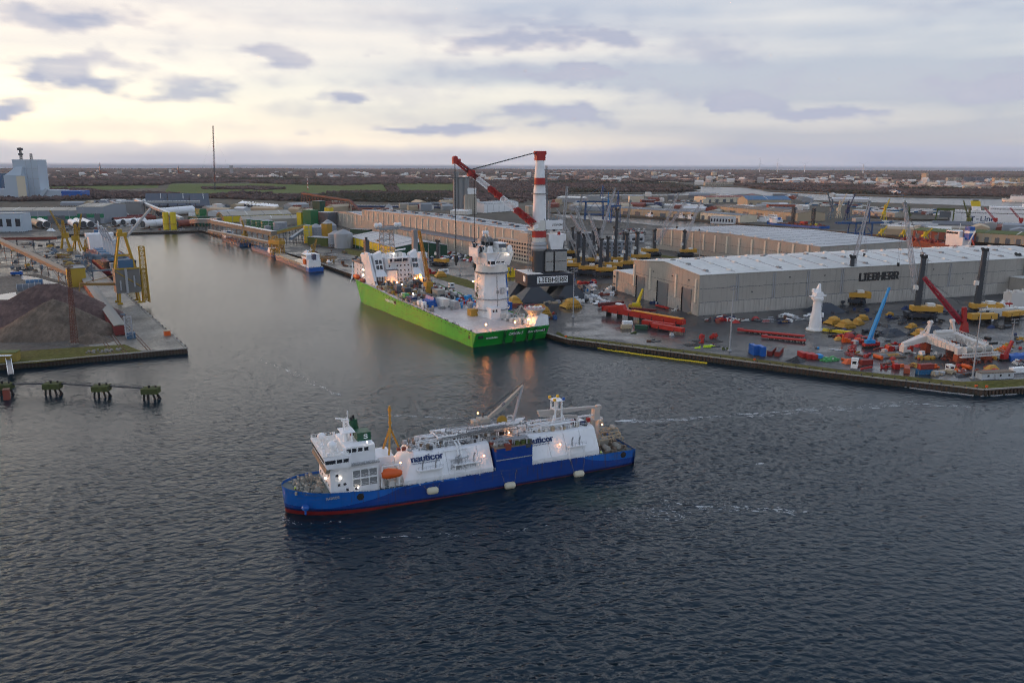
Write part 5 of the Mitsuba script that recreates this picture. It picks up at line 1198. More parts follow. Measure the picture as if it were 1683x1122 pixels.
CR += [(912, 428, 'mobile crane behind the giant crane\'s machinery house, boom leaning left', 190, 372, (897, 318), 30), (938, 424, 'rear mobile crane of the packed row with a dark boom crossing behind', 20, 376, (956, 322), 40),
 (972, 438, 'mobile crane in the middle of the packed row, boom leaning left', 0, 382, (938, 352), 25), (1001, 446, 'mobile crane with a short dark tower at the right of the packed row', 170, 392, (968, 352), 25),
 (1048, 432, 'mobile crane standing behind the hall annex, thin dark tower', 200, 384, None, 0), (1022, 423, 'rear right mobile crane of the packed row, low tower', 10, 384, (1036, 330), 40)]
for x, y, l, rz, tw_, bm_, dy_ in CR:
    sc_ = 1.0 if y > 430 else 0.95
    harbour_crane(x, y, l, rz, tw_, bm_, dy_, sc_, boom2=(1128, 330) if x == 1072 else None, bcol='midgrey' if x in (938, 912, 1022) else 'steel')

def steel_beam(name, label, a, b, w, h, col, z=0.6, cat='boom section', group=None, legs=True, nose=0.0):
    """A box girder lying on trestles between two sighted places."""
    p, q = at(*a), at(*b)
    L = np.hypot(*(q - p)[:2])
    k = thing(name, label, cat, p, ang(p, q), group)
    m = MB().loft([[(x, -w / 2 * s_, z + h * (1 - s_) * .5), (x, w / 2 * s_, z + h * (1 - s_) * .5), (x, w / 2 * s_, z + h * (.5 + s_ / 2)), (x, -w / 2 * s_, z + h * (.5 + s_ / 2))] for x, s_ in ((0, 1 - nose), (L * .12, 1), (L * .88, 1), (L, 1 - nose * .5))])
    obj('girder', m, col, k)
    if legs:
        for i in range(max(2, int(L / 9))):
            x = L * (i + .5) / max(2, int(L / 9))
            obj('trestle', MB().span(x - .3, x + .3, -w / 2 - .3, w / 2 + .3, 0, z).span(x - .2, x + .2, -w / 2 - .1, -w / 2 + .1, 0, z + h * .6), 'blackpaint', k)
    n = max(2, int(L / 6))
    r = MB()
    for i in range(n + 1): r.span(L * i / n * .98 + .1, L * i / n * .98 + .35, -w / 2 - .06, w / 2 + .06, z - .02 + h * .02, z + h + .06)
    obj('ribs', r, col, k)
    return k, L
k, L = steel_beam('crane_boom', 'long red crane boom with an orange deck lying before the hall doors', (992, 517), (1124, 541), 4.2, 3.4, mat('boom_red', (0.38, 0.022, 0.016), 0.45), z=2.6, nose=0.35)
obj('walkway', MB().span(L * .38, L * .98, -1.6, 1.6, 6.06, 6.5), mat('boom_orange', (0.62, 0.24, 0.02), 0.5), k, label='orange top of the boom')
obj('head_block', MB().hexa([(0, -2, 3.4), (20, -2, 3.4), (20, 2, 3.4), (0, 2, 3.4), (3, -1.6, 6.4), (17, -1.6, 9.0), (17, 1.6, 9.0), (3, 1.6, 6.4)]), 'boom_red', k)
obj('cover', MB().span(11, 16, -1.4, 1.4, 8.6, 9.3), 'white', k)
steel_beam('crane_boom', 'red boom section lying just below the long orange topped boom', (1056, 536), (1108, 543), 3.0, 2.4, 'boom_red', z=1.6, cat='boom section')
steel_beam('crane_boom', 'red boom section with a black underframe, lowest of the three red ones', (1072, 541), (1123, 550), 3.2, 2.6, 'boom_red', z=1.4, cat='boom section')
steel_beam('crane_boom', 'dark red boom section behind the long orange topped boom', (1038, 511), (1078, 514), 2.2, 1.6, 'darkred', z=0.8)
steel_beam('crane_boom', 'dark red pointed boom tip lying left of the yellow telescopic crane', (984, 506), (1024, 503), 2.6, 3.0, 'darkred', z=0.6, nose=0.5)
steel_beam('crane_boom', 'thin red boom section lying before the middle hall door', (1078, 504), (1098, 509), 1.6, 1.2, 'red', z=0.5)
def carrier(a, b, label):
    p, q = at(*a), at(*b); L = np.hypot(*(q - p)[:2])
    k = thing('flat_carrier', label, 'trailer', p, ang(p, q), 'long red flat carriers in the yard')
    obj('platform', MB().span(0, L, -1.5, 1.5, 1.2, 1.7).span(0, L, -1.6, -1.35, 1.0, 1.8).span(0, L, 1.35, 1.6, 1.0, 1.8), 'boom_red', k)
    obj('power_pack', MB().span(-3.2, 0, -1.4, 1.4, 0.9, 2.3), 'red', k)
    for i in range(int(L / 1.6)):
        x = 0.9 + i * 1.6
        obj('axle', MB().tube((x, -1.45, .55), (x, -.55, .55), .52, 8).tube((x, .55, .55), (x, 1.45, .55), .52, 8), 'rubber', k)
        if i % 2 == 0: obj('hub', MB().tube((x, -1.55, .55), (x, -1.42, .55), .22, 6), 'offwhite', k)
    return k
carrier((1221, 546), (1322, 556), 'long red flat carrier on many wheels, the farther of two')
carrier((1261, 557), (1324, 563), 'long red flat carrier on many wheels, the nearer of two')

def container(px, py, rz, col, label, L=6.1, level=0, off=(0, 0), group='shipping containers by the quay', open_top=False):
    p = at(px, py) + np.array([off[0], off[1], level * 2.62])
    k = thing('container', label, 'container', p, rz, group)
    m = MB().span(-L / 2, L / 2, -1.22, 1.22, 0.12, 2.5 if open_top else 2.6)
    obj('box', m, col, k)
    r = MB()
    for i in range(int(L / 0.55)):
        x = -L / 2 + 0.35 + i * 0.55
        r.span(x - .1, x + .1, -1.27, 1.27, 0.3, 2.45)
    obj('ribs', r, col, k)
    f = MB()
    for x in (-L / 2, L / 2):
        for y in (-1.2, 1.2): f.box((x, y, 1.36), (.2, .2, 2.6))
    obj('frame', f, col, k)
    obj('door', MB().span(L / 2 + .02, L / 2 + .09, -1.1, -.03, .3, 2.4).span(L / 2 + .02, L / 2 + .09, .03, 1.1, .3, 2.4), col, k)
    if open_top: obj('opening', MB().span(-L / 2 + .2, L / 2 - .2, -1.05, 1.05, 2.52, 2.58), 'darkgrey', k)  # dark plate stands in for the shade inside the open top
    return k
mat('cont_red', (0.22, 0.03, 0.025), 0.5); mat('cont_rust', (0.32, 0.07, 0.035), 0.55); mat('cont_blue', (0.015, 0.10, 0.22), 0.5)
for a_ in (
 (1238, 582, 100, 'blue', 'blue container, lower left of the bright blue stack'), (1250, 584, 100, 'blue', 'blue container, lower right of the bright blue stack'),
 (1238, 582, 100, 'blue', 'blue container, upper left of the bright blue stack', 6.1, 1), (1250, 584, 100, 'blue', 'blue container, upper right of the bright blue stack', 6.1, 1),
 (1268, 581, 62, 'cont_red', 'dark red open container, left of a pair beside the blue stack', 12.2, 0, (0, 0), 'shipping containers by the quay', True), (1280, 582, 62, 'cont_red', 'dark red open container, right of a pair beside the blue stack', 12.2, 0, (0, 0), 'shipping containers by the quay', True),
 (1318, 586, 95, 'red', 'red container, left of three behind the black heap'), (1327, 588, 95, 'red', 'red container, middle of three behind the black heap'), (1336, 589, 95, 'red', 'red container, right of three behind the black heap'),
 (1346, 590, 95, 'skyblue', 'light blue container next to the pale green heap', 3.6),
 (1423, 599, 15, 'cont_red', 'dark red container beside the white machine cabin', 6.1), (1490, 611, 65, 'cont_rust', 'rust orange container standing end on before the quay', 8.0),
 (1518, 615, 12, 'cont_blue', 'blue container below a red one', 7.2), (1520, 615, 12, 'cont_red', 'red container stacked on a blue one', 7.2, 1),
 (1672, 612, 15, 'white', 'white and blue container right of the long site hut', 8), (1031, 534, 12, 'white', 'white container left of the green ones near the red booms', 6.1), (1029, 540, 12, 'tan', 'brown container in front of a white one near the red booms', 6.1),
 (1054, 541, 160, 'darkgreen', 'dark green container left of the lowest red boom', 7.5), (1472, 606, 95, 'red', 'small red container left of the rust orange one', 2.6)):
    container(*a_)

def heap(px, py, label, col, w=6.0, h=3.0, name='heap', cat='heap', l=None, seed=0, rz=0.0):
    """A loose cone of stuff with an uneven skirt."""
    k = thing(name, label, cat, at(px, py), rz)
    n, rows, v = 26, 7, []
    for j in range(rows):
        t = j / (rows - 1)
        for i in range(n):
            a = i / n * 6.283
            r = (1 - t) * (1 + 0.18 * math.sin(3 * a + seed) + 0.08 * math.sin(7 * a + 2 * seed))
            v.append((math.cos(a) * r * (l or w), math.sin(a) * r * w, h * t ** 1.1 + 0.05 * math.sin(5 * a + j)))
    m = MB().loft([v[j * n:(j + 1) * n] for j in range(rows)], cap=False)
    obj('mound', m, col, k)
    return k
heap(1309, 594, 'small black heap of bulk beside the quay\'s grass bank', 'blackpaint', 3.2, 3.0, l=5.0)

def yellow_stack(px, py, rz, label, s=1.0, col='crane_yellow'):
    """A pile of yellow outrigger frames: stepped, with ribs, on feet."""
    k = thing('frame_stack', label, 'machine parts', at(px, py), rz, 'yellow stacks of crane frames')
    m = MB()
    for i, (l, w, z, h) in enumerate(((11, 8, .6, 1.2), (9.4, 6.6, 1.9, 1.1), (7.4, 5.2, 3.1, 1.1))):
        obj('layer', MB().box((0.4 * i, 0, (z + h / 2) * s), (l * s, w * s, h * s), rz=4 * i, taper=.9), col, k)
    obj('cap', MB().hexa([(-3.2 * s, -2.4 * s, 4.2 * s), (3.6 * s, -2.4 * s, 4.2 * s), (3.6 * s, 2.4 * s, 4.2 * s), (-3.2 * s, 2.4 * s, 4.2 * s), (-2 * s, -.8 * s, 5.6 * s), (2.4 * s, -.8 * s, 5.6 * s), (2.4 * s, .8 * s, 5.6 * s), (-2 * s, .8 * s, 5.6 * s)]), col, k)
    f = MB()
    for i in range(8): f.box(((-4.9 + i * 1.4) * s, -4.2 * s, .7 * s), (.8 * s, .9 * s, 1.4 * s)).box(((-4.9 + i * 1.4) * s, 4.2 * s, .7 * s), (.8 * s, .9 * s, 1.4 * s)).box(((-4 + i * 1.15) * s, -3.5 * s, 2.4 * s), (.5 * s, .6 * s, 1.0 * s))
    obj('feet', f, 'ochre', k)
    return k
yellow_stack(886, 517, 20, 'yellow frame stack right behind the green ship\'s stern house', 1.25)
yellow_stack(938, 505, 25, 'yellow frame stack beside the lamp mast, right of the giant crane\'s feet', 1.15)
yellow_stack(846, 500, 100, 'yellow frame stack half hidden behind the white crane tower', 1.1)
yellow_stack(1369, 532, 25, 'yellow frame stack right of the white column, the left of two', 0.85)
yellow_stack(1389, 538, 25, 'yellow frame stack right of the white column, the nearer of two', 0.9)
yellow_stack(1408, 533, 40, 'yellow frame stack third from the white column', 0.7)
yellow_stack(1417, 525, 10, 'low yellow frames lying between the hall and the blue telescopic boom', 0.6)
yellow_stack(1498, 539, 25, 'small yellow frame stack left of a black sloping heap', 0.55)
yellow_stack(1511, 551, 25, 'yellow frame stack standing behind the rusty post near the white machine frame', 0.75)
yellow_stack(1462, 518, 0, 'tiny yellow frames lying far back before the hall\'s lettering', 0.4)
yellow_stack(724, 455, 20, 'small yellow frame stack beside the crowded car park', 0.9)
steel_beam('yellow_beam', 'flat yellow beam lying in front of the yellow frame stacks', (1352, 545), (1398, 550), 2.6, 1.5, 'lemon', z=.6, cat='beam')
steel_beam('yellow_beam', 'yellow walkway platform under the tall bare tower', (1592, 532), (1634, 531), 4.5, 3.6, 'crane_yellow', z=3.0, cat='platform')
steel_beam('yellow_beam', 'yellow platform near the right edge under white parts', (1650, 530), (1676, 527), 4.0, 3.0, 'crane_yellow', z=4.0, cat='platform')

# dark pyramids of crane chassis lying about
for px, py, w, l in ((1527, 548, 11, 'black sloping steel structure behind the white machine frame'), (1355, 512, 13, 'black sloping steel structure before the hall, right of the white column'), (1465, 549, 8, 'black crane parts on the wet ground left of the yellow stack')):
    k = thing('steel_structure', l, 'machine parts', at(px, py), 20)
    obj('body', MB().hexa([(-w, -w * .6, 0), (w, -w * .6, 0), (w, w * .6, 0), (-w, w * .6, 0), (-w * .3, -w * .15, w * .45), (w * .3, -w * .15, w * .45), (w * .3, w * .15, w * .45), (-w * .3, w * .15, w * .45)]), 'crane_navy', k)
    obj('gear', clutter(16, (-w, w), (-w * .7, w * .7), 0, (0.6, 2.2), px), 'darkgrey', k)

# telescopic cranes
def telescopic(px, py, tx, ty, label, col, carrier_col, rz, tip_dy=0, thick=1.3, L=9):
    p = at(px, py); k = thing('telescopic_crane', label, 'crane', p, rz)
    obj('carrier', MB().span(-L / 2, L / 2, -1.5, 1.5, 1.0, 2.4).span(L / 2 - 2, L / 2, -1.4, 1.4, 1.0, 3.2), carrier_col, k)
    for i in range(5): obj('wheel', MB().tube((-L / 2 + 1 + i * (L - 2) / 4, -1.6, .75), (-L / 2 + 1 + i * (L - 2) / 4, 1.6, .75), .75, 10), 'rubber', k)
    obj('turntable', MB().span(-3.4, 1.6, -1.4, 1.4, 2.5, 4.4), col, k)
    obj('cab', MB().box((1.2, 1.3, 3.6), (1.8, 1.2, 2.0), taper=.85), col, k)
    q = up(tx, ty, p, tip_dy) - p; q[:2] = rot2(-rz) @ q[:2]
    b0 = np.array([-1.5, 0, 4.0])
    obj('boom', MB().beam(b0, b0 + (q - b0) * .5, thick, thick * 1.1).beam(b0 + (q - b0) * .45, b0 + (q - b0) * .8, thick * .8, thick * .9).beam(b0 + (q - b0) * .75, q, thick * .62, thick * .7), col, k)
    obj('ram', MB().tube((1.0, 0, 3.2), b0 + (q - b0) * .3, .3, 8), 'steel', k)
    obj('boom_head', MB().box(q, (1.2, 1.0, 1.2)), col, k)
    return k
telescopic(1431, 571, 1461, 474, 'red mobile crane with a long bright blue telescopic boom raised steeply', 'skyblue', 'red', 10, 6, 1.6)
telescopic(1044, 508, 1056, 476, 'yellow mobile crane with a telescopic boom, before the hall doors', 'lemon', 'crane_yellow', 160, 4, 1.7)
# the red crane with the falling lattice boom
p = at(1584, 545)
k = thing('red_crane', 'red crane column with a long red lattice boom falling from the upper left', 'crane', p, 0)
a_ = up(1519, 456, p, 14) - p; b_ = up(1580, 530, p) - p; c_ = up(1585, 505, p) - p
obj('column', MB().beam((0, 0, 0), c_, 2.2, 2.2).box((0, 0, 3), (4.5, 3.5, 6), taper=.6), 'red', k)
obj('boom', MB().lattice(b_, a_, 2.8, 1.8, 14, .34).mesh(MB().lattice(b_, a_, 1.4, .8, 6, .22)), mat('boom_crimson', (0.30, 0.012, 0.03), .45), k)
obj('rope', MB().tube(c_, a_, .1, 3).tube(c_ + [1, 0, 0], a_ + [1, 0, 0], .1, 3), 'blackpaint', k)
# dismantled small red crane at the right edge
p = at(1652, 592)
k = thing('red_crane', 'short red crane arm standing on a black frame near the right edge', 'crane', p, 20)
obj('arm', MB().beam((-1, 0, 1), (3.2, 0, 10), 1.3, 1.5).box((-1, 0, 2), (3.4, 2.4, 3)), 'red', k); obj('frame', MB().span(-4, 4, -1.5, 1.5, 0.2, 1.0), 'blackpaint', k)
k = thing('covered_load', 'load under a bright blue tarpaulin near the right edge', 'load', at(1669, 590), 15)
obj('tarpaulin', MB().loft([np.array([(x, -3, 0), (x, -2.6, 2.4 + .3 * math.sin(x)), (x, 0, 3.3 + .3 * math.cos(x)), (x, 2.6, 2.5), (x, 3, 0)]) for x in np.linspace(-6, 6, 7)]), 'blue', k, smooth=40)

# white crane pedestal standing upright like a lighthouse
p = at(1339, 543)
k = thing('crane_pedestal', 'white round crane pedestal standing upright on its flange, like a lighthouse', 'crane column', p, 20)
obj('column', MB().lathe([(3.7, 1.0), (3.5, 7), (2.5, 12), (2.2, 19)], 24), 'ship_white', k, smooth=40)
obj('flange', MB().lathe([(0, 0), (5.0, 0), (5.4, .5), (5.2, 1.2), (3.7, 1.2)], 24), 'offwhite', k, smooth=30)
obj('slew_ring', MB().lathe([(2.2, 18.6), (3.4, 18.8), (3.6, 20), (3.2, 21)], 24), 'white', k, smooth=30)
obj('head', MB().box((0, 0, 22.2), (5.2, 3.6, 2.6)).beam((-5.5, 0, 21.2), (5.6, 0, 21.2), 2.2, .4).hexa([(-1.4, -1.2, 23.4), (1.4, -1.2, 23.4), (1.4, 1.2, 23.4), (-1.4, 1.2, 23.4), (.3, -.5, 28.5), (1.3, -.5, 28.5), (1.3, .5, 28.5), (.3, .5, 28.5)]), 'white', k)
obj('cab', MB().box((-2.2, 1.0, 24.4), (1.8, 1.8, 2.0)), 'white', k)
obj('platform_rail', rail([(-5.4, -1.2, 21.4), (5.5, -1.2, 21.4)], step=1.4), 'white', k)
obj('ladder', MB().lattice((3.9, 0, 1), (2.9, 0, 19), .8, .8, 12, .08).box((4.3, -.5, 9.5), (1.2, 1.2, 2.6)), 'white', k)

# the big white machine frame on the right
p = at(1581, 588)
k = thing('frame_machine', 'big white ship crane frame with winches, standing on red trestles', 'machine frame', p, 16)
mf = mat('frame_white', (0.60, 0.57, 0.54), .5)
fb_ = MB()
obj('front_beam', MB().span(-11, 11, -7.5, -5.5, 4, 7.4), mf, k)
for x in (-6, 0, 6):
    obj('winch', MB().tube((x - 2.2, -8.6, 6.4), (x + 2.2, -8.6, 6.4), 1.3, 14), 'winchgrey', k)
    obj('winch_flange', MB().tube((x - 2.4, -8.6, 6.4), (x - 2.15, -8.6, 6.4), 1.9, 16).tube((x + 2.15, -8.6, 6.4), (x + 2.4, -8.6, 6.4), 1.9, 16), mf, k)
for s_, nm in ((-1, 'left_arm'), (1, 'right_arm')):
    x0, x1 = (7.2, 10.6) if s_ > 0 else (-10.6, -7.2)
    kk_ = obj(nm, MB().hexa([(x0, -5.5, 5), (x1, -5.5, 5), (x1, 19, 6), (x0, 19, 6), (x0, -5.5, 7.6), (x1, -5.5, 7.6), (x1, 19, 10.6), (x0, 19, 10.6)]), mf, k)
    for q in range(9): obj('rib', MB().span(x0 - .25, x1 + .25, -4.6 + q * 2.7, -4.2 + q * 2.7, 5.2 + q * .1, 8.0 + q * .33), mf, kk_)
    obj('arm_rail', rail([(x0 if s_ < 0 else x1, -5, 7.8), (x0 if s_ < 0 else x1, 19, 10.8)], step=2.0, r=.09), mf, kk_)
    obj('upright', MB().beam((s_ * 9, 15.5, 10), (s_ * 7.2, 16, 16.2), 1.2, 1.2).beam((s_ * 9, 18.5, 10.4), (s_ * 7.2, 16.4, 16.2), .8, .8).tube((s_ * 7.2 - 1, 16.2, 16.2), (s_ * 7.2 + 1, 16.2, 16.2), 1.1, 10), mf, k)
obj('cross_beam', MB().span(-7.2, 7.2, 12.5, 16, 6.5, 10).tube((-5.6, 14, 11), (5.6, 14, 11), 1.2, 14), mf, k)
obj('outrigger', MB().hexa([(-24, 14.5, 4), (-10.6, 14, 6), (-10.6, 18.6, 6), (-24, 17, 4), (-24, 14.8, 6), (-10.6, 14, 9.6), (-10.6, 18.6, 9.6), (-24, 16.8, 6)]), mf, k)
obj('outrigger', MB().hexa([(10.6, 14, 6), (27, 12, 2.4), (27, 14.6, 2.4), (10.6, 18.6, 6), (10.6, 14, 9.6), (27, 12, 4.6), (27, 14.6, 4.6), (10.6, 18.6, 9.6)]), mf, k)
for x in (-24, 26): obj('outrigger_pad', MB().box((x, 15 if x < 0 else 13, 3.0), (2.0, 3.4, 3.4)), mf, k)
obj('grating', MB().span(-7.0, 7.0, -3.6, 12, 4.6, 4.9), 'darkgrey', k)
obj('front_rail', rail([(-12, -11.4, 3.9), (12, -11.4, 3.9)], step=1.5, r=.1), mf, k)
obj('walkway', MB().span(-12.2, 12.2, -11.6, -9.9, 3.3, 3.8).span(-11.5, 11.5, -11.0, -10.4, 5.0, 5.3), mf, k)
obj('trestle', MB().span(-11, -7, -8, -5, 0, 4), 'cont_rust', k); obj('trestle', MB().span(7, 11, -8, -5, 0, 4), 'cont_rust', k); obj('trestle', MB().span(-10, -7, 14, 18, 0, 6), 'cont_rust', k); obj('trestle', MB().span(7, 10, 14, 18, 0, 6), 'cont_rust', k)
obj('gear', clutter(70, (-11, 11), (-8, 18), 7.4, (.25, 1.3), 171), mf, k, kind='stuff')
obj('ground_gear', clutter(60, (-14, 13), (-13, 4), 0, (.3, 1.5), 172), 'brick', k, kind='stuff')
# white dismantled crane parts along the hall's right end
for px, py, l, rz, sz, c in ((1634, 513, 'red and white striped boom section with black lettering, lying at the hall\'s right end', 15, (26, 3, 4.4), 'white'), (1666, 509, 'white machinery house standing at the right edge before the hall', 15, (14, 7, 11), 'frame_white'), (1650, 522, 'long white crane section lying in front of the striped boom', 10, (34, 5, 5), 'offwhite'),
                              (1604, 526, 'black crane section under the tall bare tower', 0, (26, 6, 3), 'crane_dark')):
    k = thing('crane_section', l, 'crane section', at(px, py), rz)
    obj('body', MB().span(-sz[0] / 2, sz[0] / 2, -sz[1] / 2, sz[1] / 2, 1.6, 1.6 + sz[2]), c, k)
    obj('skids', MB().span(-sz[0] / 2.4, -sz[0] / 2.6, -sz[1] / 2, sz[1] / 2, 0, 1.7).span(sz[0] / 2.6, sz[0] / 2.4, -sz[1] / 2, sz[1] / 2, 0, 1.7), 'darkgrey', k)
    if 'striped' in l:
        obj('red_part', MB().span(-13.2, -5.5, -1.6, 1.6, 1.5, 6.1), 'red', k); obj('red_part', MB().span(7, 13.2, -1.6, 1.6, 1.5, 6.1), 'red', k)
        obj('lettering', wall_text('LIEBHERR', 1.5, (-4.2, -1.55, 3), (1, 0, 0)), 'blackpaint', k)
    obj('gear', clutter(18, (-sz[0] / 2, sz[0] / 2), (-sz[1] / 2, sz[1] / 2), 1.6 + sz[2], (.5, 2.0), px), c, k)

# lamp masts
def lamp_mast(px, py, ty, label):
    p = at(px, py); h = up(px, ty, p)[2] - 3
    k = thing('lamp_mast', label, 'lamp mast', p, 20, 'tall floodlight masts in the harbour')
    obj('mast', MB().tube((0, 0, 0), (0, 0, h), .42, 10, r2=.18).box((0, 0, .4), (1.6, 1.6, .8)), 'steel', k)
    obj('crossarm', MB().beam((-2.4, 0, h), (2.4, 0, h), .2, .25).beam((-2.0, 0, h - 1.8), (2.0, 0, h - 1.8), .2, .25), 'steel', k)
    for i, x in enumerate((-2.1, -.7, .7, 2.1)): obj('floodlight', MB().box((x, -.35, h + .1), (.9, .5, .5)).box((x * .85, -.35, h - 1.7), (.9, .5, .5)), 'midgrey', k)
    return k
for a_ in ((942, 521, 441, 'floodlight mast right of the green ship\'s stern'), (1199, 577, 470, 'floodlight mast on the quay left of the blue containers'), (1598, 622, 506, 'floodlight mast before the big white machine frame'), (1661, 575, 525, 'floodlight mast near the right edge behind the red arm'), (756, 452, 405, 'floodlight mast by the crowded car park'), (705, 445, 395, 'floodlight mast behind the slim yellow deck crane'), (1148, 446, 380, 'floodlight mast behind the hall roof')):
    lamp_mast(*a_)
# site hut and cabins
p = at(1634, 621)
k = thing('site_hut', 'long pale grey site hut with flat brown roof, behind the quay corner', 'hut', p, 10)
obj('wall', MB().span(-8.5, 8.5, -2, 2, 0, 3.0), 'panewhite', k); obj('roof', MB().span(-8.9, 8.9, -2.4, 2.4, 3.02, 3.4), 'deckbrown', k)
for x in (-5, 1.5, 6): obj('window', MB().box((x, -2.05, 1.7), (.9, .14, .9)), 'glass', k)
obj('door', MB().box((-1.6, -2.05, 1.1), (1.0, .14, 2.1)), 'steel', k)
for px, py, l, sz, rz in ((1404, 604, 'white machine cabin with dark windows at the quay', (3.2, 3.0, 4.6), 60), (1561, 608, 'small white cabin among rubble left of the lamp mast', (3, 3, 2.6), 10), (1535, 560, 'small white cabin behind the rusty post near the machine frame', (2, 2, 3), 10), (742, 472, 'white kiosk by the road behind the green ship', (4, 3, 3.4), 30), (729, 450, 'grey shed beside the crowded car park', (9, 4, 4), 30)):
    k = thing('cabin', l, 'cabin', at(px, py), rz)
    obj('wall', MB().span(-sz[0] / 2, sz[0] / 2, -sz[1] / 2, sz[1] / 2, 0, sz[2]), 'white', k); obj('roof', MB().box((0, 0, sz[2] + .12), (sz[0] + .3, sz[1] + .3, .22)), 'offwhite', k)
    obj('window', MB().box((0, -sz[1] / 2 - .03, sz[2] * .62), (sz[0] * .6, .1, sz[2] * .3)), 'glass', k)
    obj('window', MB().box((-sz[0] / 2 - .03, 0, sz[2] * .62), (.1, sz[1] * .6, sz[2] * .3)), 'glass', k)
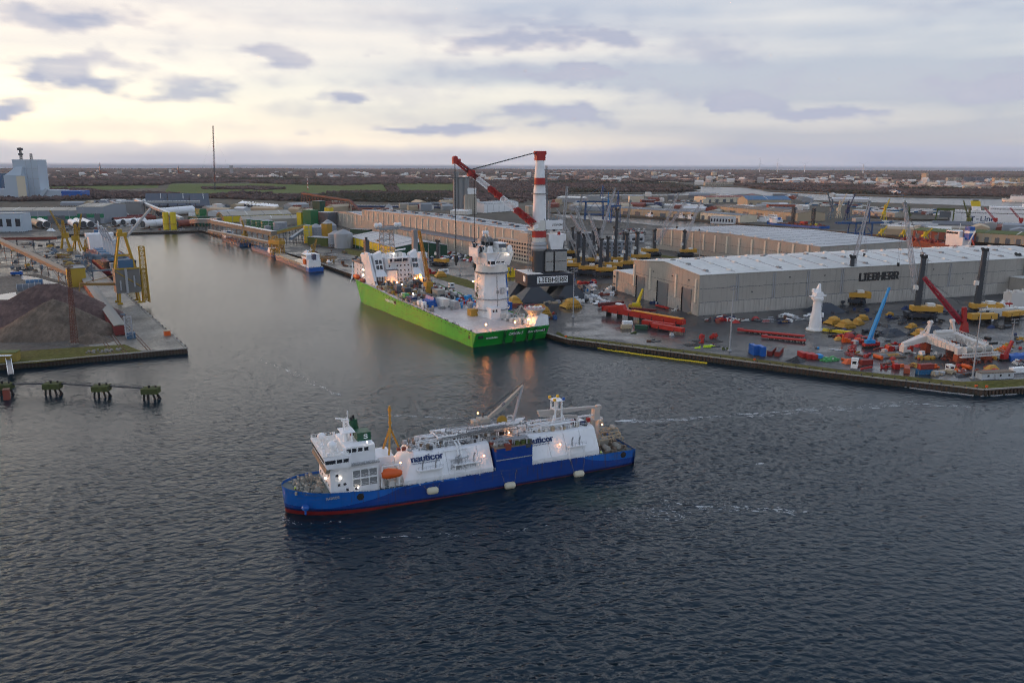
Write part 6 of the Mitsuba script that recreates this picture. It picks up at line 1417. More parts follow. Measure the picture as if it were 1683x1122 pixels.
# assorted loose machinery; each lot its own thing, sized and coloured as seen
LOTS = [
 (1152, 556, 'red', (4, 3, 3), 5, 'two red machine parts on a black mat left of the lamp mast'), (1175, 556, 'boom_red', (7, 3, 4), 5, 'red crane part on a dark mat just left of the lamp mast'),
 (1190, 528, 'red', (8, 3, 3), 8, 'red boom parts lying along the hall\'s side'), (1213, 528, 'offwhite', (10, 3, 3), 8, 'white crane parts on red trestles along the hall\'s side'), (1290, 527, 'rust', (6, 3, 4), 5, 'rusty brown machine part along the hall\'s side'),
 (1164, 527, 'darkred', (5, 3, 2.4), 6, 'small dark red machines near the hall\'s corner'), (1268, 527, 'darkgrey', (18, 3, 2), 16, 'grey jumble of steel parts along the hall\'s side, left part'), (1320, 526, 'midgrey', (16, 3, 2), 16, 'pale jumble of steel parts along the hall\'s side, nearest the white column'),
 (1363, 592, 'mint', (9, 5, 2.4), 26, 'pale green heap of frames beside the light blue container'), (1390, 563, 'orange', (6, 4, 5), 3, 'bright orange-red tank lot above a grey barge part'), (1385, 552, 'red', (16, 4, 2.6), 10, 'long low red crane parts behind the orange-red tank'),
 (1412, 563, 'red', (12, 5, 2), 10, 'red crane parts left of the blue telescopic boom'), (1470, 574, 'red', (14, 5, 3), 26, 'crowd of small red machines right of the blue telescopic boom'), (1494, 579, 'boom_red', (6, 4, 4), 4, 'row of dark red reels beside an orange one'), (1442, 606, 'red', (16, 2, 2), 5, 'long red tube on a black trailer behind the grass bank'),
 (1520, 589, 'ochre', (9, 5, 2), 18, 'small yellow and white parts in front of the machine frame'), (1549, 614, 'tan', (14, 5, 1.8), 24, 'rubble of orange and brown parts near the small white cabin'), (1588, 616, 'darkgrey', (12, 4, 1.4), 18, 'dark scrap at the foot of the lamp mast'), (1580, 611, 'orange', (6, 4, 2), 9, 'orange and tan scrap right of the small white cabin'),
 (1674, 598, 'offwhite', (6, 4, 2), 12, 'white barrels next to the blue tarpaulin'), (1345, 572, 'skyblue', (4, 2, 1.6), 4, 'small blue machine on the wet ground below the white column'), (1372, 575, 'steel', (8, 5, .8), 4, 'flat grey steel parts left of the orange-red tank'),
 (1400, 578, 'red', (4, 3, 2), 5, 'small red parts below the orange-red tank'), (1160, 571, 'hivis', (12, 2, 1.2), 6, 'yellow-green pipes lying along the grass bank'), (1190, 574, 'olive', (4, 2, 2), 4, 'small olive machine at the foot of the lamp mast'), (1171, 566, 'darkred', (4, 2, 1), 3, 'low dark red part near the lamp mast'),
 (925, 466, 'craneblue', (10, 5, 3), 8, 'blue covered parts right of the giant crane\'s feet'), (940, 462, 'blue', (8, 4, 3), 6, 'bright blue covered parts left of the red heap'), (965, 466, 'red', (16, 6, 3.4), 30, 'red heap of machine parts left of the hall annex'), (945, 480, 'lemon', (7, 4, 2), 5, 'yellow machine left of a dark red one near the lamp mast'),
 (952, 482, 'darkred', (5, 4, 3), 5, 'dark red machine beside a yellow one near the lamp mast'), (963, 478, 'skyblue', (4, 2, 2), 2, 'light blue van among white parts'), (975, 488, 'white', (12, 6, 2), 22, 'white parts in rows left of the hall, upper lot'), (985, 496, 'white', (16, 6, 1.8), 30, 'white parts in rows left of the hall, middle lot'),
 (962, 496, 'offwhite', (14, 6, 2.4), 20, 'white machine parts right of the yellow frame stack'), (1000, 481, 'offwhite', (9, 5, 5), 22, 'stack of white parts at the corner of the hall annex'), (992, 485, 'brick', (8, 4, 3), 10, 'small red parts beside the hall annex'), (1008, 486, 'white', (5, 2, 1.6), 3, 'white truck parked at the hall annex'),
 (848, 505, 'brick', (12, 4, 3), 10, 'red-brown parts behind the white crane tower'), (912, 498, 'tan', (16, 4, 2.6), 26, 'brown and white parts under the giant crane'), (905, 524, 'craneblue', (7, 6, 4), 5, 'blue covered machine behind the stern house'), (913, 521, 'red', (3, 3, 5), 3, 'red reel on a post behind the stern house'),
 (1075, 499, 'navy', (6, 4, 2.4), 8, 'dark parts between the left and middle hall doors'), (1112, 510, 'offwhite', (8, 2, 1.4), 10, 'small white parts at the foot of the hall between its doors'), (1141, 516, 'tan', (7, 3, 2.4), 14, 'brown and white parts stacked at the hall\'s corner'), (1108, 550, 'deckbrown', (9, 5, 2), 10, 'brown underframe parts below the red booms'),
 (1043, 547, 'olive', (5, 3, 1.4), 5, 'small yellow-green parts in front of the containers near the red booms'), (1072, 561, 'darkgrey', (7, 3, 1.6), 4, 'low dark machine alone on the wet ground near the quay'), (1149, 563, 'red', (4, 3, 3), 3, 'red crate in front of the black mat left of the lamp mast'),
 (840, 455, 'lemon', (7, 5, 9), 14, 'yellow heap of lattice parts behind the white crane tower'), (706, 450, 'red', (9, 6, 6), 14, 'red machine heap beside a navy crane base'), (852, 427, 'ochre', (22, 4, 4), 18, 'row of yellow machines below the office block'), (885, 440, 'red', (6, 4, 4), 5, 'red machine on the ground left of the giant crane'),
 (1140, 414, 'lemon', (12, 6, 17), 9, 'tall yellow columns standing behind the hall roof'), (1166, 416, 'white', (8, 5, 17), 6, 'two white columns standing behind the hall roof'), (1236, 417, 'white', (6, 4, 9), 4, 'short white columns far behind the hall roof'), (640, 440, 'rust', (10, 6, 4), 8, 'rusty parts behind the green ship\'s bridge')]
for i, (px, py, c, s_, n_, l) in enumerate(LOTS):
    k = thing('machine_parts', l, 'machine parts', at(px, py), 18)
    q = random.Random(900 + i)
    for j in range(min(n_, 9)):
        w_, d_, h_ = s_[0] * q.uniform(.12, .32), s_[1] * q.uniform(.25, .6), s_[2] * q.uniform(.35, 1.0)
        x_, y_ = q.uniform(-.45, .45) * s_[0], q.uniform(-.4, .4) * s_[1]
        m = MB()
        if q.random() < .4: m.tube((x_, y_, 0), (x_, y_, h_), min(w_, d_) * .5 + .1, 8)
        elif q.random() < .5: m.box((x_, y_, h_ / 2), (w_ + .4, d_ + .3, h_), rz=q.uniform(-20, 20), taper=q.uniform(.6, 1))
        else: m.beam((x_ - w_, y_, h_ * .3), (x_ + w_, y_, h_ * .6), d_ * .4 + .2, h_ * .35 + .2)
        obj('piece', m, c if q.random() < .8 else q.choice(['darkgrey', 'offwhite', 'rust', 'steel']), k)
    if n_ > 9: obj('small_pieces', clutter((n_ - 9) * 3, (-s_[0] / 2, s_[0] / 2), (-s_[1] / 2, s_[1] / 2), 0, (.3, max(.6, s_[2] * .5)), 950 + i), c, k, kind='stuff')
for px, py, l in ((1461, 584, 'large dark steel plate lying flat behind the containers'), (1152, 561, 'black mat under two red machine parts'), (1172, 561, 'black mat under a red crane part'), (1138, 567, 'dark mat lying empty near the grass bank')):
    k = thing('steel_plate', l, 'plate', at(px, py), 12)
    obj('plate', MB().box((0, 0, .35 if px == 1461 else .1), (13 if px == 1461 else 9, 11 if px == 1461 else 6, .5 if px == 1461 else .1)), 'rubber' if px != 1461 else 'deckbrown', k)
# floating boom along the quay wall and the foam line
def floater(a, b, label, col, r, name='floating_boom', n=30, cat='floating boom'):
    p, q = at(*a, 0), at(*b, 0); k = thing(name, label, cat)
    pts = [p + (q - p) * t + np.array([0, -0.8 * math.sin(t * 3.14) + .3 * math.sin(t * 17), .12]) for t in np.linspace(0, 1, n)]
    for i in range(n - 1): obj('float', MB().tube(pts[i], pts[i] * .06 + pts[i + 1] * .94, r, 7), col, k)
floater((971, 569), (1012, 577.5), 'short yellow floating boom along the quay wall', 'lemon', .32, n=14)
floater((1011, 577), (1162, 597), 'long yellow floating boom along the quay wall', 'lemon', .5, n=44)
floater((1472, 634), (1600, 650), 'pale foam line along the quay wall before its corner', 'steel', .28, n=40)  # the foam line, built as a string of pale floats
floater((1612, 651), (1690, 645), 'pale foam line beyond the quay corner', 'steel', .25, n=24)
for px, py, l in ((1240, 594, 'orange marker on the quay edge below the blue containers'), (1604, 638, 'orange marker at the quay corner, the left one'), (1621, 639, 'orange marker at the quay corner, the right one'), (930, 556, 'orange lifebuoy post by the green ship\'s stern')):
    k = thing('marker_post', l, 'marker', at(px, py) + [0, 0, .3], 10)
    obj('board', MB().box((0, 0, .9), (1.3, .3, 1.0)), 'orange', k); obj('post', MB().tube((0, 0, 0), (0, 0, .5), .12, 6), 'steel', k)
# bollards along the quay edge
for i in range(34):
    t = (i + .5) / 34
    seg_ = E[0] + (E[3] - E[0]) * t
    base_ = E[1] + (E[0] - E[1]) * max(0, (.315 - t) / .315) if t < .315 else (E[1] + (E[2] - E[1]) * ((t - .315) / .35) if t < .665 else E[2] + (E[3] - E[2]) * ((t - .665) / .335))
    k = obj('bollard', MB().lathe([(.28, 0), (.24, .45), (.4, .55), (.4, .7), (0, .72)], 8, (base_[0], base_[1] + .3, 3.3)), 'blackpaint')
    tag(k, 'black mooring bollard on the quay coping of the crane yard', 'bollard', 'mooring bollards along the crane yard quay')

# loose steel lying all over the yard, single pieces too alike to tell apart
q_ = random.Random(77)
PIECE = [mikit.ply(m.out()) for m in (MB().span(-3, 3, -.4, .4, .1, .8), MB().box((0, 0, .9), (2.6, 2.0, 1.8), taper=.8), MB().span(-2.4, 2.4, -1.4, 1.4, .2, .7).box((.6, 0, 1.2), (1.6, 1.4, 1.0)), MB().lattice((-4, 0, 1), (4, 0, 1), 1.6, 1.6, 5, .14), MB().tube((-2.2, 0, .9), (2.2, 0, .9), .9, 10), MB().hexa([(-3, -1.6, 0), (3, -1.6, 0), (3, 1.6, 0), (-3, 1.6, 0), (-1.2, -.6, 2.0), (1.2, -.6, 2.0), (1.2, .6, 2.0), (-1.2, .6, 2.0)]))]
for name_, l_, g_, cols_, areas_, n_ in (
   ('steel_part', 'small dark steel part lying loose on the crane yard', 'dark loose steel parts on the crane yard', ['blackpaint', 'crane_navy', 'darkgrey', 'navy'], [((1350, 1680), (528, 566), 40), ((900, 1000), (455, 500), 22), ((1160, 1340), (521, 531), 12), ((1400, 1600), (508, 530), 20)], 0),
   ('steel_part', 'small pale steel part lying loose on the crane yard', 'pale loose steel parts on the crane yard', ['white', 'steel', 'offwhite', 'midgrey'], [((940, 1010), (470, 502), 26), ((1170, 1340), (520, 530), 22), ((1600, 1680), (500, 530), 16), ((1440, 1560), (560, 610), 14)], 0),
   ('steel_part', 'small red or yellow machine part lying loose on the crane yard', 'coloured loose parts on the crane yard', ['red', 'boom_red', 'brick', 'crane_yellow', 'orange', 'ochre'], [((1370, 1520), (552, 604), 34), ((1160, 1300), (522, 532), 8), ((1610, 1680), (555, 600), 10), ((1520, 1640), (604, 614), 12)], 0)):
    for (xa, xb), (ya, yb), n in areas_:
        for i in range(n):
            kq = numbered(name_); s2 = q_.uniform(.6, 1.25)
            scene[kq] = {**q_.choice(PIECE), 'bsdf': {'type': 'ref', 'id': q_.choice(cols_)}, 'to_world': T().translate(at(q_.uniform(xa, xb), q_.uniform(ya, yb)).tolist()).rotate([0, 0, 1], q_.choice([18, 108, 40]) + q_.uniform(-8, 8)).scale(s2)}
            labels[kq] = {'label': l_, 'category': 'steel part', 'group': g_}

# ------------------------------------------------------------------ the gravel pier on the left
def slab_col(p, n, uv):
    a, b = fbm(p.x * 0.05, p.y * 0.05, 7.0, 4), noise(p.x * 0.8, p.y * 0.8)
    return mix((0.09, 0.082, 0.07), (0.25, 0.235, 0.21), a) * (0.8 + 0.4 * b)
pmat('slab_m', slab_col, rough=lambda p, n, uv: 0.2 + 0.45 * fbm(p.x * 0.1, p.y * 0.06, 2.0, 3))
pn = np.array([-pd[1], pd[0]])                         # away from the water, to the left
if pn[0] > 0: pn = -pn
PA = math.degrees(math.atan2(pd[1], pd[0]))
deck_ = [pier_c + pn * 1.2 + pd * 1.2, pier_c + pd * 460 + pn * 1.2, pier_c + pd * 460 + pn * 40, pier_c + pn * 44 + pd * 14]
PV = struct('pier_pavement', sheet(deck_, 3.02), 'slab_m')
sr = random.Random(11)
for i in range(26):                                    # the big concrete slabs by the water, joints open between them
    for j in range(3):
        w_ = 4.6
        c0 = pier_c + pd * (2.5 + i * 6.2) + pn * (2.0 + j * w_)
        q = [c0 + pd * .12 + pn * .1, c0 + pd * 6.08 + pn * .1, c0 + pd * 6.08 + pn * (w_ - .1), c0 + pd * .12 + pn * (w_ - .1)]
        z_ = sr.uniform(.05, .10)
        obj('slab', MB().prism(shapely.Polygon(q), 3.03, 3.03 + z_), 'slab_m', PV)
for off in (17.5, 19.0, 29.0, 30.5, 35, 36.5):
    obj('rail', MB().beam([*(pier_c + pn * off + pd * 6), 3.1], [*(pier_c + pn * off + pd * 430), 3.1], .35, .16), 'rust', PV)
gv = [ray(-60, 597), ray(60, 588.5), ray(160, 580), ray(232, 571), ray(196, 558), ray(120, 560), ray(-60, 590)]
struct('pier_grass', sheet([ray(-60, 603), ray(60, 596), ray(235, 578), ray(205, 566), ray(60, 575), ray(-60, 585)], 3.06), 'grass_m')
struct('rail_grass', sheet([ray(143, 460), ray(150, 458), ray(196, 530), ray(184, 536)], 3.05), 'grass_m')
struct('yard_soil', sheet([ray(-200, 585), ray(60, 575), ray(190, 560), ray(128, 470), ray(60, 450), ray(-200, 470)], 3.04), pmat('soil_m', lambda p, n, uv: mix((0.05, 0.042, 0.036), (0.115, 0.10, 0.085), fbm(p.x * .05, p.y * .05, 3.0, 4)) * (.7 + .6 * noise(p.x * .7, p.y * .7)), rough=.7))
struct('puddled_ground', sheet([ray(-80, 500), ray(0, 484), ray(26, 480), ray(30, 496), ray(0, 508), ray(-80, 520)], 3.08), mat('pale_wet', (0.33, 0.32, 0.31), .25))
struct('puddled_track', sheet([ray(34, 452), ray(60, 456), ray(110, 470), ray(128, 480), ray(118, 482), ray(70, 466), ray(36, 459)], 3.08), 'pale_wet')

def gravel(name, c1, c2):
    def fn(p, n, uv):
        a, b = fbm(p.x * 0.09, p.y * 0.09, p.z * 0.25, 4), fbm(p.x * 1.3, p.y * 1.3, p.z * 1.3, 2)
        run = noise(p.x * 0.7 + p.y * 0.2, p.y * 0.5 - p.x * .3, p.z * 0.05)
        return mix(c1, c2, smoothstep(.3, .75, .6 * a + .4 * run)) * (.72 + .56 * b)
    return pmat(name, fn, rough=.85, spec=.15, bump=lambda p, n, uv: fbm(p.x * 1.2, p.y * 1.2, p.z * 1.2, 3) * .5, bscale=.8, eps=.15)
gravel('gravel_brown', (0.105, 0.082, 0.066), (0.19, 0.145, 0.112)); gravel('gravel_purple', (0.085, 0.058, 0.056), (0.155, 0.10, 0.088)); gravel('gravel_red', (0.14, 0.078, 0.06), (0.21, 0.125, 0.095))
def pile(px, py, apex_y, rx, ry, label, m, rz=0.0, seed=0, ridge=0.0):
    """A tipped heap: straight flanks at the angle of repose, a rounded crest, gullies."""
    c = at(px, py); h = up(px, apex_y, c)[2] - 3
    k = thing('gravel_heap', label, 'gravel heap', c, rz)
    n, rows = 90, 34
    v = []
    for j in range(rows):
        t = j / (rows - 1)
        for i in range(n):
            a = i / n * 6.28319
            x, y = math.cos(a), math.sin(a)
            wob = 1 + .09 * math.sin(2 * a + seed) + .05 * math.sin(5 * a + 2.1 * seed) + .02 * math.sin(11 * a + seed)
            r = (1 - t)
            X, Y = x * r * rx * wob + ridge * math.tanh(2.0 * x) * (t if t < 1 else 1) , y * r * ry * wob
            q = np.array([X * .09 + seed, Y * .09, t * 2])
            z = h * (1 - (1 - t) ** 1.04) * (1 - .0 * r)
            z = h * (t - .12 * math.exp(-((1 - t) / .12) ** 2) * .4) + (.5 - abs(t - .5)) * 1.2 * (meshkit.noise(q * 2.2) - .5)
            v.append((X, Y, z - .2))
    v = np.array(v)
    m_ = MB().loft([v[j * n:(j + 1) * n] for j in range(rows)], cap=False)
    obj('mound', m_, m, k, smooth=True)
    return k
pile(94, 549, 487, 33, 24, 'large brown gravel heap at the front of the pier', 'gravel_brown', 12, 1.0)
pile(86, 523, 463, 42, 30, 'large purple-brown gravel heap behind the front heap', 'gravel_purple', 20, 2.3, ridge=6)
pile(34, 551, 524, 22, 17, 'lower reddish gravel heap left of the front heap', 'gravel_red', 0, 4.1)
pile(18, 530, 490, 38, 22, 'broad purple gravel heap at the left edge', 'gravel_purple', 0, 5.2, ridge=8)
pile(150, 560, 545, 13, 9, 'small low gravel heap at the right foot of the front heap', 'gravel_brown', -25, 6.0)

def gallery_box(name, label, a, b, za, zb, w, h, wall, roof, posts=4, cat='conveyor gallery', group=None, pm='darkgrey', bays=0):
    """A closed conveyor bridge from a to b on trestles."""
    p, q = np.asarray(a, float).copy(), np.asarray(b, float).copy(); p[2], q[2] = 3, 3
    L = np.hypot(*(q - p)[:2]); k = thing(name, label, cat, p, ang(p, q), group)
    s_ = (zb - za) / L
    def zz(x): return za + s_ * x
    obj('gallery', MB().hexa([(0, -w / 2, za), (L, -w / 2, zb), (L, w / 2, zb), (0, w / 2, za), (0, -w / 2, za + h), (L, -w / 2, zb + h), (L, w / 2, zb + h), (0, w / 2, za + h)]), wall, k)
    obj('roof', MB().hexa([(-.3, -w / 2 - .3, za + h), (L + .3, -w / 2 - .3, zb + h), (L + .3, w / 2 + .3, zb + h), (-.3, w / 2 + .3, za + h), (-.3, -w / 2 * .3, za + h + .7), (L + .3, -w / 2 * .3, zb + h + .7), (L + .3, w / 2 * .3, zb + h + .7), (-.3, w / 2 * .3, za + h + .7)]), roof, k)
    for i in range(posts):
        x = L * (i + .5) / posts
        if zz(x) > 1: obj('trestle', MB().beam((x, -w / 2, 0), (x, -w / 2 + .4, zz(x)), .7, .5).beam((x, w / 2, 0), (x, w / 2 - .4, zz(x)), .7, .5).beam((x, -w / 2, zz(x) * .3), (x, w / 2, zz(x) * .8), .4, .3), pm, k)
    for i in range(bays):
        x = L * (i + .5) / bays
        obj('band', MB().span(x - .15, x + .15, -w / 2 - .06, -w / 2, zz(x) + .2, zz(x) + h - .2), 'slate', k)
    return k
mat('wood_roof', (0.26, 0.20, 0.15), .6)
gallery_box('conveyor_gallery', 'long brown conveyor bridge climbing to the upper left', at(-40, 412), at(118, 469), 24, 8, 5.5, 3.4, 'deckbrown', 'wood_roof', 7)
gallery_box('conveyor_gallery', 'second, level brown conveyor bridge behind the climbing one', at(-40, 408), at(95, 404), 9, 8, 4, 3, 'brick', 'wood_roof', 5)
kk = gallery_box('conveyor_gallery', 'low covered conveyor with a red end wall, running along the pier', at(137, 462), at(199, 552), .6, .6, 6.0, 5.6, mat('gallery_red', (0.17, 0.03, 0.028), .6), mat('roof_dull', (0.22, 0.21, 0.19), .6), 3, bays=30)
k = thing('transfer_tower', 'ochre yellow transfer tower where the brown conveyor bridge ends', 'tower', at(127, 470), PA)
obj('wall', MB().span(-6, 6, -6.5, 6.5, 0, 15), mat('ochre_wall', (0.40, 0.27, 0.03), .6), k); obj('roof', MB().span(-6.4, 6.4, -6.9, 6.9, 15.02, 15.5), 'midgrey', k)
for i in range(5): obj('panel_joint', MB().box((-6.03, -5.2 + i * 2.6, 7.5), (.12, .14, 14.6)), 'ochre', k)
# tall thin lattice mast
p = at(123, 566); h = up(113, 440, p) - p
k = thing('lattice_mast', 'tall thin rust red lattice mast before the gravel heaps', 'mast', p, 0)
obj('mast', MB().lattice((0, 0, 0), (h[0] * .9, 0, h[2]), 2.6, 1.1, 26, .13), mat('mast_rust', (0.13, 0.045, 0.035), .7), k); obj('base', MB().box((0, 0, .3), (3.4, 3.4, .6)), 'concrete_m', k); obj('top', MB().box((h[0] * .9, 0, h[2] + .6), (4.2, 1.6, 1.0)), 'deckbrown', k)
# yellow portal crane on the pier
p = at(212, 497); k = thing('portal_crane', 'yellow portal crane with a grey machinery skirt at the pier edge', 'crane', [*(p[:2]), 3], PA - 90)
cy = mat('old_yellow', (0.40, 0.24, 0.02), .55)
for x in (-6.5, 6.5):
    for y in (-6, 6): obj('leg', MB().beam((x, y, 0), (x * .9, y * .9, 9), 1.1, 1.1).box((x, y, .6), (3.4, 1.4, 1.2)), cy, k)
obj('skirt', MB().span(-8.0, 8.0, -7, 7, 8.0, 25.0), mat('skirt_grey', (0.15, 0.145, 0.14), .6), k)
obj('skirt_gear', MB().tube((-1, -7.6, 8), (-1, -7.6, 25), .9, 8).tube((4, -7.4, 12), (4, -7.4, 20), .6, 8).tube((-5, -7.3, 10), (-5, -7.3, 17), .5, 8), 'steel', k)
obj('bracing', MB().beam((-8, -7.2, 24), (8, -7.2, 12), .5, .5).beam((8.2, -7, 8), (8.2, 7, 25), .5, .5).beam((-8, -7.2, 25.2), (8, -7.2, 25.2), .8, .9), cy, k)
fr = MB()
for y in (-3.2, 3.2):
    fr.beam((-7, y, 25), (-2.4, y * .6, 48), 1.2, 1.2).beam((6, y, 25), (1.6, y * .6, 48), 1.2, 1.2).beam((-5.2, y, 34), (4.4, y, 34), .8, .8)
obj('a_frame', fr, cy, k)
obj('frame_head', MB().box((-.4, 0, 48.6), (6.5, 5, 2.4)).box((-1.5, 0, 51), (3, 3.6, 2.4)), cy, k)
obj('machine_cab', MB().span(-5, 4.8, -3.6, 3.8, 25.2, 31), mat('cab_blue', (0.05, 0.12, 0.22), .5), k)
obj('jib', MB().beam((2, -1.6, 46), (20, -1.2, 66), 1.0, 1.2).beam((2, 1.6, 46), (20, 1.2, 66), 1.0, 1.2), 'steel', k, label='twin grey jib arms')
obj('stair_tower', MB().lattice((11, -4, 0), (11, -4, 40), 4.4, 3.4, 12, .34).lattice((11, -4, 0), (11, -4, 24), 3.2, 3.0, 8, .3), cy, k)
obj('side_boom', MB().beam((-8, 0, 14), (-30, 0, 15.5), 2.0, 1.8).beam((-30, -1, 15), (-31, -3, 9), .6, .6).beam((-8, 0, 20), (-26, 0, 16.4), .5, .5), mat('boom_brown', (0.26, 0.15, 0.05), .6), k)
# ship loader lattice behind it, grey framework
k = thing('ship_loader', 'blue-grey ship loader framework between conveyor and bulk ship', 'ship loader', at(160, 460), PA - 90)
obj('frame', MB().lattice((-6, 0, 0), (-6, 0, 24), 6, 5, 6, .4).lattice((18, 0, 0), (18, 0, 20), 5, 4.5, 6, .4).beam((-8, 0, 8), (32, 0, 8), 2.2, 1.2).beam((-8, 0, 22), (24, 0, 18), 2.2, 2.0), mat('loader_blue', (0.12, 0.16, 0.21), .55), k)
obj('machinery', clutter(34, (-10, 24), (-6, 6), 18, (.8, 4.0), 301), 'loader_blue', k); obj('hopper', MB().box((26, 0, 7), (7, 7, 8), taper=1.25).box((26, 0, 2.5), (5, 5, 3)), 'lemon', k); obj('hopper', MB().box((14, 3, 9), (5, 5, 9), taper=1.1), 'steel', k)
def level_crane(px, py, ty, label, col, rz, lean=10, s=1.0, group=None, cat='crane'):
    """An older harbour luffing crane: portal legs, tower, cab, A-frame and a thin jib."""
    p = at(px, py); h = up(px, ty, p)[2] - 3
    k = thing('luffing_crane', label, cat, p, rz, group)
    lg = MB()
    for x in (-4, 4):
        for y in (-4, 4): lg.beam((x * s, y * s, 0), (x * .45 * s, y * .45 * s, h * .28), 1.0 * s, 1.0 * s)
    obj('portal', lg, col, k); obj('house', MB().box((-1 * s, 0, h * .34), (6.5 * s, 4.4 * s, h * .13)), col, k)
    obj('tower', MB().lattice((0, 0, h * .28), (0, 0, h * .72), 3.0 * s, 1.8 * s, 6, .32 * s).beam((-2 * s, 0, h * .4), (0, 0, h * .74), .7 * s, .7 * s), col, k)
    obj('jib', MB().lattice((1.5 * s, 0, h * .42), (lean, 0, h), 1.8 * s, .8 * s, 9, .26 * s).beam((0, 0, h * .74), (lean * .55, 0, h * .8), .4, .4), col, k)
    obj('rope', MB().tube((lean, 0, h), (lean, 0, h * .3), .12, 3).tube((0, 0, h * .74), (lean, 0, h), .12, 3), 'darkgrey', k)
    return k
level_crane(108, 408, 345, 'old yellow luffing crane at the left end of the loading berth, jib leaning left', 'old_yellow', 200, 12, 1.1)
level_crane(128, 412, 352, 'old yellow luffing crane next to a blue cabin, jib upright', 'old_yellow', 10, 8, 1.1)
level_crane(143, 420, 385, 'small yellow crane frame behind the bulk ship\'s loader', 'old_yellow', 30, 8, .9)
# moored bulk carrier, bow towards us
by = at(222, 452, 0)[:2]
tb = float(np.dot(by - pier_c, pd)); bow_p = pier_c + pd * tb - pn * 16.5
CB = thing('bulk_carrier', 'black and red bulk carrier lying behind the yellow portal crane', 'ship', (*(bow_p + pd * 178), 0), PA + 180)
cdeck = lambda x: 11.0 + max(0, (x - 150) / 28) ** 1.5 * 3.2
(hv, hf), huv, ce = hull_mesh(176, cdeck, lambda s: 13.5 * (1 - max(0, (s - .84) / .16) ** 2) ** .8, lambda s: 14 * max(0, 1 - max(0, (s - .88) / .12) ** 2.4) ** .6, rake=lambda t: 4 * t, nx=40, nt=7)
def bulk_paint(p, n, uv):
    a = fbm(uv.x * .12, uv.y * .4, 3., 3)
    return mix(mi.Color3f(.20, .022, .03) * (.7 + .6 * a), mi.Color3f(.012, .013, .018) * (.7 + .6 * a), smoothstep(-.1, .1, uv.y - 5.4))
obj('hull', (hv, hf), pmat('bulk_hull', bulk_paint, rough=.45), CB, uv=huv, smooth=True)
obj('deck', deck_mesh(ce, .4), 'brick', CB)
obj('superstructure', MB().span(6, 22, -11, 11, 10, 27).span(10, 20, -13.5, 13.5, 24, 27.5), 'ship_white', CB); obj('funnel', MB().span(0, 6, -4, 4, 10, 30), 'cab_blue', CB); obj('mast', MB().tube((15, 0, 27), (15, 0, 40), .6, 6).beam((15, -4, 35), (15, 4, 35), .5, .5), 'white', CB)
for i in range(5): obj('hatch_cover', MB().span(34 + i * 25, 52 + i * 25, -9, 9, 10.6, 13.4), mat('hatch_blue', (0.06, 0.15, 0.26), .5), CB)
for i in range(4):
    x = 55 + i * 25
    ck_ = obj('deck_crane', MB().tube((x, 0, 10.5), (x, 0, 26), 1.8, 10).box((x, 0, 27), (4.6, 4.2, 5)), 'panewhite', CB)
    obj('jib', MB().beam((x + 2, -1.2, 27), (x + 19, -8, 41), 1.0, 1.2), 'panewhite', ck_)
obj('red_house', MB().span(6, 20, 14.2, 17, 10, 24), 'brick', CB) if False else None
for x, c in ((26, 'brick'), (29, 'brick')): pass
# small things on the pier
k = thing('ladder_tower', 'pale blue access tower standing at the end of the red conveyor', 'access tower', at(213, 557), PA)
obj('frame', MB().lattice((0, 0, .8), (0, 0, 13), 3.4, 3.4, 7, .22), 'steel', k); obj('cabin', MB().box((2, -1, 1.7), (4.5, 4.5, 3.2)), 'cab_blue', k)
k = thing('hut', 'small orange hut at the pier edge', 'hut', at(275, 551), PA); obj('wall', MB().box((0, 0, 1.4), (3.4, 3.2, 2.8)), 'orange', k); obj('roof', MB().box((0, 0, 2.9), (3.7, 3.5, .2)), 'tan', k)
k = thing('rubble_heap', 'heap of pale broken concrete on the pier\'s grass', 'rubble', at(170, 578), 20)
for i in range(34):
    q = sr.uniform(-8, 8), sr.uniform(-3, 3)
    obj('chunk', MB().box((q[0], q[1], .5), (sr.uniform(.6, 1.8), sr.uniform(.5, 1.4), sr.uniform(.5, 1.4)), rz=sr.uniform(0, 90), taper=.8), 'concrete_m', k)
k = thing('yellow_shed', 'yellow shed at the quay edge where the footbridge starts', 'shed', at(6, 596), 12)
obj('wall', MB().span(-9, 5.5, 1, 7, 0, 4.6), mat('dull_ochre', (0.27, 0.20, 0.045), .65), k); obj('roof', MB().span(-9.3, 5.8, .7, 7.3, 4.62, 4.95), 'olive', k); obj('canopy', MB().span(-4, 4, -1.5, .9, 3.6, 3.9), 'white', k); obj('door', MB().box((-3, .92, 1.6), (2.0, .12, 3.0)), 'cab_blue', k)
bd = at(14, 592); bd2 = at(10, 633, 0)
k = thing('footbridge', 'steel footbridge from the yellow shed down to the first mooring dolphin', 'footbridge', (0, 0, 0), 0)
a3, b3 = np.array([bd[0], bd[1], 4.0]), np.array([bd2[0] + 1, bd2[1] + 3, 4.6])
obj('deck', MB().beam(a3, b3, 2.2, .4), 'midgrey', k)
dv = (b3 - a3); dv /= np.linalg.norm(dv); sd = np.array([dv[1], -dv[0], 0])
for s_ in (-1, 1): obj('truss', MB().beam(a3 + sd * 1.1 * s_ + [0, 0, 1.1], b3 + sd * 1.1 * s_ + [0, 0, 1.1], .25, .3).beam(a3 + sd * 1.1 * s_, b3 + sd * 1.1 * s_, .25, .4).mesh(rail([a3 + sd * 1.1 * s_, b3 + sd * 1.1 * s_], step=2.2, r=.07)), 'white', k)
DP = [at(x, y, 0) for x, y in ((8, 648), (88, 647), (168, 651), (249, 655))]
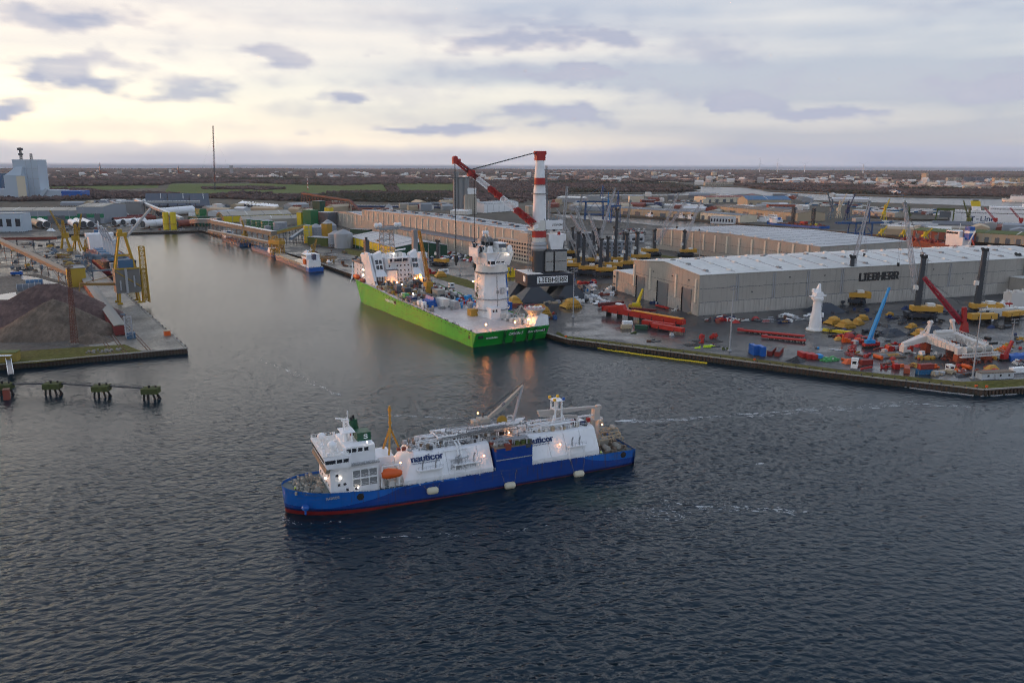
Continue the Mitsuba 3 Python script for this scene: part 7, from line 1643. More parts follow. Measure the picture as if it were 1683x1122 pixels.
for i, p in enumerate(DP):
    k = thing('mooring_dolphin', ('mossy green mooring dolphin at the foot of the footbridge', 'mossy green mooring dolphin second from the footbridge', 'mossy green mooring dolphin third from the footbridge', 'outermost mossy green mooring dolphin')[i], 'mooring dolphin', p, 6, 'mooring dolphins off the gravel pier')
    obj('cap', MB().prism(shapely.box(-3.2, -2.2, 3.2, 2.2).buffer(.3), 2.6, 5.0), pmat('moss_m', lambda p, n, uv: mix((.03, .035, .02), (.085, .105, .025), fbm(p.x * .9, p.y * .9, p.z * .9, 3)), rough=.85) if i == 0 else 'moss_m', k)
    for x, y, dx, dy in ((-2.4, -1.4, -.3, -.6), (-.6, -1.6, 0, -.5), (1.2, -1.2, 1.2, -.2), (2.6, -.6, 2.4, .3), (-2, 1.4, -.3, .8), (1.6, 1.5, 1.4, .8)): obj('pile', MB().tube((x + dx, y + dy, -2), (x, y, 2.7), .42, 8), 'rubber', k)
    obj('bollard', MB().lathe([(.5, 0), (.4, .7), (.65, .9), (.6, 1.1), (0, 1.15)], 8, (-.6, 0, 5.0)), 'rubber', k); obj('bollard', MB().lathe([(.4, 0), (.3, .6), (.5, .8), (0, .9)], 8, (2, .6, 5.0)), 'rubber', k)
for i in range(3):
    a4, b4 = DP[i] + [3.4, 1.4, 4.4], DP[i + 1] + [-3.4, 1.4, 4.4]
    k = thing('catwalk', ('catwalk from the first to the second mooring dolphin', 'catwalk from the second to the third mooring dolphin', 'catwalk from the third to the outermost mooring dolphin')[i], 'catwalk', (0, 0, 0), 0, 'catwalks between the mooring dolphins')
    obj('deck', MB().beam(a4, b4, 1.3, .6), 'darkgrey', k); obj('rail', rail([a4 + [0, -.4, 0], b4 + [0, -.4, 0]], step=2.4, r=.09), 'darkgrey', k)
p = at(12, 656, 0); k = thing('fender_pile', 'dull red fender pile in front of the first mooring dolphin', 'fender pile', p, 10); obj('pile', MB().box((0, 0, 1.8), (2.4, 2.4, 5.4), rz=10), 'brick', k); obj('cap', MB().box((0, 0, 4.6), (2.6, 2.6, .3), rz=10), 'gravel_red', k)
for i in range(22):
    q = pier_c + pd * (4 + i * 11) + pn * .3
    tag(obj('bollard', MB().lathe([(.35, 0), (.28, .5), (.5, .65), (.45, .85), (0, .9)], 8, (q[0], q[1], 3.3)), 'rubber'), 'dark mooring bollard along the gravel pier\'s water edge', 'bollard', 'mooring bollards along the gravel pier')
p = at(27, 453); k = thing('dump_truck', 'blue lorry on the wet track left of the gravel heaps', 'lorry', p, 20)
obj('cab', MB().span(2.6, 5.0, -1.3, 1.3, .9, 3.8), 'blue', k); obj('bed', MB().hexa([(-4, -1.3, 1.2), (2.4, -1.3, 1.2), (2.4, 1.3, 1.2), (-4, 1.3, 1.2), (-4.3, -1.5, 3.4), (2.4, -1.5, 3.4), (2.4, 1.5, 3.4), (-4.3, 1.5, 3.4)]), 'blue', k); obj('cab_roof', MB().span(2.6, 4.9, -1.2, 1.2, 3.82, 4.1), 'white', k)
for x in (-3, -1.4, 3.6): obj('wheel', MB().tube((x, -1.35, .55), (x, 1.35, .55), .55, 10), 'rubber', k)
for px, py, sz, c, l, rz in ((48, 476, (16, 9, 5), 'slate', 'dark grey barrel-roofed shelter behind the purple gravel heap', 30), (57, 468, (12, 7, 4.5), 'cab_blue', 'blue-grey shed behind the barrel-roofed shelter', 30)):
    k = thing('shelter', l, 'shed', at(px, py), rz)
    obj('vault', MB().loft([np.array([(x, math.cos(t) * sz[1] / 2, math.sin(t) * sz[2]) for t in np.linspace(0, math.pi, 11)]) for x in np.linspace(-sz[0] / 2, sz[0] / 2, 6)]), c, k, smooth=40)
    for x in np.linspace(-sz[0] / 2, sz[0] / 2, 5): obj('rib', MB().loft([np.array([(x + d_, math.cos(t) * (sz[1] / 2 + .12), math.sin(t) * (sz[2] + .12)) for t in np.linspace(0, math.pi, 11)]) for d_ in (-.15, .15)], cap=False), 'steel', k)

# ------------------------------------------------------------------ the harbour behind
mat('house_white', (0.62, 0.60, 0.57), .7)
def shed(a, b, depth, h, ridge, wall, roof, label, name='warehouse', cat='warehouse', bays=0, doors=0, band=None, group=None):
    """A long building whose front foot runs from a to b (left to right as seen)."""
    p, q = at(*a), at(*b); L = np.hypot(*(q - p)[:2])
    k = thing(name, label, cat, p, ang(p, q), group)
    rk_ = gable_hall(k, L, depth, h, ridge, wall, roof)
    if band:
        obj('band', MB().span(.1, L - .1, -.14, -.02, h * band[0], h * band[1]), band[2], k)
    for i in range(bays): obj('bay_post', MB().box((L * (i + .5) / bays, -.16, h * .5), (max(.5, L * .006), .3, h * .94)), 'steel', k)
    for i in range(doors): obj('door', MB().box((L * (i + .5) / doors, -.2, h * .3), (L / doors * .42, .3, h * .58)), 'slate', k)
    n = max(2, int(L / 28))
    for i in range(n): obj('roof_strip', MB().hexa([(L * (i + .4) / n, 1, h + .5), (L * (i + .4) / n + 1.2, 1, h + .5), (L * (i + .4) / n + 1.2, depth / 2 - .5, ridge + .38), (L * (i + .4) / n, depth / 2 - .5, ridge + .38), (L * (i + .4) / n, 1, h + .75), (L * (i + .4) / n + 1.2, 1, h + .75), (L * (i + .4) / n + 1.2, depth / 2 - .5, ridge + .62), (L * (i + .4) / n, depth / 2 - .5, ridge + .62)]), 'offwhite' if i % 2 else 'slate', rk_)
    return k
def block(px, py, sz, c, label, name='building', cat='building', rz=0.0, roof='roofgrey', win=None, group=None, frame=None):
    k = thing(name, label, cat, at(px, py), rz, group)
    obj('wall', MB().span(-sz[0] / 2, sz[0] / 2, 0, sz[1], 0, sz[2]), c, k)
    obj('roof', MB().span(-sz[0] / 2 - .3, sz[0] / 2 + .3, -.3, sz[1] + .3, sz[2] + .02, sz[2] + .5), roof, k)
    if win:
        for i in range(win[0]):
            for j in range(win[1]): obj('window', MB().box((-sz[0] / 2 + sz[0] * (i + .5) / win[0], -.06, sz[2] * (j + .6) / (win[1] + .2)), (sz[0] / win[0] * .55, .16, sz[2] / win[1] * .42)), 'glass', k)
    return k
def silo(px, py, r, h, c, label, dome=.35, group=None, ring=5, name='silo'):
    k = thing(name, label, 'silo', at(px, py), 0, group)
    obj('shell', MB().lathe([(r, 0), (r, h)], 28), c, k, smooth=40)
    obj('roof', MB().lathe([(r + .15, h), (r * .5, h + r * dome * .6), (r * .12, h + r * dome), (0, h + r * dome)], 28), 'roofgrey', k, smooth=30)
    for i in range(ring): obj('hoop', MB().lathe([(r + .02, h * (i + 1) / (ring + 1) - .2), (r + .18, h * (i + 1) / (ring + 1) - .2), (r + .18, h * (i + 1) / (ring + 1) + .2), (r + .02, h * (i + 1) / (ring + 1) + .2)], 28), 'steel', k)
    obj('ladder', MB().box((r * .5, -r * .9, h / 2), (.7, .5, h)), 'steel', k)
    return k
def big_pipe(a, b, r, c, label, z=0.0, group='steel foundation pipes lying on the far quay', end='darkgrey'):
    """A wind turbine foundation pipe on cradles, its dark mouth visible."""
    p, q = at(*a), at(*b); L = np.hypot(*(q - p)[:2]); k = thing('steel_pipe', label, 'steel pipe', p, ang(p, q), group)
    m = MB()
    n = 20; t = np.arange(n) * 6.28319 / n
    rings = [np.column_stack([np.full(n, x), np.cos(t) * rr, np.sin(t) * rr + r + .8 + z]) for x, rr in ((L * .04, r * .92), (0, r * .94), (0, r), (L, r), (L, r * .94), (L * .96, r * .92))]
    obj('shell', m.loft(rings, cap=True), c, k, smooth=40)
    obj('seam', MB().loft([np.column_stack([np.full(n, x), np.cos(t) * (r + .06), np.sin(t) * (r + .06) + r + .8 + z]) for x in (L * .5 - .3, L * .5 + .3)], cap=False), 'steel', k)
    for x in (L * .2, L * .8): obj('cradle', MB().span(x - .5, x + .5, -r * .9, r * .9, 0, z + r * .8), 'rust', k)
    for x, s_ in ((0, -1), (L, 1)): obj('mouth', MB().loft([np.column_stack([np.full(n, x + s_ * .03), np.cos(t) * r * .9, np.sin(t) * r * .9 + r + .8 + z]), np.column_stack([np.full(n, x - s_ * .03), np.cos(t) * r * .9, np.sin(t) * r * .9 + r + .8 + z])]), end, k)  # dark discs stand in for the shade inside the pipe
    return k

# left: the pipe works and the paper-white plant
mat('works_wall', (0.24, 0.27, 0.31), .55); mat('works_green', (0.01, 0.17, 0.085), .5); mat('plant_white', (0.40, 0.47, 0.54), .5); mat('roof_tan', (0.33, 0.30, 0.25), .55)
k = shed((-80, 367), (128, 366), 60, 20, 24, 'works_wall', 'roof_tan', 'grey pipe works hall with a green stripe, its left long part', bays=8, doors=3, band=(.3, .55, 'works_green'))
k = shed((128, 367), (172, 367), 90, 27, 31, 'works_wall', 'roof_tan', 'taller end hall of the pipe works with a broad green stripe', bays=2, doors=2, band=(.34, .58, 'works_green'))
shed((173, 364), (186, 362), 60, 10, 14, 'works_green', 'slate', 'low green annex right of the pipe works')
block(2, 381, (60, 30, 26), 'plant_white', 'pale blue-white box building at the left edge before the pipe works', rz=8, win=(5, 1))
k = thing('process_tower', 'tall pale blue plant tower with a stepped front and masts on its roof', 'building', at(43, 328), 8)
obj('main_block', MB().span(-24, 40, 0, 60, 0, 108), 'plant_white', k); obj('stepped_block', MB().span(-40, 10, -24, -.1, 0, 66), 'plant_white', k); obj('sloping_top', MB().hexa([(-38, -22, 66), (4, -22, 66), (4, -.1, 66), (-38, -.1, 66), (-12, -10, 88), (4, -10, 88), (4, -.1, 88), (-12, -.1, 88)]), 'plant_white', k)
obj('cream_panel', MB().span(-8, 14, -24.4, -24.05, 6, 64), 'cream', k); obj('wing', MB().span(41, 96, -10, 50, 0, 26), 'plant_white', k); obj('wing_blue', MB().span(97, 150, -10, 50, 0, 24), 'blue', k)
for z in (30, 56, 82): obj('joint', MB().span(-24.2, 40.2, -.2, -.02, z, z + .8), 'steel', k)
for x in (10, 24): obj('joint', MB().span(x, x + .8, -.25, -.02, 0, 107), 'steel', k)
obj('chute', MB().beam((40, -14, 2), (62, -12, 30), 7, 7).beam((-70, -14, 14), (-20, -14, 14), 9, 9), 'plant_white', k); obj('roof_mast', MB().lattice((-8, 20, 108), (-8, 20, 140), 5, 3, 6, .6).box((-8, 20, 136), (12, 8, 6)).box((-8, 20, 122), (10, 8, 5)).lattice((14, 30, 108), (14, 30, 124), 5, 4, 3, .5), 'darkgrey', k); obj('low_block', MB().span(-74, -41, -20, 30, 0, 30), 'plant_white', k)
block(-2, 327, (30, 40, 70), 'cab_blue', 'dark blue tower cut by the left edge', rz=8)
gp = 'steel foundation pipes lying on the far quay'
for a_ in (((22, 369), (31, 375), 5, 'pipewhite', 'white pipe beside the pale box building'), ((56, 371), (67, 376), 5.5, 'tan', 'brownish white pipe, left of a pair before the pipe works'), ((67, 370), (78, 376), 5.5, 'pipewhite', 'white pipe, right of a pair before the pipe works'),
           ((117, 371), (126, 376), 5, 'pipewhite', 'white pipe, left of three with dark mouths'), ((126, 370), (138, 376), 5.5, 'pipewhite', 'white pipe, middle of three with dark mouths'), ((137, 370), (150, 376), 5.5, 'pipewhite', 'white pipe, right of three with dark mouths'),
           ((188, 372), (206, 369), 4.5, 'pipewhite', 'grey-white pipe section, first of a line on the far quay'), ((203, 371), (222, 368.5), 4.8, 'pipewhite', 'grey-white pipe section, second of a line on the far quay'), ((220, 370), (237, 367.5), 4.8, 'pipewhite', 'grey-white pipe section, third of a line on the far quay'),
           ((235, 376), (270, 373), 6, 'pipewhite', 'long white pipe left of the yellow piles'), ((290, 375), (330, 371), 5.5, 'brick', 'rust red pipe right of the yellow piles'), ((186, 366), (255, 362), 4, 'brick', 'long dark red pipe behind the white pipe line'), ((205, 361), (250, 359), 3.6, 'darkred', 'second dark red pipe farther behind the white pipe line'),
           ((262, 357), (316, 352), 8, 'pipewhite', 'very large white pipe with an open mouth near the conveyor'), ((190, 357), (205, 356), 4, 'cream', 'cream pipe piece at the green annex'), ((208, 358), (222, 357), 4, 'pipewhite', 'white pipe piece behind the dark red pipes')):
    big_pipe(a_[0], a_[1], a_[2], a_[3], a_[4])
for i in range(11):
    big_pipe((392 + i * 5.6, 341.5 + i * .55), (399 + i * 5.6, 336.8 + i * .6), 4.6, 'pipewhite', 'blue-white pipe in the long row behind the silos', group='row of pale pipes behind the silos')
for i, x in enumerate((274, 286)):
    k = thing('yellow_pile', ('left of two upright yellow steel piles on the far quay', 'right of two upright yellow steel piles on the far quay')[i], 'steel pile', at(x, 377.5), 0); obj('shell', MB().lathe([(4.4, 0), (4.4, 26), (4.0, 26.2), (3.9, 24)], 20), 'lemon', k, smooth=40); obj('top', MB().lathe([(0, 25.6), (4.0, 25.7)], 20), 'ochre', k); obj('flange', MB().lathe([(4.4, 8), (5, 8), (5, 9), (4.4, 9)], 20), 'ochre', k)
gallery_box('conveyor_gallery', 'far grey conveyor rising left over the pipe works yard', at(185, 352), at(215, 355), 22, 12, 6, 4, 'midgrey', 'roofgrey', 3)
gallery_box('conveyor_gallery', 'far pale conveyor slanting down to the green elevator tower', at(226, 353), at(300, 372), 26, 10, 6, 4, 'roofgrey', 'offwhite', 6)
gallery_box('conveyor_gallery', 'far level conveyor along the dark bulk sheds', at(240, 349), at(330, 348), 18, 18, 6, 4, 'roofgrey', 'offwhite', 6)
k = thing('transfer_tower', 'dark grey transfer tower where the far conveyors meet', 'tower', at(220, 358), 0); obj('wall', MB().span(-14, 14, 0, 18, 0, 28), 'midgrey', k); obj('roof', MB().span(-14.5, 14.5, -.5, 18.5, 28.02, 29), 'slate', k)
mat('bulk_roof', (0.085, 0.10, 0.13), .55)
for i, (x0, x1, l) in enumerate(((240, 275, 'dark steep roofed bulk shed, leftmost of three'), (277, 312, 'dark steep roofed bulk shed, middle of three'), (314, 345, 'dark steep roofed bulk shed, rightmost of three'))): shed((x0, 343), (x1, 342.5), 70, 6, 32, 'darkgrey', 'bulk_roof', l, name='bulk_shed', group='dark bulk sheds by the far conveyors')
shed((178, 352), (196, 350), 40, 8, 26, 'darkgrey', 'bulk_roof', 'dark blue peaked shed right of the green annex', name='bulk_shed')
# the east bank: conveyor on posts, green elevator, silos, sheds
k = block(318, 372, (32, 20, 15), 'darkgreen', 'dark green low elevator house at the conveyor\'s far end', roof='darkgreen', rz=-40)
k = block(326, 370, (14, 12, 26), 'green', 'green elevator tower above the conveyor\'s far end', roof='darkgreen', rz=-40)
gallery_box('conveyor_gallery', 'long pale roofed conveyor gallery along the basin, far half', at(316, 377), at(362, 383), 9, 15, 7, 6, 'slate', 'offwhite', 8)
gallery_box('conveyor_gallery', 'long pale roofed conveyor gallery along the basin, near half', at(352, 388), at(452, 408), 17, 15, 7, 5, 'timber', 'offwhite', 12)
gallery_box('conveyor_gallery', 'lower open conveyor below the pale roofed gallery', at(345, 392), at(462, 416), 9, 8, 4, 2.5, 'timber', 'beige', 14)
gallery_box('conveyor_gallery', 'ochre conveyor leading from the loading frame to the yellow silo', at(452, 406), at(503, 392), 15, 16, 4, 3, 'ochre', 'olive', 5)
gallery_box('conveyor_gallery', 'blue-grey sloping conveyor up to the yellow silo', at(478, 404), at(506, 394), 7, 15, 3.5, 3, 'loader_blue', 'skyblue' if False else 'roofgrey', 2)
level_crane(404, 399, 362, 'yellow loading crane rising through the conveyor gallery', 'old_yellow', 60, -4, 1.0)
k = thing('loading_frame', 'ochre steel loading frame at the near end of the conveyor gallery', 'loading frame', at(456, 419), -40); obj('frame', MB().lattice((-6, 0, 0), (-6, 0, 20), 6, 6, 4, .5).lattice((6, 0, 0), (6, 0, 18), 6, 6, 4, .5).span(-10, 10, -4, 4, 12, 16), 'ochre', k)
level_crane(514, 428, 393, 'orange harbour crane standing behind the lilac hulled ship', 'boom_yellow' if False else 'ochre', 20, 5, 1.0)
k = thing('orange_crane_parts', 'orange-brown crane parts on the quay beside the lilac hulled ship', 'machine parts', at(533, 430), -40); obj('jib', MB().lattice((-14, 0, 3), (16, 3, 5), 3, 2, 8, .35), 'boom_brown', k); obj('gear', clutter(20, (-14, 14), (-4, 4), 0, (1, 3.4), 333), 'boom_brown', k)
for i, (x, y, r, h, l) in enumerate(((411, 374, 6, 13, 'small green silo, first of the green row'), (420, 375, 6, 13, 'small green silo, second of the green row'), (428, 376.5, 6.5, 14, 'small green silo, third of the green row'), (440, 378, 9.5, 14, 'broad green silo, last of the green row'))): silo(x, y, r, h, 'green', l, .2, 'green silos beside the conveyor')
silo(440, 381, 5, 9, 'works_wall', 'low pale grey tank before the green silos', .15); silo(461, 381, 10, 14, 'works_wall', 'wide blue-grey tank right of the green silos', .1)
k = block(505, 373, (18, 16, 26), 'green', 'tall dark green tower building with steam beside it', roof='green', rz=-32)
block(492, 372, (10, 8, 22), 'lemon', 'narrow yellow tower left of the dark green one', rz=-32)
silo(507, 399, 5.2, 22, 'lemon', 'yellow silo with a slender foot', .2); silo(520, 393, 9, 16, 'works_wall', 'grey corrugated silo right of the yellow silo', .5); silo(540, 391, 11, 17, 'works_wall', 'grey corrugated silo behind the pale yellow tower', .7)
silo(553, 405, 9.5, 15, 'works_wall', 'grey corrugated silo, left of the near pair', .45); silo(565, 407, 11, 17, 'steel', 'grey corrugated silo, right of the near pair', .45)
block(534, 399, (10, 9, 24), 'ochre', 'dull yellow tower between the grey silos', rz=-32); block(522, 404, (34, 14, 10), 'olive', 'low dark building at the foot of the grey silos', rz=-32)
block(528, 372, (30, 24, 22), 'slate', 'dark grey machine house wrapped in steam', rz=-32); block(538, 364, (12, 10, 24), 'lemon', 'pale yellow tower right of the steam', rz=-32); block(520, 352, (20, 16, 26), 'darkgreen', 'dark green block behind the steam', rz=-32)
shed((368, 366), (480, 362), 46, 11, 17, 'darkgreen', 'roof_tan', 'long green shed with a pale roof and yellow front', band=(.05, .95, 'lemon'), bays=4)
shed((400, 372), (500, 369), 34, 10, 15, 'beige', 'roof_tan', 'long beige shed in front of the green one', bays=8)
k = shed((575, 405), (650, 426), 60, 12, 17, 'darkgreen', 'roof_blue', 'long shed with a yellow side and green gable near the green ship', bays=10, band=(.3, .98, 'lemon'))
shed((632, 418), (694, 414), 30, 10, 15, 'darkgreen', 'roof_blue', 'dark green shed with a low gable behind the green ship', name='green_shed')
block(590, 384, (34, 10, 6), 'darkgreen', 'low dark green boxes on a shed roof', rz=-32)
block(315, 356, (12, 10, 8), 'white', 'small white building near the very large pipe'); shed((355, 356), (390, 354), 24, 8, 11, 'panewhite', 'roofgrey', 'small white gabled hall left of the pale pipe row', bays=4)
for x, y, l in ((385, 357, 'white tent roof left of the green shed'),): heap(x, y, l, 'white', 5, 5, name='tent', cat='tent', l=16)
# steam over the plant: a few drifting puffs of real vapour
# red-brown trestle bridge and rail yard
p, q = at(498, 335), at(592, 349); L = np.hypot(*(q - p)[:2])
k = thing('trestle_bridge', 'long red-brown steel trestle bridge before the fields', 'bridge', p, ang(p, q))
for i in range(16):
    x = L * i / 15 * .86; obj('trestle', MB().beam((x, -4, 0), (x, -2, 25 - i * .3), 1.4, 1.2).beam((x, 4, 0), (x, 2, 25 - i * .3), 1.4, 1.2).beam((x, -3.6, 6), (x, 3, 20), .8, .8), 'mast_rust', k)
obj('deck', MB().beam((0, 0, 26), (L * .86, 0, 22), 5, 4), 'mast_rust', k); obj('ramp', MB().beam((L * .86, 0, 22), (L, 0, 2), 5, 3), 'mast_rust', k)
p, q = at(560, 341), at(742, 343); L = np.hypot(*(q - p)[:2]); a0 = ang(p, q)
for i in range(17):
    c = p + (q - p) * (i + .5) / 17; k = thing('rail_wagon', 'pale topped freight wagon in the long train before the woods', 'rail wagon', c, a0, 'wagons of the freight train before the woods')
    obj('body', MB().span(-L / 36, L / 36, -1.6, 1.6, 1.2, 4.6), 'navy', k); obj('load', MB().span(-L / 40, L / 40, -1.4, 1.4, 4.62, 6.2), 'panewhite', k)
p, q = at(498, 345), at(640, 345); L = np.hypot(*(q - p)[:2]); a0 = ang(p, q)
for i in range(16):
    c = p + (q - p) * (i + .5) / 16; k = thing('rail_wagon', 'dark red open wagon in the line behind the trestle bridge', 'rail wagon', c, a0, 'dark red wagons behind the trestle bridge'); obj('body', MB().span(-L / 34, L / 34, -1.6, 1.6, 1, 4.4), 'brick', k); obj('sill', MB().span(-L / 34, L / 34, -1.3, 1.3, .4, 1), 'rubber', k)
block(722, 331, (120, 14, 8), 'panewhite', 'long white low building before the woods left of the silo tower', win=(8, 1)); silo(639, 344, 9, 4, 'white', 'white domed tank behind the long hall', .9, ring=0)
k = thing('silo_block', 'tall grey silo block behind the giant crane\'s boom', 'silo', at(758, 350), 0)
for i in range(5): obj('cell', MB().lathe([(5.6, 0), (5.6, 72)], 16, (-11 + i * 5.6, 4 if i % 2 else 0, 0)), 'midgrey' if i != 3 else 'works_wall', k, smooth=40)
obj('head_house', MB().span(-14, -5, -6, 8, 72, 84), 'midgrey', k); obj('roof', MB().span(-17, 18, -6, 11, 71.5, 73), 'slate', k)
k = thing('silo_block', 'lower cream silo group with a white top house, right of the tall grey one', 'silo', at(773, 352), 0)
for i in range(4): obj('cell', MB().lathe([(4, 0), (4, 34), (1, 40)], 14, (-9 + i * 6, 0, 0)), 'beige', k, smooth=40)
obj('top_house', MB().span(-5, 12, -4, 4, 40, 52), 'white', k); obj('shaft', MB().span(-2, 10, -3, 3, 30, 40), 'beige', k)
for a_ in (((796, 350), (852, 346), 40, 18, 22, 'white', 'roofgrey', 'white hall with blue stripes behind the giant crane\'s boom'), ((740, 352), (768, 353), 40, 7, 9, 'offwhite', 'white', 'low white roof left of the grey silo block'), ((915, 332), (990, 334), 60, 12, 15, 'works_wall', 'offwhite', 'blue-white shed far behind the giant crane'), ((935, 345), (985, 347), 50, 9, 12, 'works_wall', 'roofgrey', 'low grey shed left of the blue gantry crane')): shed(*a_[:7], a_[7], bays=6)
block(880, 352, (30, 20, 16), 'beige', 'beige box hall left of the packed cranes', rz=20); block(1042, 398, (26, 16, 8), 'panewhite', 'white flat roofed hall behind the packed cranes', rz=-5, win=(3, 1)); block(955, 405, (30, 14, 16), 'slate', 'dark office block behind the packed cranes', rz=10, win=(6, 3)); block(1005, 425, (44, 14, 18), 'works_wall', 'grey-blue office block between the crane towers', rz=10, win=(8, 4)); block(905, 430, (24, 12, 16), 'loader_blue', 'blue-grey stack of cabins beside the giant crane', rz=10, win=(5, 4))
# blue gantry cranes
def gantry(px, py, ty, label, w=20, d=14, boom=46, rz=0, col='craneblue', house=True):
    p = at(px, py); h = up(px, ty, p)[2] - 3; k = thing('gantry_crane', label, 'crane', p, rz)
    z = h * .52
    for x in (-w / 2, w / 2):
        for y in (-d / 2, d / 2): obj('leg', MB().beam((x, y, 0), (x * .9, y, z), 1.6, 1.6), col, k)
    obj('sill', MB().beam((-w / 2, -d / 2, z * .3), (w / 2, -d / 2, z * .3), 1.2, 1.4).beam((-w / 2, d / 2, z * .3), (w / 2, d / 2, z * .3), 1.2, 1.4).beam((-w / 2, -d / 2, 2), (-w / 2, d / 2, 2), 1.4, 2).beam((w / 2, -d / 2, 2), (w / 2, d / 2, 2), 1.4, 2).beam((-w / 2, -d / 2, z * .3), (0, -d / 2, z), .8, .8).beam((w / 2, -d / 2, z * .3), (0, -d / 2, z), .8, .8), col, k)
    obj('girder', MB().beam((-boom * .55, -2.5, z), (boom * .5, -2.5, z), 1.8, 2.6).beam((-boom * .55, 2.5, z), (boom * .5, 2.5, z), 1.8, 2.6), col, k)
    if house: obj('machine_house', MB().span(-w * .4, w * .35, -5, 5, z + 1.6, z + h * .16), 'roofgrey', k)
    obj('mast', MB().beam((w * .25, -2, z), (w * .45, 0, h), 1.2, 1.4).beam((w * .45, -2, z), (w * .45, 0, h), 1.2, 1.4).beam((w * .45, 0, h), (boom * .5, 0, z + 1), .5, .5).beam((w * .45, 0, h), (-boom * .45, 0, z + 1), .5, .5), col, k)
    return k
gantry(976, 361, 304, 'blue gantry crane with a grey machine house above the canal', 34, 20, 58)
gantry(1008, 365, 314, 'blue crane with a stout conical tower right of the blue gantry crane', 18, 16, 26, 20, house=False)
gantry(1412, 391, 343, 'blue gantry crane behind the second hall', 26, 18, 66, 8)
level_crane(999, 362, 316, 'light blue far crane between the blue gantry cranes', 'skyblue', 90, 2, 1.0)
# land across the canal
for a_ in (((1018, 352), (1145, 360), 36, 12, 15, 'tan', 'slate', 'long dark roofed shed with pale doors across the canal, left'), ((1150, 360), (1216, 366), 40, 12, 14, 'cream', 'slate', 'pale shed end across the canal beside a blue and white hall'), ((1174, 350), (1310, 364), 60, 14, 18, 'tan', 'deckbrown', 'very long ochre shed with many doors, upper row'),
           ((1160, 333), (1232, 332), 60, 14, 17, 'cream', 'brick', 'long purple-red roofed shed before the river'), ((1228, 341), (1300, 341), 70, 18, 26, 'tan', 'cont_blue', 'blue roofed hall with a blue gable before the river'), ((1596, 397), (1700, 404), 40, 12, 15, 'tan', 'olive', 'long shed with brown doors across the canal, at the right edge'), ((1500, 390), (1597, 398), 36, 10, 13, 'brick', 'olive', 'long shed behind the red tanker across the canal'),
           ((1206, 346), (1236, 347), 30, 9, 12, 'panewhite', 'white', 'white shed between the long ochre and purple roofed sheds'), ((1400, 352), (1470, 357), 30, 8, 10, 'beige', 'roofgrey', 'low pale shed by the yellow quay crane')): shed(*a_[:7], a_[7], bays=8, doors=6)
block(1186, 368, (40, 16, 12), 'panewhite', 'blue and white hall front across the canal', win=(8, 1), rz=-28); block(1046, 339, (34, 26, 24), 'cream', 'cream cube building across the canal'); block(1066, 341, (34, 24, 18), 'brick', 'brown office block right of the cream cube', win=(6, 3)); block(1082, 344, (14, 20, 16), 'navy', 'dark block right of the brown office'); block(1288, 345, (70, 16, 12), 'cont_rust', 'orange-red building between the long sheds', win=(7, 1)); block(1160, 339, (14, 12, 16), 'cream', 'small cream tower at the left end of the purple-red roof')
silo(1270, 348, 9, 10, 'cream', 'cream round tank left of the orange-red building', .1, ring=1)
# ships
def coaster(a, b, beam, label, hull, house=(.0, .14), househ=12, deckc='brick', cargo=None, fb=4.0, band=None, name='cargo_ship', crane=None, bow_up=2.2):
    """A ship from its stern a to its bow b."""
    p, q = at(*a, 0), at(*b, 0); L = np.hypot(*(q - p)[:2]); k = thing(name, label, 'ship', p, ang(p, q))
    dk_ = lambda x: fb + max(0, (x / L - .86) / .14) * bow_up + (1.0 if x < L * .16 else 0)
    (v, f), u_, e = hull_mesh(L, dk_, lambda s: beam / 2 * (1 - max(0, (s - .8) / .2) ** 2) ** .8, lambda s: beam / 2 * max(0, 1 - max(0, (s - .86) / .14) ** 2.4) ** .6, zb=-2, nx=30, nt=5, rake=lambda t: 2 * t)
    obj('hull', (v, f), hull, k, smooth=True); obj('deck', deck_mesh(e, .5), deckc, k)
    x0, x1 = house[0] * L + 1, house[1] * L
    obj('superstructure', MB().span(x0, x1, -beam * .42, beam * .42, fb, fb + househ * .6).span(x0 + (x1 - x0) * .2, x1, -beam * .46, beam * .46, fb + househ * .6, fb + househ), 'ship_white', k)
    obj('bridge_windows', MB().span(x1 - .3, x1 + .15, -beam * .42, beam * .42, fb + househ * .8, fb + househ * .93).span(x0 + (x1 - x0) * .3, x1 - .4, beam * .46, beam * .46 + .12, fb + househ * .8, fb + househ * .93), 'glass', k)
    obj('mast', MB().tube(((x0 + x1) / 2, 0, fb + househ), ((x0 + x1) / 2, 0, fb + househ * 1.5), .25, 6).beam(((x0 + x1) / 2, -2, fb + househ * 1.3), ((x0 + x1) / 2, 2, fb + househ * 1.3), .25, .25).tube((L * .93, 0, fb), (L * .93, 0, fb + 7), .2, 6), 'white', k)
    obj('funnel', MB().span(x0 - .2, x0 + (x1 - x0) * .25, -1.6, 1.6, fb + househ * .6, fb + househ * 1.05), hull, k)
    hc = obj('hatch', MB().span(L * .2, L * .86, -beam * .36, beam * .36, fb - .4, fb + 1.2), deckc if not cargo else cargo, k)
    for i in range(5): obj('coaming', MB().span(L * (.2 + i * .165) - .3, L * (.2 + i * .165) + .3, -beam * .38, beam * .38, fb, fb + 1.5), 'midgrey', hc)
    if band: obj('bulwark', MB().span(0, L * .2, beam * .5, beam * .5 + .2, fb + .2, fb + 1.3).span(0.0, .3, -beam * .46, beam * .46, fb + 0.2, fb + 1.2), band, k)
    return k
mat('lilac', (0.075, 0.078, 0.125), .5); mat('seablue', (0.012, 0.07, 0.17), .45)
coaster((404, 405), (369, 393), 13, 'first small cargo ship at the far berth, red hold and white wheelhouse', 'seablue', (.72, .9), 9, 'brick', fb=3.6)
coaster((420, 409), (458, 423), 12, 'second small cargo ship, dark blue with an open blue hold', 'seablue', (.74, .92), 6, 'cont_blue', fb=3.2)
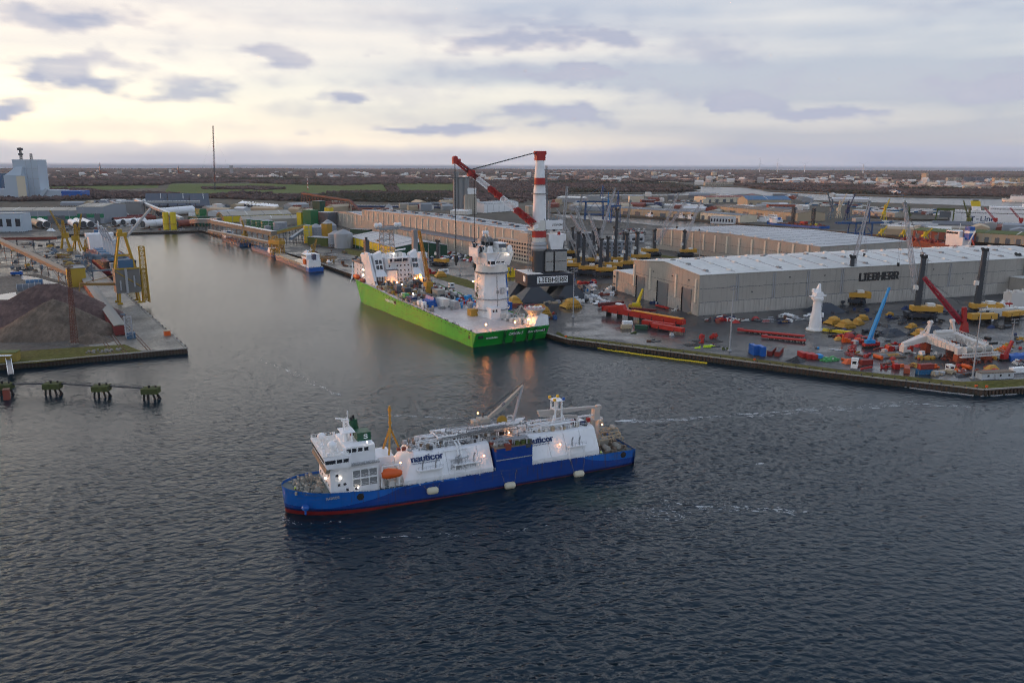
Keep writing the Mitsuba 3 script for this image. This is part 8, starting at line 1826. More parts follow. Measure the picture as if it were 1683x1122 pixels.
k = coaster((520, 447), (458, 424), 14, 'third cargo ship, lilac hull with a pile of pale grain on deck', 'lilac', (.02, .18), 12, 'tan', fb=4.0, band='white')
obj('stern_paint', MB().span(-.25, 9, -7.15, 7.15, .4, 4.4), 'blue', k, label='deep blue stern'); obj('grain', MB().loft([[(26, -4, 5), (26, 4, 5), (26, 0, 5.4)], [(36, -4.6, 5), (36, 4.6, 5), (36, 0, 8)], [(56, -4.6, 5), (56, 4.6, 5), (56, 0, 7.6)], [(66, -4, 5), (66, 4, 5), (66, 0, 5.4)]]), 'cream', k); obj('boat', MB().box((14, 6.8, 9), (6, 1.6, 5)), 'orange', k)
k = coaster((1357, 379), (1262, 371), 18, 'long blue ship with a red brown deck across the second hall\'s roof', 'blue', (.78, .92), 9, 'rust', fb=6)
for x in (22, 62): obj('leg', MB().lattice((x, 5, 2), (x, 5, 34), 4, 4, 8, .5).mesh(MB().beam((x, 5, 2), (x, 5, 34), 2.4, 2.4)), 'darkgrey', k)
obj('deck_gear', clutter(40, (6, 70), (-7, 7), 6, (1, 4), 401), 'brick', k); obj('red_house', MB().span(40, 48, -5, 5, 6, 12), 'red', k); obj('yellow_gear', MB().span(20, 28, -4, 4, 6, 10), 'lemon', k)
k = coaster((1596, 414), (1482, 401), 17, 'red tanker with white bridge and blue funnel behind the big hall', 'darkred', (.06, .3), 18, 'cont_red', fb=6)
obj('blue_funnel', MB().span(2, 9, -4, 4, 14, 30), 'blue', k); obj('funnel_band', MB().span(1.8, 9.2, -4.2, 4.2, 22, 25), 'white', k); obj('deck_gear', clutter(50, (38, 100), (-7, 7), 6, (1, 5), 402), 'cont_red', k); obj('crane', MB().beam((0, 6, 10), (-9, 8, 26), 1.2, 1.2), 'white', k); obj('life_arm', MB().beam((-3, 0, 8), (4, 0, 20), 1.4, 1.4), 'red', k)
# the white ferry
p, q = at(1560, 367, 0), at(1720, 377, 0); L = 185.0; k = thing('ferry', 'large white ferry with a yellow funnel and blue lettering at the right edge', 'ship', p, -28)
hm, hu_, fe = hull_mesh(L, lambda x: 24, lambda s: 14, lambda s: 14 * max(0, 1 - max(0, (s - .9) / .1) ** 2) ** .6, zb=-2, nx=24, nt=7)
obj('hull', hm, 'ship_white', k, smooth=False); obj('deck', deck_mesh(fe, .3), 'offwhite', k)
obj('upper_decks', MB().span(60, 175, -12.5, 12.5, 24, 32).span(110, 172, -12, 12, 32, 37), 'ship_white', k); obj('hull_stripe', MB().span(2, 160, -14.12, -14.0, 3.4, 4.4), 'seablue', k); obj('dark_boot', MB().span(0, 165, -14.15, -13.9, -1, 2.0), 'navy', k)
for z in (20, 27.5, 34): obj('window_row', MB().span(8 if z < 24 else (62 if z < 30 else 112), 170, -14.1 if z < 24 else -12.6, -12.0, z, z + 1.1), 'slate', k)
fn_ = obj('funnel', MB().hexa([(34, -6, 24), (48, -6, 24), (48, 6, 24), (34, 6, 24), (30, -5, 38), (44, -5, 38), (44, 5, 38), (30, 5, 38)]), 'white', k); obj('funnel_top', MB().hexa([(31.6, -6, 32), (46.4, -6, 32), (46.4, 6, 32), (31.6, 6, 32), (29.6, -5.4, 41), (44.4, -5.4, 41), (44.4, 5.4, 41), (29.6, 5.4, 41)]), 'lemon', k, label='yellow funnel top'); obj('exhaust', MB().span(33, 42, -3, 3, 41, 43), 'blackpaint', k)
obj('stern_ramp', MB().span(-3, .2, -10, 10, 2, 13), 'slate', k); obj('lettering', wall_text('TT-Line', 8.5, (24, -14.02, 6.0), (1, 0, 0), depth=.2), 'navy', k); obj('roof_gear', clutter(30, (6, 170), (-9, 9), 24.2, (1, 3), 411), 'offwhite', k)
obj('lifeboat', MB().box((120, -12.9, 28.5), (12, 1.6, 2.6)), 'orange', k)
k = thing('linkspan', 'yellow link bridge frame at the ferry\'s stern', 'link bridge', at(1553, 366.5), -28); obj('frame', MB().beam((-16, -6, 0), (-14, -6, 24), 2, 2).beam((12, -6, 0), (12, -6, 24), 2, 2).beam((-15, -6, 24), (13, -6, 24), 2, 3).beam((-16, 10, 0), (-14, 10, 24), 2, 2).beam((12, 10, 0), (12, 10, 24), 2, 2).beam((-15, 10, 24), (13, 10, 24), 2, 3), 'olive', k); obj('cover', MB().span(-10, 8, -4, 8, 10, 20), 'slate', k)
for a_ in ((1452, 362, 327, 'yellow quay crane left of the ferry\'s link bridge', 'lemon', 30), (1492, 365, 330, 'yellow-green quay crane behind a lattice boom', 'olive', 200), (1590, 376, 330, 'olive quay crane standing before the ferry\'s side', 'olive', 120), (1448, 387, 372, 'small yellow crane, left of three behind the big hall', 'lemon', 30), (1484, 389, 374, 'small yellow crane, middle of three behind the big hall', 'lemon', 30), (1519, 393, 376, 'small yellow crane, right of three behind the big hall', 'lemon', 20),
           (1365, 360, 315, 'thin blue-grey crane with a long jib near the yellow one', 'loader_blue', 200), (1378, 358, 318, 'pale yellow crane standing between two blue jibs', 'cream', 0), (1392, 362, 318, 'dark blue crane leaning right, by the rusty tower', 'navy', 10)): level_crane(a_[0], a_[1], a_[2], a_[3], a_[4], a_[5], 12, 1.0)
for px, ty, l in ((1634, 355, 'red deck crane on the barge before the ferry, left of two'), (1676, 355, 'red deck crane on the barge before the ferry, right of two')):
    p = at(px, 378); k = thing('barge_crane', l, 'crane', p, -20); obj('column', MB().box((0, 0, 7), (4, 4, 14), taper=.7).box((0, 0, 16), (5, 5, 6)), 'red', k); obj('jib', MB().lattice((0, 0, 15), (-16, 6, 34), 2.2, 1.2, 8, .35), 'boom_crimson', k)
coaster((1720, 390), (1612, 376), 14, 'dark red barge lying before the ferry', 'darkred', (.04, .1), 6, 'cont_red', fb=6, name='barge')
for a_ in (((1488, 323), (1457, 321), 14, 'small white and blue ship across the river', 'seablue'), ((1715, 333), (1647, 331), 16, 'white passenger ship across the river at the right edge', 'offwhite')): coaster(a_[0], a_[1], a_[2], a_[3], a_[4], (.3, .8), 12, 'offwhite', fb=7)
for i, (px, py) in enumerate(((1028, 354), (1070, 358), (1122, 361), (1136, 362))): coaster((px + 8, py + 1.2), (px - 8, py), 7, ('tugboat alone at the left on the canal quay', 'tugboat second from the left on the canal quay', 'tugboat third from the left on the canal quay', 'tugboat rightmost on the canal quay')[i], 'rust', (.35, .75), 8, 'offwhite', fb=3, name='tugboat')
for i, (px, py) in enumerate(((1232, 366), (1257, 367), (1272, 364))): coaster((px + 13, py + 1.5), (px - 13, py), 9, ('white ship moored before the ochre shed, left', 'white ship moored before the ochre shed, middle', 'white ship moored before the ochre shed, upper right')[i], 'offwhite', (.3, .8), 9, 'white', fb=4)
# rows of cars, trucks and trailers: small, alike
def car_mesh(L=4.4, w=1.8):
    return MB().hexa([(-L / 2, -w / 2, .35), (L / 2, -w / 2, .35), (L / 2, w / 2, .35), (-L / 2, w / 2, .35), (-L / 2, -w / 2, .95), (L / 2, -w / 2, .85), (L / 2, w / 2, .85), (-L / 2, w / 2, .95)]).hexa([(-L * .42, -w * .46, .93), (L * .22, -w * .46, .93), (L * .22, w * .46, .93), (-L * .42, w * .46, .93), (-L * .3, -w * .4, 1.5), (L * .06, -w * .4, 1.5), (L * .06, w * .4, 1.5), (-L * .3, w * .4, 1.5)]).tube((-L * .3, -w / 2, .34), (-L * .3, w / 2, .34), .33, 8).tube((L * .3, -w / 2, .34), (L * .3, w / 2, .34), .33, 8)
car_d = mikit.ply(car_mesh().out())
truck_d = mikit.ply(MB().span(-7, 4.5, -1.25, 1.25, 1.0, 4.0).span(4.9, 7, -1.2, 1.2, .8, 3.4).tube((-4, -1.2, .5), (-4, 1.2, .5), .5, 8).tube((5.6, -1.2, .5), (5.6, 1.2, .5), .5, 8).out())
def park(name, d, lo, hi, rows, cols, label, cat, group, cols_, seed, skip=.15, rz=0.0):
    q = random.Random(seed)
    a, b, c = (at(*v) for v in (lo, hi, rows[0]))
    for j in range(rows[1]):
        for i in range(cols):
            if q.random() < skip: continue
            p = a + (b - a) * (i / max(1, cols - 1)) + (c - a) * (j / max(1, rows[1] - 1)) + [q.uniform(-.3, .3), q.uniform(-.3, .3), 0]
            key = numbered(name); scene[key] = {**d, 'bsdf': {'type': 'ref', 'id': q.choice(cols_)}, 'to_world': T().translate(p.tolist()).rotate([0, 0, 1], rz + q.choice([0, 180]))}
            labels[key] = {'label': label, 'category': cat, 'group': group}
CC = ['white', 'blackpaint', 'steel', 'darkgrey', 'white', 'offwhite', 'navy', 'midgrey', 'red']
park('parked_car', car_d, (722, 423), (797, 433), ((728, 414), 6), 17, 'small parked car in the crowded car park behind the green ship', 'car', 'cars in the crowded car park', CC, 51, .1, 60)
park('parked_car', car_d, (694, 428), (712, 432), ((697, 418), 5), 6, 'small parked car left of the yellow mobile crane by the car park', 'car', 'cars left of the yellow crane', CC, 52, .15, 60)
park('parked_car', car_d, (925, 395), (1000, 401), ((930, 390), 3), 20, 'small parked car behind the packed row of cranes', 'car', 'cars parked behind the packed cranes', CC, 53, .3, 20)
park('parked_car', car_d, (1010, 385), (1060, 386), ((1012, 377), 4), 12, 'small parked car near the white flat roofed hall', 'car', 'cars parked near the white flat roofed hall', CC, 54, .3, 20)
TC = ['white', 'offwhite', 'panewhite', 'slate', 'cont_blue', 'brick', 'steel']
park('lorry_trailer', truck_d, (1440, 349), (1560, 355), ((1432, 342), 4), 20, 'lorry trailer parked in rows on the ferry quay', 'lorry trailer', 'lorry trailers on the ferry quay', TC, 55, .25, -15)
park('lorry_trailer', truck_d, (1325, 338), (1420, 342), ((1330, 334), 3), 14, 'lorry trailer parked on the quay by the river', 'lorry trailer', 'lorry trailers on the river quay', TC, 56, .35, -15)
park('lorry_trailer', truck_d, (1100, 335), (1160, 336), ((1102, 331), 2), 9, 'lorry trailer parked right of the dark block across the canal', 'lorry trailer', 'lorry trailers across the canal', TC, 57, .3, -15)
park('lorry_trailer', truck_d, (1455, 371), (1500, 374), ((1450, 366), 3), 8, 'lorry trailer parked left of the ferry inlet', 'lorry trailer', 'lorry trailers left of the ferry inlet', TC, 58, .25, -15)
for i in range(9):
    p = at(1518 + i * 10, 371.5 + i * .9); k = obj('rail_wagon', mikit.ply(MB().span(-7, 7, -1.5, 1.5, .8, 4.2).out()), 'white'); scene[k]['to_world'] = T().translate(p.tolist()).rotate([0, 0, 1], -28); tag(k, 'white wagon in the line before the ferry', 'rail wagon', 'white wagons before the ferry')
mb = block(712, 430, (1, 1, 1), 'darkgrey', 'x') if False else None
harbour_crane(722, 437, 'mobile crane beside the crowded car park, orange house on a navy base', 150, 398, None, 0, .8)
k = thing('minibus', 'blue-grey minibus on the road behind the green ship', 'minibus', at(726, 479), 150); obj('body', MB().span(-4, 4, -1.2, 1.2, .5, 3.0), 'loader_blue', k); obj('window', MB().span(-3.6, 3.6, 1.18, 1.26, 1.8, 2.7), 'glass', k)
for x in (-2.6, 2.6): obj('wheel', MB().tube((x, -1.25, .5), (x, 1.25, .5), .5, 8), 'rubber', k)
struct('quay_road', sheet([ray(690, 452), ray(760, 470), ray(800, 486), ray(800, 500), ray(745, 482), ray(690, 466)], 3.06), mat('road_m', (0.075, 0.077, 0.085), .35))
struct('quay_verge', sheet([ray(690, 440), ray(770, 460), ray(800, 478), ray(790, 478), ray(740, 464), ray(690, 448)], 3.07), 'grass_m')
struct('rail_verge', sheet([ray(560, 415), ray(640, 432), ray(690, 446), ray(690, 438), ray(640, 424), ray(570, 408)], 3.05), 'grass_m')
struct('hall_verge', sheet([ray(700, 408), ray(800, 424), ray(800, 430), ray(740, 420), ray(700, 414)], 3.05), 'grass_m')
struct('hall_lawn', sheet([ray(1060, 415), ray(1345, 455), ray(1330, 456), ray(1150, 430), ray(1060, 420)], 3.05), 'grass_m')

# low sheds, stores and offices filling the port land: plain, small, alike
q_ = random.Random(88)
SH = []
for w, d, h, g in ((40, 18, 8, 3), (60, 24, 9, 4), (26, 16, 10, 2), (80, 22, 8, 3), (20, 14, 12, 1)):
    SH.append(mikit.ply((lambda vf: (vf[0], vf[1][:, ::-1]))(MB().loft([np.array([(x, -d / 2, 0), (x, -d / 2, h), (x, 0, h + g), (x, d / 2, h), (x, d / 2, 0)]) for x in (-w / 2, w / 2)]).out())))
for n, (xa, xb), (ya, yb), l, g, rz in ((26, (1020, 1420), (321, 332), 'low pale shed on the port land before the river', 'low sheds before the river', -28), (26, (1020, 1340), (341, 351), 'low shed between the canal quay and the long ochre shed', 'low sheds across the canal', -28), (14, (900, 1010), (333, 346), 'low shed behind the blue gantry cranes', 'low sheds behind the blue gantry cranes', -28),
                                    (16, (640, 800), (335, 347), 'low shed by the freight train', 'low sheds by the freight train', 20), (18, (100, 330), (331, 340), 'low shed behind the pipe works', 'low sheds behind the pipe works', 5), (16, (330, 560), (337, 351), 'low shed behind the green sheds', 'low sheds behind the green sheds', -30), (14, (1480, 1683), (376, 386), 'low shed between the two inlets on the right', 'low sheds between the inlets on the right', -28)):
    for i in range(n):
        key = numbered('low_shed'); scene[key] = {**q_.choice(SH), 'bsdf': {'type': 'ref', 'id': q_.choice(['house_white', 'beige', 'roofgrey', 'works_wall', 'panewhite', 'tan', 'slate', 'brick'])}, 'to_world': T().translate(at(q_.uniform(xa, xb), q_.uniform(ya, yb)).tolist()).rotate([0, 0, 1], rz + q_.choice([0, 0, 90])).scale([q_.uniform(.7, 1.3), 1, q_.uniform(.8, 1.3)])}
        labels[key] = {'label': l, 'category': 'shed', 'group': g}

for name_, l_, g_, cols_, areas_ in (('scrap_piece', 'small piece of scrap or machinery lying on the gravel pier\'s yard', 'scrap and machinery on the gravel pier\'s yard', ['rust', 'darkgrey', 'deckbrown', 'midgrey', 'old_yellow', 'loader_blue', 'offwhite'], (((15, 120), (402, 446), 46), ((90, 165), (415, 452), 26), ((165, 225), (505, 545), 8))),
                                     ('scrap_piece', 'small piece of material lying on the pipe works quay', 'material lying on the pipe works quay', ['rust', 'darkgrey', 'brick', 'white', 'steel', 'tan'], (((10, 330), (368, 380), 60),)),
                                     ('scrap_piece', 'small piece of material lying on the silo quay', 'material lying on the silo quay', ['rust', 'darkgrey', 'white', 'steel', 'ochre', 'slate'], (((450, 570), (405, 440), 30), ((580, 690), (425, 440), 20)))):
    for (xa, xb), (ya, yb), n in areas_:
        for i in range(n):
            p = at(q_.uniform(xa, xb), q_.uniform(ya, yb))
            if not LAND.contains(shapely.Point(p[0], p[1]).buffer(4)): continue
            kq = numbered(name_)
            scene[kq] = {**q_.choice(PIECE), 'bsdf': {'type': 'ref', 'id': q_.choice(cols_)}, 'to_world': T().translate(p.tolist()).rotate([0, 0, 1], q_.uniform(0, 180)).scale(q_.uniform(.9, 2.0))}
            labels[kq] = {'label': l_, 'category': 'scrap', 'group': g_}

# ------------------------------------------------------------------ far country: fields, bare winter woods, town, skyline
def wood_col(p, n, uv):
    t = noise(p.x * .045, p.y * .045, 3.0)
    u = noise(p.x * .004, p.y * .004, 5.0)
    c = mix((0.06, 0.045, 0.044), (0.15, 0.105, 0.095), t)
    return mix(c, mi.Color3f(.035, .042, .026), smoothstep(.62, .8, u) * .7)
pmat('wood_m', wood_col, rough=.95, spec=.05)
pmat('field_m', lambda p, n, uv: mix((0.075, 0.098, 0.036), (0.115, 0.132, 0.055), fbm(p.x * .006, p.y * .012, 2.0, 4)) * (.85 + .3 * noise(p.x * .03 + p.y * .2, p.y * .01)), rough=.95, spec=.05)
wr_ = np.random.default_rng(17)
def woods(name, poly, cell, h, label, thin=0.0):
    """Many small bare crowns on thin stems over an area that reads as one wood: uneven heights, gaps, spikes."""
    pg = shapely.Polygon([ray(*q) for q in poly]).buffer(0)
    x0, y0, x1, y1 = pg.bounds
    gx, gy = np.meshgrid(np.arange(x0, x1, cell), np.arange(y0, y1, cell * 1.3))
    pts = np.column_stack([gx.ravel(), gy.ravel()]) + wr_.uniform(-.5, .5, (gx.size, 2)) * cell
    keep = shapely.contains_xy(pg, pts[:, 0], pts[:, 1]) & (wr_.random(len(pts)) > thin)
    nz = meshkit.fbm(np.column_stack([pts * .006, np.zeros(len(pts))]), 3, 4)
    keep &= nz > .26
    pts, nz = pts[keep], nz[keep]
    n = len(pts)
    hh = h * (.55 + .75 * wr_.random(n)) * (.7 + .6 * nz)
    rr = cell * (.5 + .35 * wr_.random(n))
    k = 5
    a = np.arange(k) * 2 * np.pi / k
    low = np.stack([pts[:, None, 0] + rr[:, None] * .75 * np.cos(a + 1), pts[:, None, 1] + rr[:, None] * .75 * np.sin(a + 1), np.repeat(3 + hh[:, None] * .12, k, 1)], -1)
    mid = np.stack([pts[:, None, 0] + rr[:, None] * np.cos(a) * wr_.uniform(.7, 1.2, (n, k)), pts[:, None, 1] + rr[:, None] * np.sin(a) * wr_.uniform(.7, 1.2, (n, k)), 3 + hh[:, None] * wr_.uniform(.4, .72, (n, k))], -1)
    top = np.concatenate([pts + wr_.uniform(-.2, .2, (n, 2)) * cell, (3 + hh)[:, None]], 1)[:, None]
    v = np.concatenate([low, mid, top], 1).reshape(-1, 3)
    i = np.arange(k); j = (i + 1) % k
    f = np.vstack([np.stack([i, j, j + k], 1), np.stack([i, j + k, i + k], 1), np.stack([i + k, j + k, np.full(k, 2 * k)], 1)])
    F = (f[None] + (np.arange(n) * (2 * k + 1))[:, None, None]).reshape(-1, 3)
    key = obj(name, (v, F), 'wood_m')
    labels[key] = {'label': label, 'category': 'woodland', 'kind': 'stuff'}
    return n
fp = sheet([ray(x, y) for x, y in [(280, 302), (430, 302), (600, 301.5), (752, 302), (752, 318), (600, 318.5), (460, 317.5), (330, 319), (270, 316)]], 3.3)
struct('green_fields', fp, 'field_m')
struct('green_fields_beyond', sheet([ray(x, y) for x, y in [(60, 307), (260, 303), (260, 309), (150, 313), (60, 314)]], 3.3), 'field_m')
woods('near_wood', [(-60, 318), (120, 313), (180, 318), (270, 320), (330, 323.5), (400, 318.5), (480, 320), (560, 317.5), (640, 318.5), (700, 317), (752, 318), (752, 331), (640, 333), (560, 331), (480, 331), (340, 326), (240, 326), (100, 330), (-60, 334)], 10, 11, 'dark bare wood between the port and the green fields')
woods('hedge_wood', [(330, 309.5), (420, 308.5), (470, 311), (430, 313), (400, 312), (335, 311.5)], 10, 10, 'thin line of bare trees crossing the green fields', .3)
woods('field_copse', [(630, 303), (648, 303), (656, 317), (640, 318)], 12, 12, 'bare copse between two green fields')
woods('middle_wood', [(-60, 297), (300, 296), (600, 295.5), (752, 296), (752, 302.5), (640, 302.5), (560, 305.5), (470, 303.5), (410, 300.5), (290, 301), (270, 305), (160, 306), (60, 308), (-60, 314)], 22, 15, 'brown bare wood beyond the green fields')
woods('centre_wood', [(752, 299), (930, 298), (960, 303), (935, 316), (915, 327), (880, 331), (800, 338), (752, 331)], 14, 12, 'brown bare wood behind the giant crane', .1)
woods('dark_wood', [(925, 305), (1000, 303.5), (1100, 303.5), (1122, 306), (1148, 312), (1108, 316), (1000, 316), (930, 317)], 14, 14, 'dark wood on the spit before the river')
woods('river_wood', [(1205, 304.5), (1300, 303), (1400, 305), (1500, 306), (1700, 311), (1900, 314), (1900, 327), (1683, 324.5), (1500, 322), (1400, 318.5), (1264, 312)], 13, 12, 'brown bare wood along the far bank of the river', .08)
woods('far_wood', [(-80, 279), (400, 278.5), (842, 279.5), (1300, 281), (1780, 283), (1780, 306), (1500, 302), (1200, 300), (1000, 299), (752, 297), (300, 296), (-80, 297)], 62, 17, 'far brown woods running through the town to the skyline', .28)
# low hills on the skyline
def hill_ring(name, r0, r1, base, amp, seed, label, mat_):
    az = np.radians(np.linspace(-48, 48, 420)); rs = np.linspace(r0, r1, 9)
    v = []
    for r in rs:
        t = (r - r0) / (r1 - r0)
        n_ = meshkit.fbm(np.column_stack([np.degrees(az) * .32, np.full(len(az), seed + t * .8), np.zeros(len(az))]), 5, seed)
        n2 = meshkit.fbm(np.column_stack([np.degrees(az) * 3.2, np.full(len(az), seed * 2 + t * 3), np.zeros(len(az))]), 3, seed + 3)
        z = 2.5 + (base + amp * np.clip(n_ - .3, 0, 1) + 7 * n2) * math.sin(min(1, t * 1.6) * math.pi / 2) * (1 if t < .95 else .3)
        v.append(np.column_stack([np.sin(az) * r, np.cos(az) * r, z]))
    m = MB().loft(v, close=False, cap=False)
    struct(name, m, mat_, label)
hill_ring('hills', 10200, 12600, 8, 42, 3, 'low wooded hills on the skyline', 'wood_m')
hill_ring('hills_beyond', 12700, 14800, 20, 46, 8, 'farther low hills on the skyline', 'wood_m')

mat('house_white', (0.62, 0.60, 0.57), .7); mat('house_cream', (0.58, 0.48, 0.36), .7); mat('house_pink', (0.46, 0.30, 0.24), .7); mat('house_grey', (0.34, 0.33, 0.33), .7); mat('tile_red', (0.2, 0.075, 0.05), .8); mat('slab_face', (0.66, 0.46, 0.28), .7)  # the orange of the apartment slabs has low sunlight put into it
def house_mesh(w, d, h, g):
    return MB().loft([np.array([(x, -d / 2, 0), (x, -d / 2, h), (x, 0, h + g), (x, d / 2, h), (x, d / 2, 0)]) for x in (-w / 2, w / 2)])
HM = []
for w, d, h, g in ((14, 11, 7, 5), (34, 14, 11, 5), (60, 22, 10, 3), (26, 16, 16, 4), (90, 30, 9, 2)):
    v, f = house_mesh(w, d, h, g).out(); HM.append((w, d, mikit.ply((v, f[:, ::-1]))))
hr_ = random.Random(23)
ZONES = [((10, 740), (283, 295), 95, 'small pale house in the distant town on the left', 'houses of the town on the left skyline'), ((750, 1130), (284, 299), 70, 'pale house in the distant town behind the giant crane', 'houses of the town behind the giant crane'),
         ((1140, 1460), (287, 304), 70, 'pale house across the river in the middle distance', 'houses across the river'), ((1440, 1683), (299, 312), 45, 'pale house below the apartment slabs', 'houses below the apartment slabs')]
mass = MB()
for (xa, xb), (ya, yb), n_, l, g in ZONES:
    for i in range(n_ + 170):
        x = hr_.uniform(xa, xb); y = ya + (yb - ya) * hr_.random() ** .8
        p = at(x, y); w, d, hm_ = HM[hr_.choice((0, 0, 1, 1, 2, 3, 4)) if i < n_ else hr_.choice((0, 0, 1))]
        if i < n_:
            k = numbered('house'); scene[k] = {**hm_, 'bsdf': {'type': 'ref', 'id': hr_.choice(['house_white', 'house_cream', 'house_pink', 'house_grey', 'house_white', 'offwhite'])}, 'to_world': T().translate(p.tolist()).rotate([0, 0, 1], hr_.uniform(-70, 70)).scale([1.35, 1.2, hr_.uniform(1.2, 2.0)])}
            labels[k] = {'label': l, 'category': 'house', 'group': g}
        else:
            w, d, h = hr_.uniform(12, 50), hr_.uniform(10, 18), hr_.uniform(8, 18)
            mass.box((p[0], p[1], 3 + h / 2), (w, d, h), rz=hr_.uniform(0, 90)).box((p[0], p[1], 3 + h + 1.2), (w, d, 2.4), rz=0, taper=.4)
k = obj('distant_houses', mass, 'house_pink'); labels[k] = {'label': 'mass of tiny houses spread through the far woods', 'category': 'town', 'kind': 'stuff'}
# big slabs of flats beyond the river
def flats(px, py, w, h, label, c='slab_face', seg=4, d=14, rz=0.0, group='apartment slabs beyond the river', bands=6):
    k = thing('apartment_block', label, 'apartment block', at(px, py), rz, group)
    for i in range(seg):
        s_ = obj('section', MB().span(-w / 2 + w * i / seg + .4, -w / 2 + w * (i + 1) / seg - .4, 0, d + (i % 2) * 2, 0, h - (i % 3) * .8), c, k)
        for j in range(bands): obj('window_band', MB().box((-w / 2 + w * (i + .5) / seg, -.12, h * (j + .55) / (bands + .2)), (w / seg * .8, .2, h / bands * .42)), 'slate', s_)
    obj('roof', MB().span(-w / 2, w / 2, .5, d - .5, h + .02, h + .8), 'roofgrey', k)
    return k
for i, x in enumerate((1637, 1651, 1665, 1679, 1693)): flats(x, 304, 46, 38, ('first apartment slab of the tall sunlit row at the right edge', 'second apartment slab of the tall sunlit row at the right edge', 'third apartment slab of the tall sunlit row at the right edge', 'fourth apartment slab of the tall sunlit row at the right edge', 'last apartment slab of the tall sunlit row, cut by the right edge')[i], seg=3, rz=30)
for i, x in enumerate((1640, 1658, 1676)): flats(x, 310, 56, 24, ('left lower apartment slab in front of the tall sunlit row', 'middle lower apartment slab in front of the tall sunlit row', 'right lower apartment slab in front of the tall sunlit row')[i], seg=4, rz=25, bands=4)
for i, x in enumerate((1588, 1599, 1610, 1621)): flats(x, 302, 34, 40, ('first shaded blue-grey apartment slab left of the sunlit row', 'second shaded blue-grey apartment slab left of the sunlit row', 'third shaded blue-grey apartment slab left of the sunlit row', 'fourth shaded blue-grey apartment slab left of the sunlit row')[i], 'works_wall_far' if False else mat('slab_blue', (0.14, 0.18, 0.25), .7), seg=2, rz=-35)  # bluish shade is put into the colour of these slabs
for i, x in enumerate((1562, 1575)): flats(x, 301.5, 56, 34, ('pale sunlit apartment slab left of the blue-grey ones, left', 'pale sunlit apartment slab left of the blue-grey ones, right')[i], 'house_cream', seg=4, rz=25)
for i, (x, y, w) in enumerate(((1452, 301, 70), (1474, 301.5, 60), (1530, 301.5, 60), (1548, 311, 52), (1570, 312, 60), (1594, 313, 60), (1620, 314, 60), (1520, 309, 40))): flats(x, y, w, 17, ('long low block left of the round tower, left', 'long low block left of the round tower, right', 'long low block right of the lone tower', 'low pale block under the slabs, first from the left', 'low pale block under the slabs, second', 'low pale block under the slabs, third', 'low pale block under the slabs, fourth', 'short low block under the lone tower')[i], 'house_cream', seg=4, rz=20, bands=3)
flats(1523, 299.5, 34, 58, 'lone tall sunlit tower block left of the apartment slabs', 'slab_face', seg=2, d=30, rz=40, bands=10)
for i, (x, y, w, h) in enumerate(((1172, 305, 110, 16), (1100, 302.5, 130, 14), (1060, 299, 90, 14), (980, 297, 120, 16), (1152, 302, 40, 34), (1270, 293.5, 130, 16), (1184, 298, 46, 30), (1194, 303, 120, 12), (862, 300, 60, 16), (748, 299, 70, 20))): flats(x, y, w, h, ('long sunlit wharf building by the river, nearest', 'long sunlit wharf building by the river, second', 'sunlit works building behind the dark wood', 'sunlit works building left behind the dark wood', 'sunlit block with a tower shape by the river', 'long sunlit building high on the far slope', 'sunlit stepped mill building by the river', 'low sunlit wharf shed by the river', 'sunlit building behind the giant crane\'s column', 'sunlit building behind the tall grey silo block')[i], 'house_cream', seg=5, rz=30, bands=2, group='sunlit wharf and works buildings')
for i, (x, y, h, r) in enumerate(((1075, 291, 44, 26), (1173, 291, 44, 26), (1138, 291, 40, 24))): silo(x, y, r, h, 'house_cream', ('round tower on the far slope, left', 'round tower on the far slope, right', 'round tower on the far slope, middle')[i], .2, ring=0)
def tower(name, px, py, ty, w, c, label, cat, spire=0.0):
    p = at(px, py); h = up(px, ty, p)[2] - 3; k = thing(name, label, cat, p, 20)
    obj('shaft', MB().box((0, 0, h * (1 - spire) / 2), (w, w, h * (1 - spire)), taper=.9), c, k)
    if spire: obj('spire', MB().lathe([(w * .55, h * (1 - spire)), (w * .3, h * (1 - spire * .6)), (.2, h)], 8), 'slate', k); obj('nave', MB().box((w * 1.8, 0, h * .14), (w * 2.6, w * 1.2, h * .28)), 'brick', k)
    return k
tower('church', 166, 289, 266, 16, 'brick', 'church with a tall dark spire on the left skyline', 'church', .62)
tower('church', 294, 287, 272, 15, 'brick', 'church with a lower spire right of the tall spired one', 'church', .5)
tower('tower_block', 381, 288, 272, 34, 'house_grey', 'lone grey tower block on the left skyline', 'tower block'); tower('tower_block', 280, 287, 278, 24, 'house_white', 'small white tower block beside the lower church spire', 'tower block'); tower('tower_block', 197, 288, 279, 40, 'house_grey', 'squat grey block right of the tall church spire', 'tower block')
tower('tower_block', 817, 288, 281, 26, 'house_white', 'small white tower block behind the giant crane\'s boom', 'tower block'); tower('tower_block', 1035, 289, 281, 20, 'house_white', 'thin white tower on the far slope behind the cranes', 'tower block')
p = at(506, 312); h = up(506, 294, p)[2] - 3; k = thing('striped_mast', 'short red and white striped mast standing on the green fields', 'mast', p)
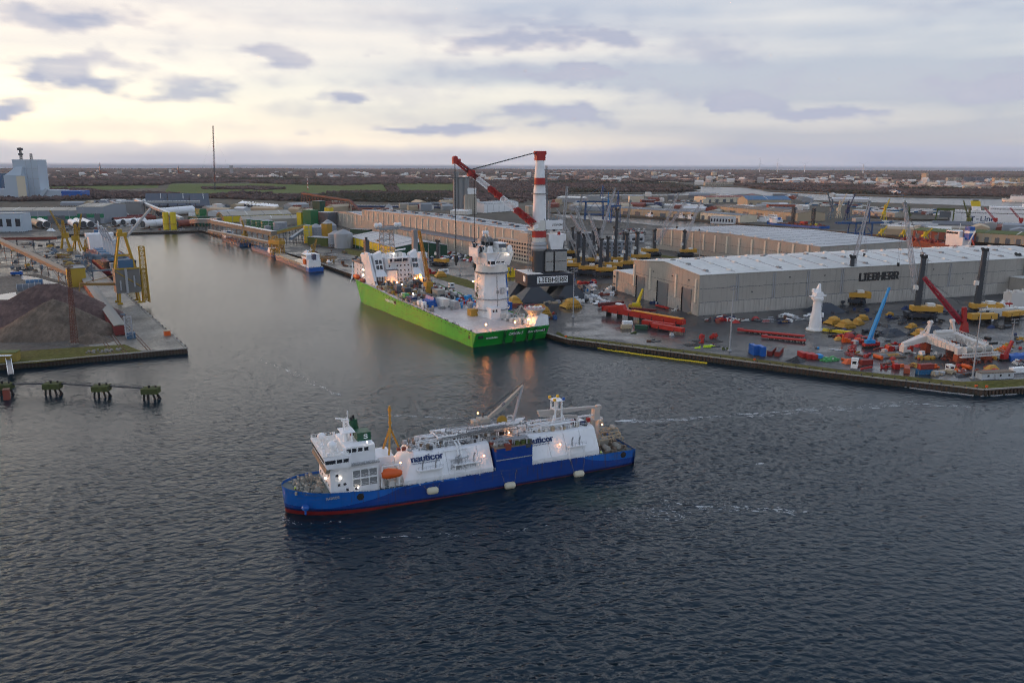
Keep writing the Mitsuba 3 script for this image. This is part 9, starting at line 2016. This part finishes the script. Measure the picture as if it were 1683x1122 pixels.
for i in range(6): obj('band', MB().tube((0, 0, h * i / 6), (0, 0, h * (i + 1) / 6), 1.6, 8), 'red' if i % 2 == 0 else 'white', k)
p = at(353.5, 313); q = up(350, 207, p); k = thing('radio_mast', 'very tall thin radio mast on the left skyline', 'mast', p)
dq = q - p
for i in range(8): obj('section', MB().lattice(dq * (i / 8), dq * ((i + 1) / 8), 3.0, 3.0, 7, .38), 'mast_red' if False else ('brick' if i % 2 else 'darkgrey'), k)
for a_ in (0, 120, 240): obj('guy_rope', MB().tube(dq * .9, (90 * math.cos(math.radians(a_)), 90 * math.sin(math.radians(a_)), 0), .12, 3).tube(dq * .5, (60 * math.cos(math.radians(a_)), 60 * math.sin(math.radians(a_)), 0), .12, 3), 'darkgrey', k)
for i, (x, y) in enumerate(((1277, 285), (1322, 286), (1248, 285), (1418, 287))):
    p = at(x, y); k = thing('wind_turbine', ('far wind turbine, second of the four', 'far wind turbine, third of the four', 'far wind turbine, leftmost of the four', 'far wind turbine, rightmost of the four')[i], 'wind turbine', p, 0, 'wind turbines on the right skyline'); s_ = p[1] / 6500
    obj('tower', MB().tube((0, 0, 0), (0, 0, 78 * s_), 3.4 * s_, 8, r2=2 * s_), 'white', k); obj('nacelle', MB().box((0, 0, 78 * s_), (4, 8, 4)), 'white', k)
    for j in range(3):
        t = j * 2.094 + i; obj('blade', MB().beam((0, -4.5, 78 * s_), (math.sin(t) * 44 * s_, -4.5, 78 * s_ + math.cos(t) * 44 * s_), 2.4 * s_, .8 * s_), 'white', k)

# ------------------------------------------------------------------ the air
scene['air'] = {'type': 'homogeneous', 'albedo': {'type': 'rgb', 'value': [0.93, 0.95, 0.97]}, 'sigma_t': 1.7e-5}
scene['camera']['medium'] = {'type': 'ref', 'id': 'air'}
scene['haze'] = {'type': 'cube', 'to_world': T().translate([0, 7400, 130]).scale([15600, 7900, 140]), 'bsdf': {'type': 'null'}, 'interior': {'type': 'ref', 'id': 'air'}}
labels['haze'] = {'kind': 'stuff', 'label': 'thin evening haze over the harbour and the far country', 'category': 'haze'}
